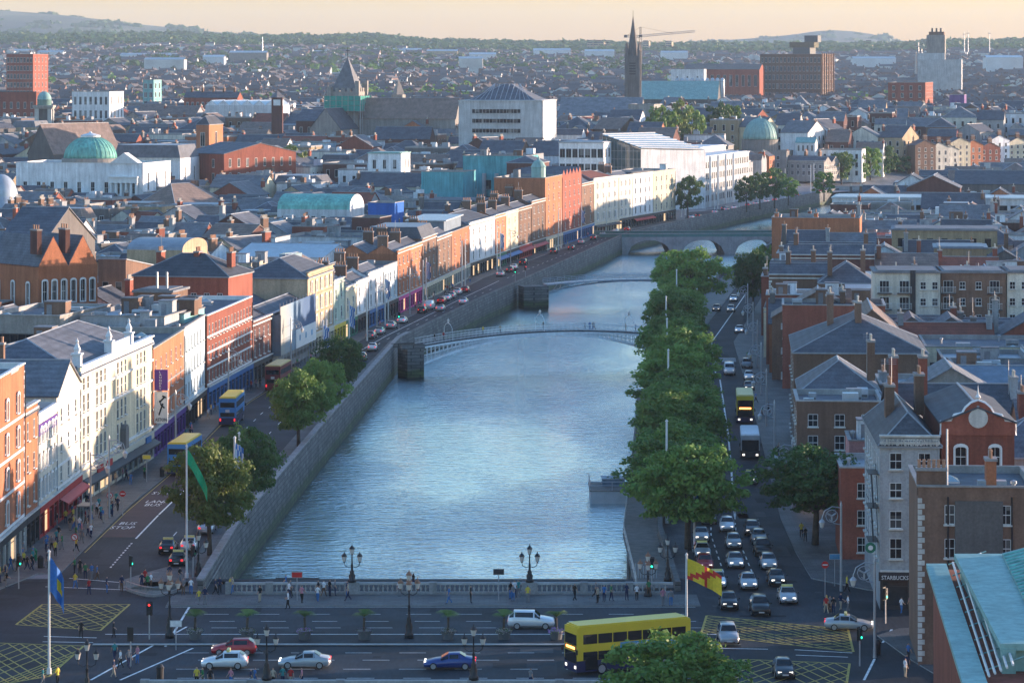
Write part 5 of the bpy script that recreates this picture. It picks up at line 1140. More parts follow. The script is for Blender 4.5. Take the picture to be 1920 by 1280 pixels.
m = MB(); lattice(m,(0,0,P(68)),(0,0,P(51)),.6,6); m.tube([(0,0,P(51)),(wd(1201,1262,2300),0,P(63))], .1, 3); m.tube([(0,0,P(51)),(wd(1201,1176,2300),0,P(67))], .1, 3); m.build('apex', 'steel_dark', t)
m = MB(); m.box(-1.2,-1.2,P(70),1.2,1.2,P(66)); m.build('cab', 'steel_dark', t)
# ---------------------------------------------------------------- the rest of the roofscape: single houses row by row
rc = random.Random(5)
WALLS = [('brick_red','red brick',10),('brick_brown','brown brick',12),('brick_dark','dark brick',8),('brick_orange','orange brick',4),('stone','grey stone',6),('stone_dark','dark stone',6),('render_grey','grey rendered',9),('white_wall','white',13),('ivory','ivory',6),('cream','cream',5),('sandstone','sandstone',4),('brick_yellow','yellow brick',5),('pale_blue','pale blue',2)]
ROOFS = [('gx','slate gable roof',26),('gy','gable-fronted slate roof',17),('M','double slate roof',13),('hip','hipped slate roof',12),('flat','flat roof',34),('N','row of small gables',6),('mans','mansard roof',5)]
def pick(l): return rc.choices(l, [x[2] for x in l])[0]
NAMES = {'gx':'townhouse','gy':'gabled_house','M':'terraced_house','hip':'hip_roofed_house','flat':'flat_roofed_house','N':'multi_gabled_house','mans':'mansard_house'}
count = 0; FARY = 900.; FM = MB(); FPAL = []
def fpal(n):
    if n not in FPAL: FPAL.append(n)
    return FPAL.index(n)
def far_block(A, B, rz, w, dp, h, wl_, rf_, rm, rh, ch, nb, z0):    # one more far house, joined with its neighbours
    DONE.append(foot(A, B, dp)); he = h; M = Matrix.Translation((A.x, A.y, z0-.5)) @ Matrix.Rotation(rz, 4, 'Z')
    q = MB(); q.box(0,0,-1.5,w,dp,he-.02)
    if rf_ == 'gx':
        for x in (0,w): q.poly([(x,0,he-.03),(x,dp,he-.03),(x,dp/2,he+rh-.1)])
    if rf_ == 'gy':
        for y in (0,dp): q.poly([(0,y,he-.03),(w,y,he-.03),(w/2,y,he+rh-.1)])
    FM.add(q, M, fpal(wl_)); r = roof_mb(rf_, w, dp, he, rh)
    im = [fpal(rm), fpal('lead'), fpal(wl_)]; r.m = [im[k] for k in r.m]
    if rf_ == 'flat':
        r = MB(); r.box(.3,.3,he-.01,w-.3,dp-.3,he+.05,im[0])
        for b_ in ((0,0,w,.3),(0,dp-.3,w,dp),(0,.3,.3,dp-.3),(w-.3,.3,w,dp-.3)): r.box(b_[0],b_[1],he-.01,b_[2],b_[3],he+.6,fpal('coping'))
        for k in range(rc.randint(1,5)):
            x, y, a, c = rc.uniform(1,w-4), rc.uniform(1,dp-4), rc.uniform(1,3), rc.uniform(1,3); r.box(x,y,he+.06,x+a,y+c,he+rc.uniform(.8,2.6),fpal(rc.choice(('render_grey','white_wall','metal_roof','brick_brown'))))
    FM.add(r, M)
    c_ = chimney_mb(1.9,.8,2.0,4); im2 = [fpal(rc.choice(('brick_brown','brick_red','stone_dark'))), fpal('coping'), fpal(rc.choice(('pot','pot_pale')))]; c_.m = [im2[k] for k in c_.m]
    for c in ch: FM.add(c_, M @ Matrix.Translation((min(max(c[0]*w,.5),w-.5), min(max(c[1]*dp,1),dp-1), he+rh*.55)) @ Matrix.Rotation(R(90),4,'Z'))
    p = MB(); pi, fi = fpal('pane'), fpal('frame_white')
    for o, n_, L, S_ in (((0,0),nb,w,0),((w,0),max(2,int(dp/4)),dp,1)):
        if rc.random() < .2: continue
        for a, b_, z1, z2 in openings(L, he, 2 if h < 10 else 3, n_, (1.1,1.6), .8, .8):
            Q = (lambda x, z, k: (x,-k,z)) if not S_ else (lambda x, z, k: (w+k,x,z))
            p.poly([Q(a-.1,z1-.15,.03),Q(b_+.1,z1-.15,.03),Q(b_+.1,z2+.1,.03),Q(a-.1,z2+.1,.03)],fi); p.poly([Q(a,z1,.06),Q(b_,z1,.06),Q(b_,z2,.06),Q(a,z2,.06)],pi)
    FM.add(p, M); return True
def filler(A, rz, w, dp, hmin, hmax):
    global count
    u = Vector((math.cos(rz), math.sin(rz))); B = A+u*w; f = foot(A, B, dp)
    for g in DONE:
        if abs(g[0].x-A.x) < 90 and abs(g[0].y-A.y) < 90 and overlap(f, g): return False
    for p in f+[(f[0]+f[2])/2]:
        if p.y < 1730 and rl(p.y)-(13 if p.y < 1060 else 17) < p.x < rr(p.y)+14: return False
        if p.y < 1090 and lf(p.y)-13.5 < p.x < rl(p.y): return False
    c = (f[0]+f[2])/2; Y = A.y; far = Y > 1000
    wl_, wn, _ = pick(WALLS); rf_, rn, _ = pick(ROOFS); h = rc.uniform(hmin, hmax)
    if rf_ == 'flat': h += 1.5
    rm = rc.choices(('slate','slate_grey','slate_brown','tile_red'), (10,6,4,1))[0] if rf_ != 'flat' else rc.choice(('felt','felt_pale','lead','felt_pale'))
    rh = {'gx':dp*.28,'gy':w*.3,'M':dp*.17,'hip':min(w,dp)*.32,'N':2.2,'mans':2.8,'flat':0}[rf_]
    nb = max(2, int(w/3.4)); ch = []
    if rf_ in ('gx','M','gy') : ch = [(x, rc.uniform(.2,.8), rc.uniform(.8,1.7), rc.randint(3,5)) for x in ((0,1) if rc.random() < .6 else (rc.choice((0,1)),)) if rc.random() < .7]
    elif rf_ == 'flat' and rc.random() < .4: ch = [(rc.choice((.05,.95)), rc.uniform(.2,.8), 1.6, 4)]
    z0 = terr(A.x, A.y)
    if Y > FARY: return far_block(A, B, rz, w, dp, h, wl_, rf_, rm, rh, ch, nb, z0)
    if rc.random() < .04: wl_, wn = rc.choice((('turquoise','turquoise'),('pink','pink'),('pale_yellow','pale yellow'),('pale_green','pale green')))
    t = building(NAMES[rf_], A, B, dp, h, wall=wl_, roof=rf_, rh=rh, roofm=rm, fl=2 if h < 10 else 3, bays=nb if rc.random() < .8 else 0, det=1 if Y < 640 else 0, z0=z0-.5, chim=ch, sr=max(2, int(dp/4)) if rc.random() < .75 else 0,
        par=.6 if rf_ in ('M',) else 0, clut=(rc.randint(2,7) if rf_ == 'flat' else 0), wt=rc.choice(('sash','sash','plain')), win=(1.05,1.6), chw=rc.choice(('brick_brown','brick_brown','stone_dark','render_grey','brick_red')), pot=rc.choice(('pot','pot_pale')), cat='house')
    t['_d'] = f"{wn} house with {'pale ' if rm in ('felt_pale','lead') else ''}{rn if rm not in ('tile_red','slate_brown') else rn.replace('slate','red tiled' if rm == 'tile_red' else 'brown slate')}"
    t['group'] = 'houses of the roofscape'
    count += 1; return True
Y = 395.
while Y < 1780:                                    # left bank
    dp = rc.uniform(11,15)*(1 if Y < 900 else 1.3); rz = R(-pint([(400,6),(560,10),(800,14),(1100,16),(1800,9)], Y))
    X = -Y/6-14
    lim = (lf(Y)-14) if Y < 1060 else rl(Y)-16
    while X < lim:
        w = rc.uniform(7.5,14)*(1 if Y < 900 else 1.35)
        ok = filler(Vector((X, Y+rc.uniform(-2,2))), rz+rc.choice((0,0,0,R(-18))), w, dp*rc.uniform(.8,1.1), 8.5 if Y < 1000 else 9.5, 12.5 if Y < 1000 else 14.5)
        X += w+(.2 if ok else -w+3.2)
    Y += dp+(rc.uniform(.5,2.5) if Y < 900 else rc.uniform(1.5,5))
Y = 330.
while Y < 1780:                                    # right bank
    dp = rc.uniform(11,15)*(1 if Y < 900 else 1.3); rz = R(-pint([(300,3),(591,6),(900,10),(1800,10)], Y))
    X = rf(Y)+1.5 if Y < 1000 else rr(Y)+18
    while X < Y/6+12:
        w = rc.uniform(9,16)*(1 if Y < 900 else 1.5)
        ok = filler(Vector((X, Y)), rz, w, dp, 8.5, 12)
        X += w+.2 if ok else 3.2
    Y += dp+(1.2 if Y < 900 else 2.5)
o = stuff(FM.build('far_roofscape', FPAL)); o['label'] = 'dense mass of far houses and roofs around the church towers'; o['category'] = 'houses'
# ---------------------------------------------------------------- trees
def leaf_mesh(name, rad, hgt, ncl, nlf, ls, mat, seed, base=.2):
    g = np.random.default_rng(seed); V = []; 
    cs = []
    while len(cs) < ncl:
        p = g.uniform(-1,1,3); r = np.linalg.norm(p)
        if r < 1 and r > .35 and p[2] > -.85: cs.append(p)
    cs = np.array(cs); lob = 1+.16*np.sin(3*np.arctan2(cs[:,1],cs[:,0])+seed)+.1*np.sin(5*np.arctan2(cs[:,1],cs[:,0])+2*seed)
    C = cs*np.array([rad,rad,hgt/2])*np.stack([lob,lob,np.ones(ncl)],1); C[:,2] += hgt/2
    cr = g.uniform(.7,1.35,ncl)*rad*.21
    cen = np.repeat(C, nlf, 0); rr_ = np.repeat(cr, nlf)
    d = g.normal(size=(ncl*nlf,3)); d /= np.linalg.norm(d,axis=1)[:,None]; d[:,2] = np.abs(d[:,2])*.9-.25*(g.random(ncl*nlf) < .4)
    P = cen+d*rr_[:,None]*g.uniform(.55,1.1,(ncl*nlf,1))
    n = d+g.normal(size=d.shape)*.55; n /= np.linalg.norm(n,axis=1)[:,None]
    a = np.cross(n, g.normal(size=n.shape)); a /= np.linalg.norm(a,axis=1)[:,None]; b_ = np.cross(n,a)
    s = g.uniform(.6,1.25,(len(P),1))*ls
    V = np.stack([P-a*s, P-b_*s*.62, P+a*s, P+b_*s*.62],1).reshape(-1,3)
    me = bpy.data.meshes.new(name); k = len(P)
    me.vertices.add(4*k); me.vertices.foreach_set('co', V.ravel()); me.loops.add(4*k); me.loops.foreach_set('vertex_index', np.arange(4*k))
    me.polygons.add(k); me.polygons.foreach_set('loop_start', np.arange(0,4*k,4)); me.polygons.foreach_set('loop_total', np.full(k,4)); me.materials.append(mt(mat)); me.update(); me.validate(); return me
def trunk_mesh(h, r, rad, seed):
    rd = random.Random(seed); mb = MB(); top = h*.62
    mb.tube([(0,0,-.4),(rd.uniform(-.1,.1),.05,h*.2),(rd.uniform(-.25,.25),rd.uniform(-.2,.2),h*.42),(0,0,top)], [r*1.25,r,r*.75,r*.35], 8)
    for i in range(7):
        a = i*2.4+rd.random(); z = h*rd.uniform(.25,.5); L = rad*rd.uniform(.5,.8)
        mb.tube([(0,0,z),(math.cos(a)*L*.5,math.sin(a)*L*.5,z+L*.45),(math.cos(a)*L,math.sin(a)*L,z+L*.95)], [r*.45,r*.28,r*.08], 5)
    return mb.mesh('trunk', 'bark', True)
TV = {}
def tree_var(kind, i):
    k = (kind, i)
    if k not in TV:
        if kind == 'near': TV[k] = (leaf_mesh('crown',5,9,150,105,.23,'leaf',31+i), trunk_mesh(11,.3,5,i))
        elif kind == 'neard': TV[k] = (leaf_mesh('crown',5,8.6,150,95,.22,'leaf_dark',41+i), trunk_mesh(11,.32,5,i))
        elif kind == 'nearo': TV[k] = (leaf_mesh('crown',5,9,150,105,.23,'leaf_olive',51+i), trunk_mesh(11,.3,5,i))
        elif kind == 'mid': TV[k] = (leaf_mesh('crown',5,9,60,45,.42,'leaf',61+i), trunk_mesh(11,.3,5,i))
        elif kind == 'mido': TV[k] = (leaf_mesh('crown',5,9,60,45,.42,'leaf_olive',81+i), trunk_mesh(11,.3,5,i))
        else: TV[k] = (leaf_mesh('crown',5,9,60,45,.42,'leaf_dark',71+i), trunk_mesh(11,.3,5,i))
    return TV[k]
rt = random.Random(3)
def tree(name, label, X, Y, top, rad, kind='near', group=None, z=0., low=.19):
    t = thing(name, label, 'tree', (X, Y, z), rt.uniform(0,6.28), group); c, tr = tree_var(kind, rt.randint(0,2 if kind.startswith('near') else 1))
    o = ob('crown', c, t, (0,0,top*low)); o.scale = (rad/5.6, rad/5.6, top*(1-low)/9.4)
    o = ob('trunk', tr, t); o.scale = (max(.7,rad/6),max(.7,rad/6),top/11.); return t
ords = ['first','second','third','fourth','fifth','sixth','seventh','eighth','ninth','tenth','eleventh','twelfth']
GT = 'plane trees along the right quay'
tree('plane_tree', 'large round plane tree nearest the bridge on the right quay', 19.3, 337, 11.9, 6.5, 'near', GT)
rowY = [359,378,396,426,446,468,492,518,546,574,600]
for i, y in enumerate(rowY):
    tree('plane_tree', f'leafy plane tree on the right quay, {ords[i+1]} from the bridge', rr(y)+2.6+rt.uniform(-.5,.5), y, rt.uniform(9.4,11.4) if i > 0 else 9.8, rt.uniform(5.6,6.6), 'near', GT)
tree('plane_tree', 'tall full plane tree at the far end of the right quay row', xat(1295,650), 650, 14.6, 7.6, 'near', GT)
tree('plane_tree', 'tall plane tree just behind the end of the right quay row', xat(1268,676), 676, 12.5, 5.6, 'near', GT)
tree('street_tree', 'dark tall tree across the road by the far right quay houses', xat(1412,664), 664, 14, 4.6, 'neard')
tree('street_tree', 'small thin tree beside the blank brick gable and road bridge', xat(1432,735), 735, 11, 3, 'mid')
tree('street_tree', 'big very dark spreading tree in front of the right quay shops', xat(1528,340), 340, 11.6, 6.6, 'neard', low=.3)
tree('street_tree', 'tree crown cut off by the bottom edge in front of yellow bus', xat(1262,236), 236, 9.4, 6.3, 'near')
GT2 = 'trees along the left quay'
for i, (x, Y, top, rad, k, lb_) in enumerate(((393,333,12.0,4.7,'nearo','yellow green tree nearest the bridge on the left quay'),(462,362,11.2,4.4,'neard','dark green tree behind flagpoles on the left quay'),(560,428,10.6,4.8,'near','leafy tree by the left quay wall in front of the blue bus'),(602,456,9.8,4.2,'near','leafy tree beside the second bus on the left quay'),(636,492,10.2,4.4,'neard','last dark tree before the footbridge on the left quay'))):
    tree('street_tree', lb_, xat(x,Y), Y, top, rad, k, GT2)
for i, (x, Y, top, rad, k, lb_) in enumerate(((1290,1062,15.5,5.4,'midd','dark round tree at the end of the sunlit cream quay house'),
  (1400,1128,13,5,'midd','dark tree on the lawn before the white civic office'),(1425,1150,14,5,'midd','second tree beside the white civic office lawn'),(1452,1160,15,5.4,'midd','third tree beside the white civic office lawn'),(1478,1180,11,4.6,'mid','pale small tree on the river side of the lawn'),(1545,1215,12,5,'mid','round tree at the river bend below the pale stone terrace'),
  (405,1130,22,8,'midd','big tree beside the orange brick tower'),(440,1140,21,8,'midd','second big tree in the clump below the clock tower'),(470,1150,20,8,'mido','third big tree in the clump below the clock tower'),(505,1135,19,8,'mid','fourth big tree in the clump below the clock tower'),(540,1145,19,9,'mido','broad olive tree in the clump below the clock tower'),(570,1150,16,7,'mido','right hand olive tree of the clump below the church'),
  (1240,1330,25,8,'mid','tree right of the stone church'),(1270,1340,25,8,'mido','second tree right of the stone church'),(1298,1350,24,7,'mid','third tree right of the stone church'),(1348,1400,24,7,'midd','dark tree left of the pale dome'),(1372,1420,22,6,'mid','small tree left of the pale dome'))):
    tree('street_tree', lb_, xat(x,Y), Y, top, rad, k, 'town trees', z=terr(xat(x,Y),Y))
for i in range(11):
    x = 1578+i*27; Y = 1342+i*12
    tree('quay_tree', f'{ords[i]} tree from the left in the row on the far quay beyond the river bend', max(xat(x,Y), 0), Y, rt.uniform(14,18), rt.uniform(5.5,7), rt.choice(('mid','midd','mid')), 'trees on the far quay', z=0)
# far woods and houses: nobody could count these
def leafstuff(pts, per, ls, mat, seed):
    g = np.random.default_rng(seed); pts = np.array(pts); n = len(pts)
    d = g.normal(size=(n*per,3)); d /= np.linalg.norm(d,axis=1)[:,None]; d[:,2] = np.abs(d[:,2])
    sc = np.repeat(pts[:,3:5],per,0); P = np.repeat(pts[:,:3],per,0)+d*np.stack([sc[:,0],sc[:,0],sc[:,1]],1)*g.uniform(.6,1.05,(n*per,1))
    nn = d+g.normal(size=d.shape)*.35; nn /= np.linalg.norm(nn,axis=1)[:,None]; a = np.cross(nn,g.normal(size=nn.shape)); a /= np.linalg.norm(a,axis=1)[:,None]; b_ = np.cross(nn,a)
    s = g.uniform(.7,1.3,(len(P),1))*ls*sc[:,:1]
    V = np.stack([P-a*s,P-b_*s*.8,P+a*s,P+b_*s*.8],1).reshape(-1,3); k = len(P)
    me = bpy.data.meshes.new('woodland'); me.vertices.add(4*k); me.vertices.foreach_set('co',V.ravel()); me.loops.add(4*k); me.loops.foreach_set('vertex_index',np.arange(4*k))
    me.polygons.add(k); me.polygons.foreach_set('loop_start',np.arange(0,4*k,4)); me.polygons.foreach_set('loop_total',np.full(k,4)); me.materials.append(mt(mat)); me.update(); return me
rw = random.Random(9); A_, B_, C_ = [], [], []
def far_pt(y0, y1, x0=-40, x1=1960): Y = rw.uniform(y0,y1); x = rw.uniform(x0,x1); return xat(x,Y), Y
for i in range(380):
    X, Y = far_pt(2000,3700); n = math.sin(X*.006+Y*.004)+math.sin(Y*.0031-X*.011)
    if n > .35: A_.append((X,Y,terr(X,Y)+rw.uniform(1,3),rw.uniform(4.5,8.5),rw.uniform(7,11)))
for x0, x1, y0, y1, n in ((60,330,1820,2050,60),(230,520,2050,2400,90),(560,880,2250,2700,120),(1100,1160,1950,2300,22),(1580,1730,2150,2450,50),(1330,1400,1850,1900,8),(1440,1500,1880,1950,8),(10,50,1560,1600,5),(225,265,1520,1560,6),(292,310,1530,1560,3),(440,470,1640,1680,6),(1000,1100,1900,2100,20)):
    for i in range(n): X, Y = far_pt(y0,y1,x0,x1); A_.append((X,Y,terr(X,Y)+2,rw.uniform(5,8),rw.uniform(7,12)))
for i in range(750):
    X, Y = far_pt(3600,5400)
    if math.sin(X*.003+Y*.002)+math.sin(Y*.0017-X*.005) > -.2: B_.append((X,Y,terr(X,Y)+1,rw.uniform(7,14),rw.uniform(8,12)))
for i in range(1700): X, Y = far_pt(5300,6700); B_.append((X,Y,terr(X,Y)-2,rw.uniform(14,28),rw.uniform(10,16)))
for i in range(420): X, Y = far_pt(8800,11400); C_.append((X,Y,terr(X,Y)-4,rw.uniform(18,45),rw.uniform(7,12)))
for pts, per, ls, s in ((A_,80,.26,1),(B_,44,.3,2),(C_,26,.35,3)):
    o = ob('woodland', leafstuff(pts,per,ls,'leaf_dark' if s > 1 else 'leaf',s)); stuff(o); o['label'] = ('leafy parks and gardens between far rooftops','wooded ridge along the skyline','scrub and hedges on the distant hills')[s-1]; o['category'] = 'woodland'
hb = MB()
for i in range(7000):
    X, Y = far_pt(1780,5300) if i < 5600 else far_pt(1780,2700); z = terr(X,Y)-1; w = rw.uniform(8,26); d = rw.uniform(8,12); h = rw.uniform(5,9)*(1 if Y > 2600 else 1.3); a = rw.choice((-.15,-.1,1.3,1.45))
    c, s = math.cos(a), math.sin(a); Q = lambda x, y, zz: (X+x*c-y*s, Y+x*s+y*c, z+zz)
    m = rw.choices((0,1),(6,4))[0]; rr2 = rw.random()
    p = [Q(0,0,-2),Q(w,0,-2),Q(w,d,-2),Q(0,d,-2)]; q = [Q(0,0,h),Q(w,0,h),Q(w,d,h),Q(0,d,h)]
    for k in range(4): hb.poly([p[k],p[(k+1)%4],q[(k+1)%4],q[k]],m)
    if rr2 < .8:
        r0, r1 = Q(0,d/2,h+3),Q(w,d/2,h+3); hb.poly([q[0],q[1],r1,r0],2); hb.poly([q[2],q[3],r0,r1],2); hb.poly([q[0],r0,q[3]],m); hb.poly([q[1],q[2],r1],m)
        for e in (0.1,w-.9) : 
            if rw.random() < .7: hb.box(*[v-.6 for v in Q(e,d/2,h+3.6)],*[v+.6 for v in Q(e,d/2,h+3.6)],0)
    else: hb.poly(q,3)
    if Y < 3200:
        for k in range(int(w/3.2)):
            for zz in (1.5,4.2): x = 1+k*3.1; hb.poly([Q(x,-.08,zz),Q(x+1.2,-.08,zz),Q(x+1.2,-.08,zz+1.5),Q(x,-.08,zz+1.5)],4)
o = stuff(hb.build('far_houses', ['house_mix','house_white','house_roof','felt_pale','pane'])); o['label'] = 'small houses of the far suburbs packed below the wooded ridge'; o['category'] = 'houses'
# pale sheds, flats and masts far off
SH = [(225,330,103,4300,'far_shed'),(380,420,107,3900,'far_shed'),(70,118,98,4400,'far_shed'),(560,640,98,4700,'far_shed'),(700,790,96,4900,'far_shed'),(800,858,96,4700,'sandstone'),(880,930,102,4400,'far_shed'),(270,345,112,3600,'house_white'),(1000,1070,94,4800,'far_shed'),(1097,1152,96,4600,'far_shed'),(1240,1290,99,4400,'far_shed'),(430,500,99,4000,'stone'),(1600,1680,110,3900,'far_shed'),(1850,1918,108,3600,'far_shed'),(20,110,95,4700,'far_shed'),(860,905,110,3700,'house_white')]
for i, (x0,x1,yt,Y,ml) in enumerate(SH):
    X = xat(x0,Y); z0 = terr(X,Y); w = wd(x0,x1,Y); h = max(zat(yt,Y)-z0, 5)
    t = thing('warehouse', 'pale far off warehouse with low roof', 'warehouse', (X,Y,z0-2), 0, 'far warehouses'); t['_d'] = 'pale far off warehouse with low roof'
    m = MB(); m.box(0,0,0,w,30,h+2); m.build('wall', ml, t); roof_mb('gx', w, 30, h+2, 2.5).build('roof', ['metal_roof','metal_roof',ml], t)
for i, (x,yt) in enumerate(((1108,80),(1118,82),(1128,79),(1140,83),(1630,85),(1212,78),(1255,79))):
    Y = 5600; X = xat(x,Y); z0 = terr(X,Y); t = thing('tower_flats', 'far off block of tower flats on the skyline', 'flats', (X,Y,z0-3), R(-20), 'far tower flats'); t['_d'] = 'far off block of tower flats on the skyline'
    m = MB(); m.box(-6,-5,0,6,5,zat(yt,Y)-z0+3); 
    m.build('wall', 'sandstone', t); m = MB()
    for k in range(6): m.box(-5,-5.1,4+k*4,5,-5.02,5.6+k*4)
    stuff(m.build('window_row', 'pane', t))
for i, (x,y0,y1,Y) in enumerate(((492,70,92,4200),(1717,98,125,2500),(1722,80,125,2500),(1728,92,125,2500),(1808,60,90,4500),(1815,58,90,4500),(1855,58,90,4600))):
    X = xat(x,Y); z0 = zat(y1,Y)-6; t = thing('mast', 'thin far off mast against the wooded skyline', 'mast', (X,Y,z0), 0, 'far masts'); t['_d'] = 'thin far off mast against the skyline'; hh = zat(y0,Y)-z0
    m = MB(); m.tube([(0,0,0),(0,0,hh)], [.9,.4], 6); m.build('pole', 'steel', t); m = MB(); m.box(-2.4,-.2,hh*.86,2.4,.2,hh*.89); m.build('cross_arm', 'steel', t)
# ---------------------------------------------------------------- bridges and river side
# white arched iron footbridge
PA = gp(752,648,1.0); PB = Vector((rr(598)+.5, 598, 1.0)); d2 = (PB-PA); LN = Vector((d2.x,d2.y)).length
t = thing('iron_footbridge', 'white arched iron footbridge with railings spanning the river', 'bridge', (PA.x,PA.y,0), math.atan2(d2.y,d2.x))
s0, s1 = 3.6, LN-2.0; n = 60
def dz(x): u = (x-s0)/(s1-s0); u = min(max(u,0),1); return .95+1.7*4*u*(1-u)*.98
def az(x): u = (x-s0)/(s1-s0); u = min(max(u,0),1); return -2.4+4.4*4*u*(1-u)
xs = [s0+(s1-s0)*i/n for i in range(n+1)]
m = MB(); m.sweep([[(x,-1.9,dz(x)-.12),(x,1.9,dz(x)-.12),(x,1.9,dz(x)+.06),(x,-1.9,dz(x)+.06)] for x in xs]); m.build('deck', 'asphalt', t)
for y in (-1.9,0,1.9):
    r_ = ob('arch_rib', None, t)
    m = MB(); m.sweep([[(x,y-.14,az(x)-.2),(x,y+.14,az(x)-.2),(x,y+.14,az(x)+.2),(x,y-.14,az(x)+.2)] for x in xs]); m.build('lower_chord', 'bridge_white', r_)
    m = MB(); m.sweep([[(x,y-.12,dz(x)-.5),(x,y+.12,dz(x)-.5),(x,y+.12,dz(x)-.14),(x,y-.12,dz(x)-.14)] for x in xs]); m.build('upper_chord', 'bridge_white', r_)
    if y != 0:
        for x in xs:
            if dz(x)-az(x) > .7: m = MB(); m.box(x-.07,y-.07,az(x),x+.07,y+.07,dz(x)-.3); m.build('post', 'bridge_white', r_)
        m = MB(); m.sweep([[(x,y-.06,(az(x)+dz(x)-.3)/2-.08),(x,y+.06,(az(x)+dz(x)-.3)/2-.08),(x,y+.06,(az(x)+dz(x)-.3)/2+.08),(x,y-.06,(az(x)+dz(x)-.3)/2+.08)] for x in xs]); m.build('middle_chord', 'bridge_white', r_)
for y in (-1.8,1.8):
    r_ = ob('railing', None, t)
    for z in (.25,1.15): m = MB(); m.tube([(x,y,dz(x)+z) for x in xs], .04, 4); m.build('rail', 'bridge_white', r_)
    m = MB()
    for i in range(n*3): x = s0+(s1-s0)*(i+.5)/(n*3); m.box(x-.02,y-.02,dz(x)+.05,x+.02,y+.02,dz(x)+1.3)
    stuff(m.build('baluster_row', 'bridge_white', r_))
for f in (.12,.5,.88):
    x = s0+(s1-s0)*f; a = ob('lamp_arch', None, t); m = MB(); m.tube([(x,-1.8,dz(x)),(x,-1.75,dz(x)+2.3),(x,-1.0,dz(x)+3.0),(x,0,dz(x)+3.2),(x,1.0,dz(x)+3.0),(x,1.75,dz(x)+2.3),(x,1.8,dz(x))], .05, 5); m.build('hoop', 'bridge_white', a)
    m = MB(); m.lathe([(.1,0),(.22,.12),(.28,.6),(.05,.8),(.03,1.0)], 6, (x,0,dz(x)+3.2)); m.build('lantern', 'lamp_glass', a)
m = MB(); m.box(.3,-2.2,-7,3.7,2.2,.5); m.box(-1,-2.4,.5,3.8,-1.95,1.3); m.box(-1,1.95,.5,3.8,2.4,1.3); m.build('abutment', 'quay_stone', t)
m = MB(); m.box(LN-2.0,-3.4,-7,LN+1,3.4,1.0); m.build('abutment', 'quay_stone', t)
# slim flat footbridge
PA = gp(1022,533,.5); PB = Vector((rr(752)+1, 752, .5)); d2 = PB-PA; LN = Vector((d2.x,d2.y)).length
t = thing('slim_footbridge', 'slim flat modern footbridge with thin rails beyond the arched one', 'bridge', (PA.x,PA.y,0), math.atan2(d2.y,d2.x)); n = 24
zz = lambda x: .6+.9*4*(x/LN)*(1-x/LN)
m = MB(); m.sweep([[(LN*i/n,-1.9,zz(LN*i/n)-.3),(LN*i/n,1.9,zz(LN*i/n)-.3),(LN*i/n,2.1,zz(LN*i/n)),(LN*i/n,-2.1,zz(LN*i/n))] for i in range(n+1)]); m.build('deck', 'steel', t)
m = MB(); m.tube([(LN*i/n,0,zz(LN*i/n)-.5-1.6*abs(2*i/n-1)**2) for i in range(n+1)], .22, 6); 
for i in range(n): m.tube([(LN*i/n,0,zz(LN*i/n)-.5-1.6*abs(2*i/n-1)**2),(LN*(i+.5)/n,-1.5 if i%2 else 1.5,zz(LN*i/n)-.2)], .08, 4)
m.build('truss', 'steel', t)
for y in (-2,2):
    m = MB()
    for z in (.4,.8,1.2): m.tube([(LN*i/n,y,zz(LN*i/n)+z) for i in range(n+1)], .045, 4)
    for i in range(n+1): x = LN*i/n; m.box(x-.04,y-.04,zz(x)-.02,x+.04,y+.04,zz(x)+1.2)
    m.build('railing', 'steel', t)
m = MB(); m.box(-6,-2.6,-7,.2,2.6,.2); m.build('abutment', 'quay_stone', t)
# stone road bridges
def stone_bridge(label, y0, y1, xa, xb, arches, name='stone_bridge', par='bridge_green'):
    A = Vector((xa, y0)); B = Vector((xb, y0+4)); d = B-A; L = d.length; t = thing(name, label, 'bridge', (A.x,A.y,0), math.atan2(d.y,d.x)); w = y1-y0
    m = MB(); m.box(-6,-.0,-.6,L+6,w,.04); m.build('deck', 'asphalt', t)
    pw = 2.6; aw = (L-pw*(arches+1))/arches
    for y, s in ((-.3,1),(w,1)):
        m = MB(); pts = []
        for k in range(arches):
            x0 = pw+k*(aw+pw); N_ = 10
            for i in range(N_):
                u0, u1 = i/N_, (i+1)/N_; f = lambda u: WZ-.6+4.9*math.sqrt(max(0,1-(2*u-1)**2))
                m.sweep([[(x0+aw*u,y,f(u)),(x0+aw*u,y+.3,f(u)),(x0+aw*u,y+.3,.3),(x0+aw*u,y,.3)] for u in (u0,u1)], 0)
        for k in range(arches+1): x0 = k*(aw+pw); m.box(x0,y-.2,-8,x0+pw,y+.5,.3)
        m.build('arch_face', 'granite', t)
        m = MB(); m.box(-6,y,.3,L+6,y+.3,1.25); m.box(-6,y-.1,1.25,L+6,y+.4,1.4,1); m.build('parapet', [par,'granite_pale'], t)
    for k in range(arches+1): m = MB(); x0 = k*(aw+pw); m.box(x0,.25,-8,x0+pw,w-.05,-.62); m.build('pier', 'granite', t)
    return t
stone_bridge('stone arched road bridge with green iron parapet at the river bend', 950, 966, rl(950)-1, rr(954)+1, 3)
stone_bridge('small far stone bridge beyond the bend by the trees', 1312, 1328, rl(1312)-1, rr(1316)+1, 2, par='granite_pale')
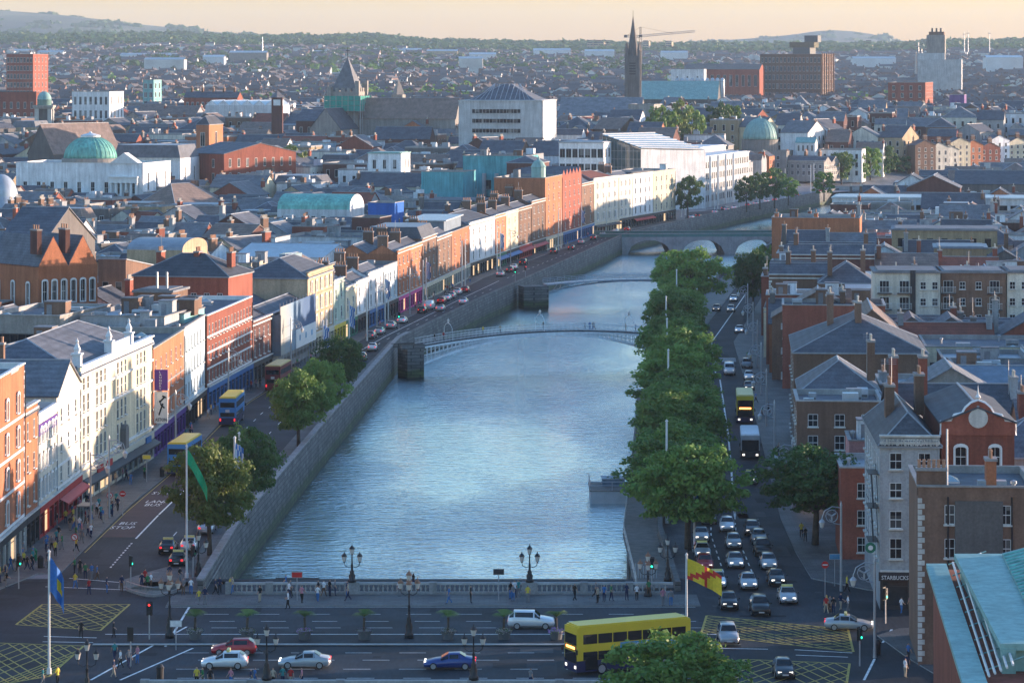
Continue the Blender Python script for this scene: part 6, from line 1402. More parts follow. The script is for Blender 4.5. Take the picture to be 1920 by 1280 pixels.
# timber boardwalk on the right bank
t = thing('boardwalk', 'timber boardwalk with rails along the right bank over the water', 'boardwalk', (0,0,0)); y = 312.
pm = MB(); pm.box(-3.9,0,-.06,0,.62,0); pme = pm.mesh('plank','timber')
while y < 500: ob('plank', pme, t, (rr(y)-.06, y, .1)); y += .66
m = MB(); m.sweep([[(rr(Y)-3.9,Y,-.35),(rr(Y)-.2,Y,-.35),(rr(Y)-.2,Y,.02),(rr(Y)-3.9,Y,.02)] for Y in (311.5,348,442,505)]); m.build('beam', 'steel_dark', t)
for z in (.5,.85,1.2): m = MB(); m.tube([(rr(Y)-3.85,Y,z) for Y in (312,348,442,505)], .035, 4); m.build('rail', 'steel', t)
for i in range(33):
    Y = 312+i*6; m = MB(); m.box(-.05,-.05,.1,.05,.05,1.25); m.build('rail_post', 'steel', t, loc=(rr(Y)-3.85,Y,0))
    if i%2 == 0: m = MB(); m.lathe([(.22,WZ-1),(.2,.0)], 8); m.build('pile', 'timber', t, loc=(rr(Y)-3.3,Y,0))
t = thing('floating_jetty', 'dark floating jetty with railings moored off the right bank', 'jetty', (xat(1146,412),412,0))
m = MB(); m.box(-2.9,-4,WZ-.3,2.6,4,WZ+1.6); m.build('hull', 'steel', t); m = MB(); m.box(-3.0,-4.1,WZ+1.6,2.7,4.1,WZ+1.75); m.build('deck', 'timber', t)
m = MB(); m.box(-1.2,0,WZ+1.76,1.8,3,WZ+2.7); m.box(-1.3,-.1,WZ+2.7,1.9,3.1,WZ+2.8,1); m.build('locker', ['zinc_blue','felt_pale'], t)
m = MB()
for z in (2.4,2.9): m.tube([(-2.9,4,WZ+z),(-2.9,-4,WZ+z),(2.6,-4,WZ+z)], .05, 4)
for p in ((-2.9,4),(-2.9,0),(-2.9,-4),(0,-4),(2.6,-4)): m.tube([(p[0],p[1],WZ+1.7),(p[0],p[1],WZ+2.95)], .05, 4)
m.build('railing', 'steel', t)
m = MB(); m.bar((2.6,0,WZ+1.9),(6.5,2,.2),.5); m.build('gangway', 'steel', t)
t = thing('steel_screen', 'slatted steel screen at the near end of the boardwalk', 'screen', (xat(1215,318),318,0))
m = MB(); m.box(-1.4,-.1,-.1,.9,.1,.0); m.build('base_rail', 'steel', t)
for i in range(9): m = MB(); m.box(-1.35+i*.27,-.04,0,-1.23+i*.27,.04,1.6-.08*i); m.build('slat', 'steel', t)
# ---------------------------------------------------------------- lamps, flags, planters, signs
def lantern_mb(c, k=1.):
    g, f = MB(), MB(); x,y,z = c
    f.lathe([(.05,0),(.12,.08),(.16,.12)], 6, c, 0); f.tube([(x,y,z+.1),(x,y,z+.64)], .03, 4); g.lathe([(.15*k,.12),(.26*k,.62)], 6, c, 0)
    f.lathe([(.30*k,.62),(.27*k,.70),(.16*k,.86),(.05,.96),(.03,1.12)], 6, c, 0); return f, g
def multi_lamp(name, label, loc, H, heads, group, base=True):
    t = thing(name, label, 'street lamp', loc, 0, group)
    m = MB(); s = H/4.
    m.lathe([(.42,0),(.42,.25*s),(.3,.35*s),(.34,.7*s),(.2,.95*s),(.24,1.1*s),(.12,1.3*s),(.1,1.8*s),(.14,1.86*s),(.075,2.0*s),(.06,H-1.0),(.1,H-.95)], 10); m.build('column', 'iron_black', t, True)
    cs = [(0,0,H-1.0)]
    for i in range(heads-1):
        a = 2*math.pi*i/(heads-1); e = (.78*math.cos(a), .78*math.sin(a)); cs.append((e[0],e[1],H-1.75))
        m = MB(); m.tube([(0,0,H-2.1),(e[0]*.45,e[1]*.45,H-2.25),(e[0]*.9,e[1]*.9,H-2.05),(e[0],e[1],H-1.75)], .04, 5); m.build('arm', 'iron_black', t)
    for c in cs:
        f, g = lantern_mb(c); l = f.build('lantern', 'iron_black' if heads == 3 else 'copper_brown', t); g.build('glass', 'lamp_glass', l)
    return t
GL_ = 'black lantern standards on the bridge'
for i, p in enumerate((660,993)): multi_lamp('lantern_standard', ('black','second black')[i]+' three lantern standard on the far balustrade, '+('left','right')[i]+' of centre', (xat(p,308.4),308.4,1.3), 3.7, 3, GL_)
for i, p in enumerate((318,767,1735)): multi_lamp('lantern_standard', 'tall black five lantern standard on the bridge median, '+('left end','beside the palm planters','by the bus')[i] if i < 2 else 'tall black five lantern standard behind the yellow bus', (xat(p,284.6),284.6,.12) if i < 2 else (xat(1215,307),307,.1), 6.2 if i < 2 else 4.4, 5, GL_)
for i, p in enumerate((163,500,888)): multi_lamp('lantern_standard', ('leftmost','middle','right')[i]+' three lantern standard on the near balustrade at the bottom', (xat(p,259.4),259.4,.02 if i == 0 else 1.27), 4.6, 3, GL_)
for i, p in enumerate(((372,319),(1252,316))): multi_lamp('lantern_standard', 'black lantern standard by the '+('left','right')[i]+' end of the bridge parapet', (xat(p[0],p[1]),p[1],.13), 4.6, 3, GL_)
def scroll_lamp(label, X, Y, H, side, group, rz=0):
    t = thing('quay_lamp', label, 'street lamp', (X,Y,.12), rz, group)
    m = MB(); m.lathe([(.16,0),(.13,1.2),(.11,H),(.13,H+.05),(.02,H+.5)], 8); m.build('pole', 'steel', t)
    s = side; m = MB(); ring = [(s*(.95+.62*math.cos(a)),0,H-1.0+.62*math.sin(a)) for a in [2*math.pi*i/12 for i in range(13)]]; m.tube(ring, .05, 4)
    m.tube([(0,0,H-.2),(s*.9,0,H-.05),(s*1.7,0,H-.5),(s*1.95,0,H-1.2)], .055, 4); m.tube([(0,0,H-1.9),(s*.7,0,H-1.75),(s*1.2,0,H-1.35)], .05, 4)
    for k in range(3): a = 2.1*k+.5; m.tube([(s*.95,0,H-1.0),(s*(.95+.5*math.cos(a)),0,H-1.0+.5*math.sin(a))], .09, 4)
    m.build('scroll_bracket', 'steel', t)
    f, g = lantern_mb((s*1.95,0,H-2.25), 1.15); l = f.build('lantern', 'steel', t); g.build('glass', 'lamp_glass', l); return t
GS = 'scrolled quay lamps'
for i, (px, py) in enumerate(((52,1005),(200,972),(317,868),(395,770),(478,700),(580,620),(640,590),(915,500))):
    v = gp(px, py); X = la(v.y)-.9; scroll_lamp(f'silver scrolled quay lamp on the left footpath, {ords[i]} from the bridge', X, v.y, 9.2 if i < 5 else 9.5, 1, GS, R(-8))
for i, (px, py) in enumerate(((1577,1110),(1640,1235),(1485,960),(1452,870),(1437,800),(1427,740),(1420,690),(1412,650),(1402,610),(1398,570))):
    v = gp(px, py); scroll_lamp(f'silver scrolled quay lamp on the right footpath, {ords[i]} from the bottom', v.x, v.y, 8.6 if i < 2 else 8.0, -1, GS, R(5))
def flag_mb(w, h, cols, drop=.35, droop=0.):
    m = MB(); nx, nz = 12, 6
    for i in range(nx):
        for j in range(nz):
            P = lambda a, b: (w*a/nx*(1-droop*.55), .16*math.sin(a*.9)*a/nx*2, h*(b/nz)-w*drop*(a/nx)**1.2*(1+droop))
            a = P(i,j); b = P(i+1,j); c = P(i+1,j+1); e = P(i,j+1); m.poly([a,b,c,e], cols(i/nx,j/nz))
    return m
def flagpole(label, X, Y, H, z=.12, flags=(), group='flagpoles', r=.09, mat='pole_white'):
    t = thing('flagpole', label, 'flagpole', (X,Y,z), 0, group); m = MB(); m.lathe([(.22,0),(.2,.5),(r*1.3,.55),(r,H),(r*1.8,H+.02),(.02,H+.25)], 8); m.build('pole', mat, t)
    for (mb, mats, zz, rz) in flags: o = mb.build('flag', mats, t, loc=(.08,0,zz)); o.rotation_euler = (0,0,rz); 
    return t
v = gp(350,1085); flagpole('white flagpole with a drooping green flag by the left trees', v.x, v.y, 13.6, flags=((flag_mb(2.5,1.5,lambda a,b:0,1.2,.3), ['flag_green'], 11.8, 0),))
v = gp(92,1265); flagpole('white flagpole with blue flag and yellow emblem at lower left', v.x, v.y, 10.6, flags=((flag_mb(1.5,3.0,lambda a,b: 1 if (a-.6)**2+(b-.4)**2 < .03 else 0,1.0,.3), ['flag_blue','flag_yellow'], 7.2, 0),))
v = gp(1287,1190); flagpole('white flagpole with yellow and red crossed flag beside the bus', v.x, v.y, 7.4, z=.05, flags=((flag_mb(3.2,1.9,lambda a,b: 1 if abs(a-b) < .12 or abs(a-.5) < .07 else 0,.5), ['flag_yellow','flag_red'], 5.2, 0),))
v = gp(1302,1035); flagpole('white flagpole with a hanging pale and dark blue flag on the right', v.x, v.y, 9.8, flags=((flag_mb(.8,3.6,lambda a,b: 0 if b > .5 else 1,.8,.4), ['flag_pale','flag_blue'], 5.8, 0),))
chk = lambda a, b: (int(a*5)+int(b*9))%2
GF = 'quay flagpoles'
lp = [(467,985,'c'),(474,975,''),(606,715,'c'),(612,712,''),(655,670,'c'),(688,640,''),(722,610,'c'),(728,606,''),(793,575,''),(799,570,'c'),(866,545,''),(872,542,''),(932,508,''),(938,505,'c'),(1047,470,''),(1052,466,''),(1090,452,'c'),(1137,437,''),(1278,408,''),(1285,404,''),(1340,396,''),(1346,392,''),(1386,390,''),(1432,380,''),(1472,372,''),(1520,362,''),(1526,358,'')]
for i, (px, py, f) in enumerate(lp):
    v = gp(px, py); X = min(v.x, rl(v.y)-1.1); fl_ = ((flag_mb(1.0,3.8,chk,.5,.2), ['cloth_white','flag_blue'], 5.6, 0.3),) if f else ()
    t = flagpole('tall white flagpole on the left quay'+(' with chequered blue flag' if f else ''), X, v.y, 10.0 if py > 560 else 11.5, flags=fl_, group=GF, r=.12); t['_d'] = t['label']
for i, (px, Y) in enumerate(((1245,356),(1253,445),(1256,500),(1264,548),(1281,620))):
    t = flagpole('tall white flagpole standing among the right quay trees', rr(Y)+1.0, Y, 11.8, group=GF, r=.12); t['_d'] = t['label']
# palm planters on the median
def palm(label, X, Y, fl):
    t = thing('palm_planter', label, 'planter', (X,Y,.12), rt.uniform(0,6), 'palm planters on the bridge median')
    m = MB(); m.lathe([(.5,0),(.62,.7),(.66,.72),(.66,.8)], 12); m.build('tub', 'steel_dark', t); m = MB(); m.tube([(0,0,.7),(.04,0,1.3),(0,.03,2.0)], [.14,.11,.12], 8); m.build('trunk', 'bark', t)
    m = MB()
    for i in range(15):
        a = i*2.4; e = .5+.5*((i*7)%5)/5; L = 1.25
        for j in range(7):
            b = a+(j-3)*.16; m.poly([(0,0,2.05),(math.cos(b-.05)*L*.55,math.sin(b-.05)*L*.55,2.05+e*.7),(math.cos(b)*L,math.sin(b)*L,2.05+e*.62-.15),(math.cos(b+.05)*L*.55,math.sin(b+.05)*L*.55,2.05+e*.7)])
    m.build('fronds', 'leaf_palm', t)
    m = MB(); g = random.Random(i+int(X*10))
    for i in range(150):
        a = g.uniform(0,6.28); r_ = .78*math.sqrt(g.random()); z = .78+.28*(1-r_/.78)+g.uniform(-.25,.12); x, y = r_*math.cos(a), r_*math.sin(a); s = .06
        m.poly([(x-s,y,z-s),(x,y-s,z),(x+s,y,z+s),(x,y+s,z)], g.choices((0,1),(4,6))[0])
    m.build('flowers', ['leaf_palm', fl], t)
for i, px in enumerate((366,464,571,683,840,945,1043)): palm(f'palm tree in a tub of {"purple" if i in (2,3,6) else "white"} flowers on the median, {ords[i]} from left', xat(px,284), 284, 'flower_purple' if i in (2,3,6) else 'flower_white')
# traffic lights, signs, bins, shelters
def traffic_light(label, X, Y, rz=0, h=3.2, col='green_light'):
    t = thing('traffic_light', label, 'traffic light', (X,Y,.1), rz, 'traffic lights'); m = MB(); m.lathe([(.07,0),(.06,h)], 6); m.build('pole', 'steel', t)
    m = MB(); m.box(-.2,-.16,h-.9,.2,.1,h+.15); m.box(-.28,.1,h-1.0,.28,.13,h+.25); hd = m.build('head', 'iron_black', t)
    for i, c in enumerate(('led_red','shop_dark','green_light')):
        m = MB(); m.lathe([(.1,0),(.1,.03)], 8); o = m.build('lens', c if c == col else 'shop_dark', hd, loc=(0,-.17,h+.0-i*.33)); o.rotation_euler = (R(90),0,0)
for px, py, rz, lb_ in ((35,1105,1.2,'at the left edge footpath'),(245,1105,1.5,'left of the two on the traffic island'),(280,1200,0,'in front of the left five lantern standard'),(245,1250,3,'by the lower left crossing'),(362,1085,2,'near the left end of the parapet'),(1222,1110,0,'by the right end of the parapet'),(1612,1250,1,'at the lower right corner'),(1660,1170,1,'on the right footpath corner'),(748,618,0,'on the left quay by the footbridge'),(966,530,0,'on the left quay by the slim footbridge'),(985,525,1,'beside the slim footbridge crossing')):
    v = gp(px,py); traffic_light('black traffic light on a steel pole '+lb_, v.x, v.y, rz, col='led_red' if px in (280,985) else 'green_light')
def road_sign(label, X, Y, kind, h=2.5):
    t = thing('road_sign', label, 'sign', (X,Y,.1)); m = MB(); m.lathe([(.045,0),(.045,h)], 6); m.build('pole', 'steel', t)
    if kind == 'noentry':
        m = MB(); m.lathe([(.36,0),(.36,.03)], 18); o = m.build('disc', 'sign_red', t, loc=(0,-.05,h)); o.rotation_euler = (R(90),0,0); m = MB(); m.box(-.25,-.1,h-.06,.25,-.085,h+.06); m.build('bar', 'sign_white', t)
    elif kind == 'ban':
        m = MB(); m.lathe([(.36,0),(.36,.03)], 18); o = m.build('disc', 'sign_red', t, loc=(0,-.05,h)); o.rotation_euler = (R(90),0,0); m = MB(); m.lathe([(.28,.035),(.28,.05)], 18); o = m.build('face', 'sign_white', t, loc=(0,-.05,h)); o.rotation_euler = (R(90),0,0)
        m = MB(); m.bar((-.18,-.12,h+.16),(.18,-.12,h-.16),.05); m.build('slash', 'sign_red', t); m = MB(); m.bar((0.08,-.115,h-.15),(.08,-.115,h+.1),.04); m.bar((.08,-.115,h+.1),(-.1,-.115,h+.1),.04); m.build('arrow', 'black_ink', t)
    else: m = MB(); m.box(-.55,-.06,h-.3,.55,.0,h+.3); m.box(-.5,-.07,h-.25,.5,-.061,h+.25,1); m.build('panel', ['steel',kind], t)
for px,py,k,h,lb_ in ((230,968,'noentry',2.6,'red no entry sign on the left footpath'),(206,968,'ban',2.4,'round no turn sign on the left footpath'),(140,1050,'ban',2.4,'round no turn sign near the lower left crossing'),(1547,1120,'noentry',3.2,'red no entry sign by the right junction'),(935,1128,'shop_dark',2.9,'thin signpost on the far bridge footway'),(557,1128,'sign_red',2.6,'small red street sign by the balustrade'),(330,1220,'sign_white',2.4,'back of a white sign by the left lantern standard'),(1565,1100,'ad_blue',3.0,'blue and green poster panel by the right junction'),(275,905,'shop_yellow',3.2,'yellow bus stop flag pole by the first blue bus'),(1590,1030,'led_red',4.4,'lit red display sign under the very dark tree')):
    v = gp(px,py); road_sign(lb_, v.x, v.y, k, h)
def bin_(label, px, py, mat): 
    v = gp(px,py); t = thing('litter_bin', label, 'bin', (v.x,v.y,.12)); m = MB(); m.lathe([(.3,0),(.32,.95),(.36,.98),(.36,1.06)], 10); m.build('body', mat, t); m = MB(); m.lathe([(.34,1.06),(.2,1.3),(.02,1.36)], 10); m.build('lid', mat, t)
bin_('tall green bin on the left footpath','64 1052' and 64,1052,'green_bin'); bin_('black bin beside the tall green bin',76,1066,'iron_black'); bin_('dark bin at the bottom by the near balustrade',300,1275,'iron_black'); bin_('black bin on the lower right footpath',1645,1228,'iron_black'); bin_('black bin by the first blue bus stop',304,895,'iron_black')
v = gp(170,985); t = thing('bus_shelter', 'small bus shelter with glazed panels on the left footpath', 'bus shelter', (la(v.y)-2.6,v.y-1,.12), R(85))
m = MB(); m.box(-1.6,-.8,2.4,1.6,.8,2.52); m.build('canopy', 'steel_dark', t)
for x in (-1.5,0,1.5): m = MB(); m.box(x-.04,.66,0,x+.04,.74,2.4); m.build('post', 'steel', t)
for x in (-.75,.75): m = MB(); m.box(x-.68,.68,.3,x+.68,.7,2.2); m.build('glass_panel', 'glass_wall', t)
t = thing('pedestrian_railing', 'curved steel pedestrian railing round the left traffic island', 'railing', (0,0,0))
arc = [gp(237+i*12.5, 1108+13*math.sin(math.pi*i/8)*.9) for i in range(9)]
for z in (.35,1.05): m = MB(); m.tube([(p.x,p.y,z) for p in arc], .035, 4); m.build('rail', 'steel', t)
for i in range(8):
    for k in range(6): p = lerp(arc[i],arc[i+1],k/6); m = MB(); m.box(-.02,-.02,.02,.02,.02,1.05); m.build('bar', 'steel', t, loc=(p.x,p.y,0))
pavement([(p.x,p.y+.3) for p in arc]+[(arc[-1].x+1,arc[-1].y+5),(arc[0].x+1.5,arc[0].y+5)])
t = thing('hanging_sign', 'white free wifi sign board behind the very dark tree', 'sign', (xat(1605,334),334,.1))
m = MB(); m.box(-.05,-.05,0,.05,.05,7.6); m.build('post', 'steel', t); m = MB(); m.box(-.1,-.12,5.6,2.0,-.055,7.6); m.build('board', 'shop_dark', t); lettering(t, 'FREE', .85, .0, 6.65, -.16, 'sign_white', maxw=1.9); lettering(t, 'WIFI', .85, .0, 5.8, -.16, 'sign_white', maxw=1.9)
# ---------------------------------------------------------------- vehicles (front towards +x)
def ring(x, w, zb, zs, zr, wr):
    h = [(0,zb),(w*.88,zb),(w,zb+.14),(w*1.0,(zb+zs)/2),(w*.97,zs),(wr,zr-.05),(wr*.85,zr),(0,zr+.025)]
    return [(x,-y,z) for y,z in h]+[(x,y,z) for y,z in reversed(h[1:-1])]
TYPES = {  # stations: x, half width, bottom, shoulder, roof, roof half width
 'saloon': [(2.3,.66,.36,.55,.6,.5),(2.2,.8,.24,.62,.68,.62),(1.3,.88,.2,.8,.9,.7),(.8,.9,.2,.9,.97,.74),(.05,.9,.2,.94,1.4,.6),(-.85,.9,.2,.96,1.43,.6),(-1.45,.89,.2,.98,1.1,.68),(-2.1,.85,.24,.95,1.0,.66),(-2.3,.72,.4,.8,.84,.55)],
 'hatchback': [(2.05,.64,.36,.58,.64,.5),(1.95,.78,.24,.68,.75,.6),(1.2,.86,.2,.86,.95,.7),(.75,.87,.2,.93,1.02,.73),(.05,.87,.2,.97,1.46,.6),(-1.3,.87,.2,1.0,1.47,.6),(-1.8,.84,.22,1.0,1.15,.62),(-2.0,.76,.36,.85,.9,.58)],
 'suv': [(2.2,.7,.42,.7,.78,.55),(2.1,.84,.32,.85,.95,.66),(1.3,.92,.28,1.0,1.08,.75),(.9,.92,.28,1.05,1.14,.78),(.3,.92,.28,1.08,1.66,.64),(-1.6,.92,.28,1.12,1.68,.64),(-2.05,.9,.3,1.1,1.3,.68),(-2.2,.82,.45,.95,1.0,.66)],
 'van': [(2.4,.74,.4,.75,.85,.6),(2.3,.88,.3,.95,1.05,.72),(1.7,.95,.26,1.15,1.3,.8),(1.1,.97,.26,1.2,1.95,.76),(-2.3,.97,.26,1.2,2.0,.8),(-2.45,.93,.35,1.1,1.9,.78)]}
def wheel_parts():
    t = MB(); t.sweep([[(.32*r*math.cos(a), y, .32*r*math.sin(a)) for a in [2*math.pi*i/14 for i in range(14)]] for r, y in ((.72,-.11),(.96,-.11),(1,-.07),(1,.07),(.96,.11),(.72,.11))])
    r = MB(); r.sweep([[(.23*math.cos(a), y, .23*math.sin(a)) for a in [2*math.pi*i/10 for i in range(10)]] for y in (-.12,.12)])
    return t.mesh('wheel','tyre'), r.mesh('rim','rim')
WH = wheel_parts()
def make_car(kind, taxi=False):
    st = TYPES[kind]; root = ob('parked_car' if False else kind+'_car' if kind in ('saloon','hatchback') else ('delivery_van' if kind == 'van' else 'suv_car'), None); root['category'] = 'van' if kind == 'van' else 'car'
    m = MB(); m.sweep([ring(*s) for s in st]); m.build('body', 'car_paint', root, True)
    ci = [i for i in range(len(st)-1)]
    def quad_glass(i, j, name, e=.012):                # side glass between stations i and j
        for s in (-1,1):
            g = MB(); a, b = st[i], st[j]; f = .12
            P = lambda q, t: Vector((q[0], s*(q[1]*.97+(q[5]-q[1]*.97)*t+e), q[3]+(q[4]-.05-q[3])*t))
            p = [P(a,.1), P(b,.1), P(b,.92), P(a,.92)]
            p = [lerp(p[0],p[1],.05), lerp(p[0],p[1],.95), lerp(p[3],p[2],.95), lerp(p[3],p[2],.05)]
            g.poly([tuple(v) for v in p]); g.build(name, 'car_glass', root)
    def cross_glass(i, j, name, e=.015):               # windscreen / rear window across stations
        g = MB(); a, b = st[i], st[j]; A = Vector((a[0], 0, a[4]+e)); B = Vector((b[0], 0, b[4]+e))
        p = lerp(A,B,.08); q = lerp(A,B,.92); n = .012
        d = (B-A).normalized(); up = Vector((-d.z,0,d.x)); up = up if up.z > 0 else -up
        wa = a[5]*.95; wb = b[5]*.93
        g.poly([tuple(p+up*.02+Vector((0,-wa,0))), tuple(q+up*.02+Vector((0,-wb,0))), tuple(q+up*.02+Vector((0,wb,0))), tuple(p+up*.02+Vector((0,wa,0)))]); g.build(name, 'car_glass', root)
    if kind == 'saloon': cross_glass(3,4,'windscreen'); cross_glass(5,6,'rear_window'); quad_glass(3,4,'side_window'); quad_glass(4,5,'side_window'); quad_glass(5,6,'side_window')
    elif kind == 'van': cross_glass(2,3,'windscreen'); quad_glass(2,3,'side_window')
    else: cross_glass(3,4,'windscreen'); cross_glass(5,6,'rear_window'); quad_glass(3,4,'side_window'); quad_glass(4,5,'side_window'); quad_glass(5,6,'side_window')
    L = st[0][0]; w = st[1][1]
    for x in (L*.62,-L*.6):
        for s in (-1,1): o = ob('wheel', WH[0], root, (x, s*(w+.0), .32)); ob('rim', WH[1], o)
    for s in (-1,1):
        g = MB(); g.box(L-.22,s*w*.62-.16,.6 if kind != 'van' else .78,L-.045,s*w*.62+.16,.74 if kind != 'van' else .95); g.build('headlight', 'head_lamp', root)
        g = MB(); B = st[-1][0]; g.box(B-.01,s*w*.74-.12,.72 if kind != 'van' else .9,B+.16,s*w*.74+.12,.9 if kind != 'van' else 1.3); g.build('tail_light', 'tail_lamp', root)
    for x in (L-.02, st[-1][0]-.03): g = MB(); g.box(x,-.26,.42,x+.05,.26,.54); g.build('number_plate', 'plate', root)
    g = MB(); g.box(L-.1,-.5,.32,L+.01,.5,.44); g.build('grille', 'plastic_dark', root)
    for s in (-1,1): g = MB(); q = st[3]; g.box(q[0]-.2,s*(q[1]+.02) if s > 0 else s*(q[1]+.18),q[3]+.02,q[0]-.05,s*(q[1]+.18) if s > 0 else s*(q[1]+.02),q[3]+.16); g.build('mirror', 'plastic_dark', root)
    if taxi:
        g = MB(); z = st[4][4]+.03; g.box(-.45,-.55,z,-.2,.55,z+.2); g.build('roof_sign', 'taxi_sign', root)
    return root
PROTO = {}
COLS = {'silver':(.42,.44,.46,1),'white':(.75,.76,.77,1),'black':(.012,.013,.015,1),'dark grey':(.05,.055,.06,1),'red':(.38,.02,.025,1),'blue':(.02,.05,.22,1),'grey':(.18,.19,.2,1)}
def heading(dx, dy): return math.atan2(dy, dx)
def put_car(kind, col, X, Y, hd, where, group, taxi=False):
    k = (kind, taxi)
    if k not in PROTO: PROTO[k] = make_car(kind, taxi); PROTO[k].location = (0,0,-500)
    o = copy_tree(PROTO[k]); o.location = (X, Y, .03); o.rotation_euler = (0,0,hd)
    for c in o.children:
        if c.name.startswith('body'): c.color = COLS[col]
    o['_d'] = f"{col} {'taxi ' if taxi else ''}{ {'saloon':'saloon car','hatchback':'hatchback','suv':'tall estate car','van':'van'}[kind]} {where}"; o['group'] = group; o['label'] = o['_d']; return o
rk = random.Random(21)
GC = 'cars queueing on the right quay'
RC = [(1315,1018,'silver','saloon',0),(1364,999,'white','hatchback',0),(1376,1031,'silver','hatchback',0),(1411,1006,'dark grey','hatchback',0),(1424,1023,'grey','hatchback',0),(1317,1048,'silver','saloon',1),(1322,1072,'red','hatchback',0),(1379,1067,'silver','saloon',0),(1431,1045,'black','suv',0),(1442,1070,'silver','hatchback',0),(1345,1104,'white','saloon',1),(1404,1107,'silver','saloon',0),(1457,1100,'black','saloon',0),(1478,1134,'silver','saloon',1),(1367,1146,'black','hatchback',0),(1426,1157,'black','suv',0),(1366,1212,'silver','suv',0),(1471,1276,'dark grey','hatchback',0),(1408,909,'silver','saloon',1),(1330,985,'silver','hatchback',0),
 (1368,704,'white','van',0),(1405,714,'white','hatchback',0),(1405,734,'dark grey','hatchback',0),(1401,692,'grey','suv',0),(1387,625,'white','saloon',0),(1371,586,'silver','hatchback',0),(1376,566,'white','saloon',0),(1344,585,'dark grey','hatchback',0)]
for px, py, c, k, tx in RC:
    v = gp(px, py); Y = v.y+2.1; sl_ = (rr(Y+10)-rr(Y))/10
    where = 'facing the bridge on the right quay' if py > 880 else 'far up the right quay road'
    if py > 1200: where = 'driving over the right yellow box'
    put_car(k, c, v.x+.1, Y, heading(-sl_, -1), where, GC, bool(tx))
v = gp(1592,1180); put_car('saloon','silver',v.x,v.y,heading(1,-.12),'with green door sign turning right at the junction','cars on the bridge',True)
for px, py, c, k, dx, tx, wh in ((996,1180,'white','suv',1,0,'heading right on the far side of the bridge'),(843,1256,'blue','saloon',-1,0,'heading left on the near side of the bridge'),(438,1230,'red','hatchback',-1,0,'beside the white taxi on the bridge'),(420,1255,'white','hatchback',-1,1,'with green door sign on the bridge'),(570,1254,'silver','saloon',-1,0,'behind the white taxi on the bridge')):
    v = gp(px,py); put_car(k,c,v.x,v.y+.8,heading(dx,-.03 if dx > 0 else .02),wh,'cars on the bridge',bool(tx))
GQL = 'cars on the left quay'
LC = [(312,1040,'black','saloon',1),(331,1064,'black','saloon',1),(352,1036,'white','saloon',1),(385,1003,'silver','saloon',1),(402,985,'white','saloon',1),(678,677,'white','hatchback',0),(698,659,'white','hatchback',0),(687,636,'grey','hatchback',0),(707,628,'silver','saloon',0),(732,617,'silver','hatchback',0),(751,607,'white','saloon',0),(791,588,'black','hatchback',0),(805,581,'white','van',0),(826,584,'silver','saloon',0),(828,570,'red','hatchback',0),(838,564,'white','saloon',0),(847,560,'silver','hatchback',0),(858,553,'white','hatchback',0),(873,549,'red','hatchback',0),(887,571,'white','saloon',0),(939,519,'silver','saloon',0),(957,511,'dark grey','hatchback',0),(964,506,'white','hatchback',0),(970,497,'black','suv',0),(1039,476,'dark grey','suv',0),(1072,469,'black','saloon',0),(1080,458,'silver','hatchback',0),(1114,450,'black','saloon',0),(1127,444,'silver','saloon',0),(1140,438,'white','hatchback',0),(1159,434,'red','hatchback',0),
 (1303,411,'white','saloon',0),(1317,408,'black','hatchback',0),(1334,408,'white','hatchback',0),(1349,401,'silver','saloon',0),(1359,394,'dark grey','hatchback',0),(1374,396,'silver','hatchback',0),(1391,393,'white','saloon',0),(1411,388,'red','hatchback',0),(1426,385,'silver','saloon',0),(1441,381,'white','hatchback',0),(1457,378,'red','saloon',0),(1498,369,'dark grey','saloon',0),(1542,361,'red','saloon',0)]
for px, py, c, k, tx in LC:
    v = gp(px, py); X = v.x; Y = v.y+2
    X = min(max(X, la(Y)+1.1), rl(Y)-2.9) if Y < 1060 else min(X, rl(Y)-3.0)
    sl_ = (rl(Y+10)-rl(Y-10))/20
    put_car(k, c, X, Y, heading(sl_, 1), 'waiting by the yellow green tree' if tx else ('parked or driving along the left quay' if py > 425 else 'on the far quay by the white civic office'), GQL, bool(tx))
for (k, tx), p in PROTO.items():
    def rm(o):
        for c in list(o.children): rm(c)
        bpy.data.objects.remove(o)
    rm(p)
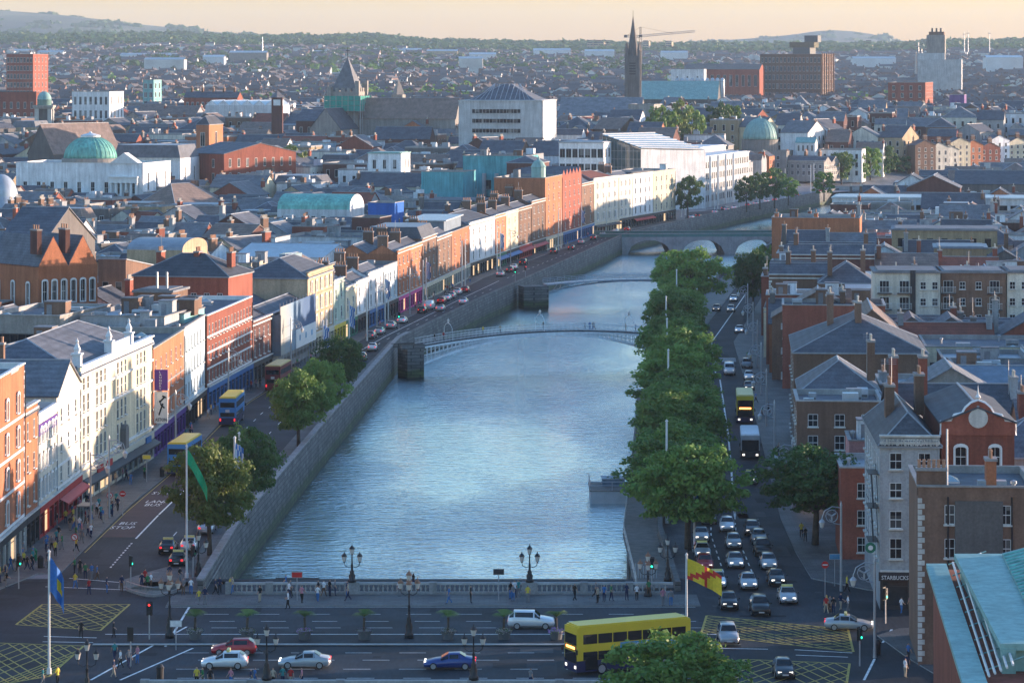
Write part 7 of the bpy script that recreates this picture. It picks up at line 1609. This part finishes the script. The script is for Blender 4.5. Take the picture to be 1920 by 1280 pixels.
def bus(label, X, Y, hd, low, up, roof, deck2=True, L=10.8, sign=True, advert=False, name='double_decker_bus'):
    t = thing(name, label, 'bus', (X,Y,.03), hd, 'buses'); H = 4.35 if deck2 else 3.5; w = 1.26; h = L/2
    def shell(z0, z1, ins=0): return [[(x, s*(w-ins), z) for s, z in ((-1,z0),(1,z0),(1,z1),(-1,z1))] for x in (-h,h-.05)]
    m = MB(); m.box(-h,-w,.32,h,w,1.3); m.build('lower_body', low, t)
    m = MB(); m.box(-h,-w,1.301,h-.02,w,H-.22); m.build('upper_body', up, t)
    m = MB(); o = [(-h+.05,-w+.02),(h-.25,-w+.02),(h-.06,-w+.3),(h-.06,w-.3),(h-.25,w-.02),(-h+.05,w-.02)]; m.prism(o, H-.219, H-.1); m.prism([(x*.97,y*.9) for x,y in o], H-.1, H); m.build('roof', roof, t)
    rows = ((1.32,2.05),(2.72,3.55)) if deck2 else ((1.5,2.7),)
    for z0, z1 in rows:
        n = 7
        for s in (-1,1):
            for i in range(n):
                if z0 < 2 and s < 0 and i == n-1 and deck2: continue
                x0 = -h+.5+i*(L-1.0)/n; g = MB(); y = s*(w+.012); g.poly([(x0,y,z0),(x0+(L-1)/n-.1,y,z0),(x0+(L-1)/n-.1,y,z1),(x0,y,z1)]); g.build('window', 'car_glass', t)
        g = MB(); g.poly([(h+.012,-w+.12,z0-.25 if z0 < 2 else z0-.1),(h+.012,w-.12,z0-.25 if z0 < 2 else z0-.1),(h+.012,w-.12,z1),(h+.012,-w+.12,z1)]); g.build('windscreen', 'car_glass', t)
        g = MB(); g.poly([(-h-.012,-w+.2,z0+.1),(-h-.012,w-.2,z0+.1),(-h-.012,w-.2,z1),(-h-.012,-w+.2,z1)]); g.build('rear_window', 'car_glass', t)
    if sign:
        zs = 2.18 if deck2 else 2.85; g = MB(); g.box(h+.0,-w+.2,zs,h+.03,w-.2,zs+.38); g.build('sign_box', 'black_ink', t); g = MB(); g.box(h+.031,-w+.4,zs+.08,h+.04,w-.4,zs+.3); g.build('route_display', 'led', t)
        g = MB(); g.box(-h-.04,-.3,2.1,-h-.02,.3,2.5); g.build('rear_number', 'plate', t)
    for x in (h-2.4,-h+2.6):
        for s in (-1,1):
            o = ob('wheel', WH[0], t, (x,s*(w-.08),.48)); o.scale = (1.5,1.2,1.5); ob('rim', WH[1], o)
    for s in (-1,1):
        g = MB(); g.box(h,s*.9-.16,.6,h+.03,s*.9+.16,.85); g.build('headlight', 'head_lamp', t); g = MB(); g.box(-h-.03,s*1.05-.1,.8,-h,s*1.05+.1,1.2); g.build('tail_light', 'tail_lamp', t)
        g = MB(); g.box(h+.05,s*1.42-.08,1.9,h+.2,s*1.42+.08,2.3); g.bar((h-.02,s*1.2,2.35),(h+.1,s*1.42,2.3),.03); g.build('mirror', 'plastic_dark', t)
    if advert:
        for s in (-1,1):
            g = MB(); y = s*(w+.02); g.poly([(-h+.8,y,2.12),(h-4.2,y,2.12),(h-4.2,y,2.66),(-h+.8,y,2.66)]); g.build('advert_panel', 'ad_blue', t)
        q, _ = lettering(t, '\u20ac15.95', .42, 0, 0, 0, 'sign_white'); q.location = (-1.2, w+.035, 2.22); q.rotation_euler = (0,0,R(180)); q.location.x = .8
        g = MB(); g.poly([(h-2.0,w+.013,.45),(h-.8,w+.013,.45),(h-.8,w+.013,2.0),(h-2.0,w+.013,2.0)]); g.build('door', 'car_glass', t)
    return t
bus('yellow and navy double decker bus turning on the bridge', 10.2, 270.6, heading(-10.7,-5.0), 'bus_navy', 'bus_yellow', 'bus_yellow', advert=True, L=11.2)
for (px,py,lo,up,rf_,lb_) in ((338,893,'bus_navy','bus_blue','bus_yellow','blue double decker with yellow roof nearest the bridge on left quay'),(470,800,'bus_navy','bus_blue','bus_yellow','blue double decker behind trees, middle bus on left quay'),(530,735,'bus_maroon','bus_maroon','bus_roof','maroon double decker with cream roof farthest on left quay')):
    v = gp(px,py); Y = v.y+5.4; sl_ = (lf(Y+10)-lf(Y-10))/20; X = la(Y)+1.6; bus(lb_, X, Y, heading(sl_,1), lo, up, rf_)
v = gp(1401,795); bus('yellow double decker bus coming down the right quay', v.x, v.y+5, heading(-.06,-1), 'bus_navy', 'bus_yellow', 'bus_roof')
v = gp(1411,862); bus('white and dark touring coach in front of the yellow bus', v.x, v.y+5, heading(-.06,-1), 'plastic_dark', 'steel', 'cloth_white', deck2=False, sign=False, name='touring_coach')
# ---------------------------------------------------------------- people
mdef('skin', (.45,.28,.2), .6, .1); mdef('hair', (.035,.025,.02), .6, .2)
CL = {'white':(.72,.72,.72),'black':(.015,.015,.017),'navy':(.02,.03,.08),'red':(.4,.03,.03),'grey':(.2,.2,.21),'blue':(.06,.16,.38),'teal':(.05,.25,.25),'brown':(.14,.08,.05),'pink':(.5,.22,.27),'beige':(.42,.36,.27),'yellow':(.65,.5,.06),'green':(.05,.2,.08)}
for k, c in CL.items(): mdef('cloth_'+k, c, .85, .12, 2., .1)
def person_mesh(stride, arms, seed):
    hip = .1; L = [(0,0,.96,.125),(0,0,1.12,.12),(0,.01,1.34,.145),(0,0,1.49,.058),(0,.015,1.6,.088),(0,.02,1.69,.085)]
    E = [(0,1),(1,2),(2,3),(3,4),(4,5)]
    def add(p, par): L.append(p); E.append((par, len(L)-1)); return len(L)-1
    for s in (-1,1):
        a = stride*s
        h = add((s*hip,0,.9,.1),0); k = add((s*hip,.24*math.sin(a)+.03,.9-.42*math.cos(a),.068),h); b = max(0,-a)*.9
        f = add((s*hip,L[k][1]+.42*math.sin(a-b),L[k][2]-.4*math.cos(a-b),.045),k); add((s*hip,L[f][1]+.15,L[f][2]-.045,.038),f)
        sh = add((s*.185,0,1.42,.062),2); e_ = add((s*.235,-.26*math.sin(a*.8)*arms+.02,1.42-.29,.045),sh); w = add((s*.235,L[e_][1]+.1*arms+.02,1.42-.53+.12*(arms>1),.034),e_); add((s*.23,L[w][1]+.03,L[w][2]-.09,.036),w)
    me = bpy.data.meshes.new('body'); me.from_pydata([p[:3] for p in L],E,[]); o = bpy.data.objects.new('tmp',me); COL.objects.link(o)
    md = o.modifiers.new('s','SKIN'); sv = me.skin_vertices[0].data
    for i, p in enumerate(L): sv[i].radius = (p[3],p[3]*(.72 if i in (0,1,2) else 1)); sv[i].use_root = i == 0
    sb = o.modifiers.new('d','SUBSURF'); sb.levels = 1; sb.render_levels = 1
    dg = bpy.context.evaluated_depsgraph_get(); r = bpy.data.meshes.new_from_object(o.evaluated_get(dg)); bpy.data.objects.remove(o)
    r.name = 'body'; r.materials.clear()
    for k in ('skin','cloth_white','cloth_navy','hair','iron_black'): r.materials.append(mt(k))
    zmin = min(v.co.z for v in r.vertices); mi = []
    for v in r.vertices: v.co.z -= zmin
    for p in r.polygons:
        c = p.center; z = c.z
        if z > 1.5: m = 3 if (z > 1.68 or c.y < -.015 and z > 1.56) else 0
        elif abs(c.x) > .19 and z < 1.16: m = 0
        elif z > .93: m = 1
        elif z > .09: m = 2
        else: m = 4
        mi.append(m)
    r.polygons.foreach_set('material_index', mi); r.polygons.foreach_set('use_smooth',[True]*len(mi)); r.update(); return r
PM = [person_mesh(s, a, i) for i, (s, a) in enumerate(((0.,1),(.3,1),(.45,1),(-.35,1),(.08,2),(-.2,2)))]
rp = random.Random(33); GP = 'people on foot'
TOPS = ['white','black','navy','red','grey','blue','teal','pink','beige','white','black','navy','yellow','green']; BOT = ['navy','black','black','navy','beige','grey','brown','blue']
def person(X, Y, where, z=.14, top=None, bot=None, hd=None):
    t_ = top or rp.choice(TOPS); b_ = bot or rp.choice(BOT); i = rp.randrange(len(PM)); act = ('standing','walking','striding','walking','standing','walking')[i]
    o = ob('person', PM[i], None, (X,Y,z), rp.uniform(0,6.28) if hd is None else hd); s = rp.uniform(.94,1.06); o.scale = (s,s,s)
    for k, m in ((1,'cloth_'+t_),(2,'cloth_'+b_)): o.material_slots[k].link = 'OBJECT'; o.material_slots[k].material = mt(m)
    o['category'] = 'person'; o['group'] = GP; o['_d'] = f'person in {t_} top and {b_} trousers {act} {where}'; o['label'] = o['_d']; return o
def pp(px, py, where, **k): v = gp(px, py, k.get('z', .14)); return person(v.x, v.y, where, **k)
for x, y in ((540,1141),(566,1130),(842,1131),(597,1118),(607,1118),(618,1117),(628,1116),(536,1106),(766,1110),(775,1104),(1121,1130),(1133,1127),(1146,1126),(1243,1135),(1258,1136),(432,1112),(436,1113),(404,1115),(412,1112)): pp(x, y, 'on the far bridge footway')
for x, y in ((344,1115),(358,1114),(373,1134),(384,1133),(318,1090),(337,1092),(266,1105),(277,1108),(272,1098),(283,1103)): pp(x, y, 'on the traffic island')
for x, y in ((228,1110),(200,1112),(167,1115),(141,1104),(160,1085),(172,1086),(182,1088),(140,1074),(150,1076)): pp(x, y, 'crossing the left junction', z=.03)
for x, y in ((152,1196),(213,1196)): pp(x, y, 'crossing by the left yellow box', z=.03, top='black', bot='black')
for x, y in ((226,1252),(241,1252),(258,1244),(213,1270),(215,1238)): pp(x, y, 'waiting at the lower left crossing', z=.05)
for x in (80,108,369,380,394,433,470,478,502,512,530,545,566,995): pp(x, 1285+rp.random()*4, 'behind the near balustrade', z=.14)
for x, y in ((1549,1150),(1556,1148),(1563,1150),(1576,1144),(1590,1146),(1588,1110),(1697,1270),(1703,1240),(1550,1143),(1690,1150),(1707,1148),(1700,1262),(1720,1215)): pp(x, y, 'at the right junction corner', z=.14)
for i in range(56):
    Y = rp.uniform(322,372); X = rp.uniform(lf(Y)+.7, la(Y)-.5); person(X, Y, 'on the near left footpath')
for i in range(26):
    Y = rp.uniform(297,321); X = rp.uniform(-57,-51); person(X, Y, 'at the lower left street corner')
for i in range(36):
    Y = rp.uniform(376,560); X = rp.uniform(lf(Y)+.6, la(Y)-.4); person(X, Y, 'on the shady left footpath')
for i in range(30):
    Y = rp.uniform(570,960); X = rp.uniform(lf(Y)+.5, la(Y)-.3); person(X, Y, 'far along the left footpath')
for i in range(18):
    xx = rp.uniform(-26,15); person(xx, rp.uniform(303,307.3), 'strolling by the far balustrade')
for i in range(12):
    Y = rp.uniform(340,560); X = rb(Y)+rp.uniform(.6,2.4); person(X, Y, 'on the right footpath')
bt = bpy.data.objects['iron_footbridge']; M_ = Matrix.Translation(bt.location) @ Matrix.Rotation(bt.rotation_euler.z,4,'Z')
for f in (.06,.1,.27,.33,.52,.68,.7,.72,.74,.87,.93,.95,.9):
    x = s0+(s1-s0)*f; v = M_ @ Vector((x, rp.uniform(-1.2,1.2), dz(x)+.07)); person(v.x, v.y, 'on the arched footbridge', z=v.z)
# ---------------------------------------------------------------- labels that single each thing out
LMK = [('the green dome',135,275),('the domed hall front',200,340),('the netted church tower',652,190),('the concrete office block',940,240),('the glass wedge building',1190,280),('the pale green dome',1418,245),('the turquoise building',920,325),('the orange gabled hall',125,490),('the big leafy trees',480,240),('the long cream building',215,690),('the flat vent roof',240,590),('the long red warehouse',430,620),('the sandstone hall',600,530),('the blue wall',715,400),('the glass barrel house',590,385),('the white corner pub',905,430),('the gabled warehouse',1072,350),('the ivory corner house',1135,360),
 ('the blank brick gable',1530,440),('the balcony flats',1760,560),('the curved gable',1830,770),('the long brick wall',1610,680),('the glazed office roof',1750,395),('the far quay trees',1700,310),('the pink house',1645,455),('the white civic office',1340,330),('the yellow bus',1165,1200),('the arched footbridge',1010,640),('the stone road bridge',1300,440),('the spire',1187,110),('the brewery',1500,125),('the stepped tower',1760,95),('the clock tower',520,190),('the left skyline hill',120,60),('the dark roof hall',1850,345),('the brown lit roof',300,330),('the metal roof hall',1870,735)]
def centre(o):
    z = 8 if o['category'] in ('house','building') else 1
    return pix((o.matrix_world.translation.x, max(o.matrix_world.translation.y, 60), o.matrix_world.translation.z+z))
bpy.context.view_layer.update()
todo = [o for o in S.objects if o.parent is None and '_d' in o.keys()]
for o in todo:
    x, y = centre(o)
    if o['category'] == 'house':
        n, a, b = min(LMK, key=lambda l: (l[1]-x)**2+((l[2]-y)*1.6)**2); dx, dy = x-a, y-b
        pos = 'right of' if dx > abs(dy)*1.2 else 'left of' if -dx > abs(dy)*1.2 else 'below' if dy > 0 else 'above'
        o['label'] = f"{o['_d']} {pos} {n}"
    else: o['label'] = o['_d']
bylab = {}
for o in S.objects:
    if o.parent is None and 'label' in o.keys(): bylab.setdefault(o['label'], []).append(o)
NUM = ords+['thirteenth','fourteenth','fifteenth','sixteenth','seventeenth','eighteenth','nineteenth','twentieth']
for lab, os_ in bylab.items():
    if len(os_) > 1:
        os_.sort(key=lambda o: centre(o)[0]); n = len(os_)
        for i, o in enumerate(os_):
            if n == 2: s = 'left one of two' if i == 0 else 'right one of two'
            elif n == 3: s = ('leftmost','middle','rightmost')[i]+' of three'
            else: s = (NUM[i] if i < len(NUM) else f'number {i+1}')+' from left'
            o['label'] = (lab+', '+s)
for o in S.objects:
    if '_d' in o.keys(): del o['_d']
    if o.parent is None and 'label' in o.keys():
        w = o['label'].split()
        if len(w) > 16: o['label'] = ' '.join(w[:16])
# ---------------------------------------------------------------- the evening air
hm = bpy.data.materials.new('haze'); hm.use_nodes = True; ht = hm.node_tree; ht.nodes.remove(ht.nodes['Principled BSDF'])
pv = ht.nodes.new('ShaderNodeVolumePrincipled'); pv.inputs['Color'].default_value = (.62,.79,1,1); pv.inputs['Density'].default_value = .000052; pv.inputs['Anisotropy'].default_value = 0.0
ht.links.new(pv.outputs[0], ht.nodes['Material Output'].inputs['Volume']); MATS['haze'] = hm
hz = MB(); hz.box(-5200,-60,-9,5200,15500,330); stuff(hz.build('haze', 'haze'))
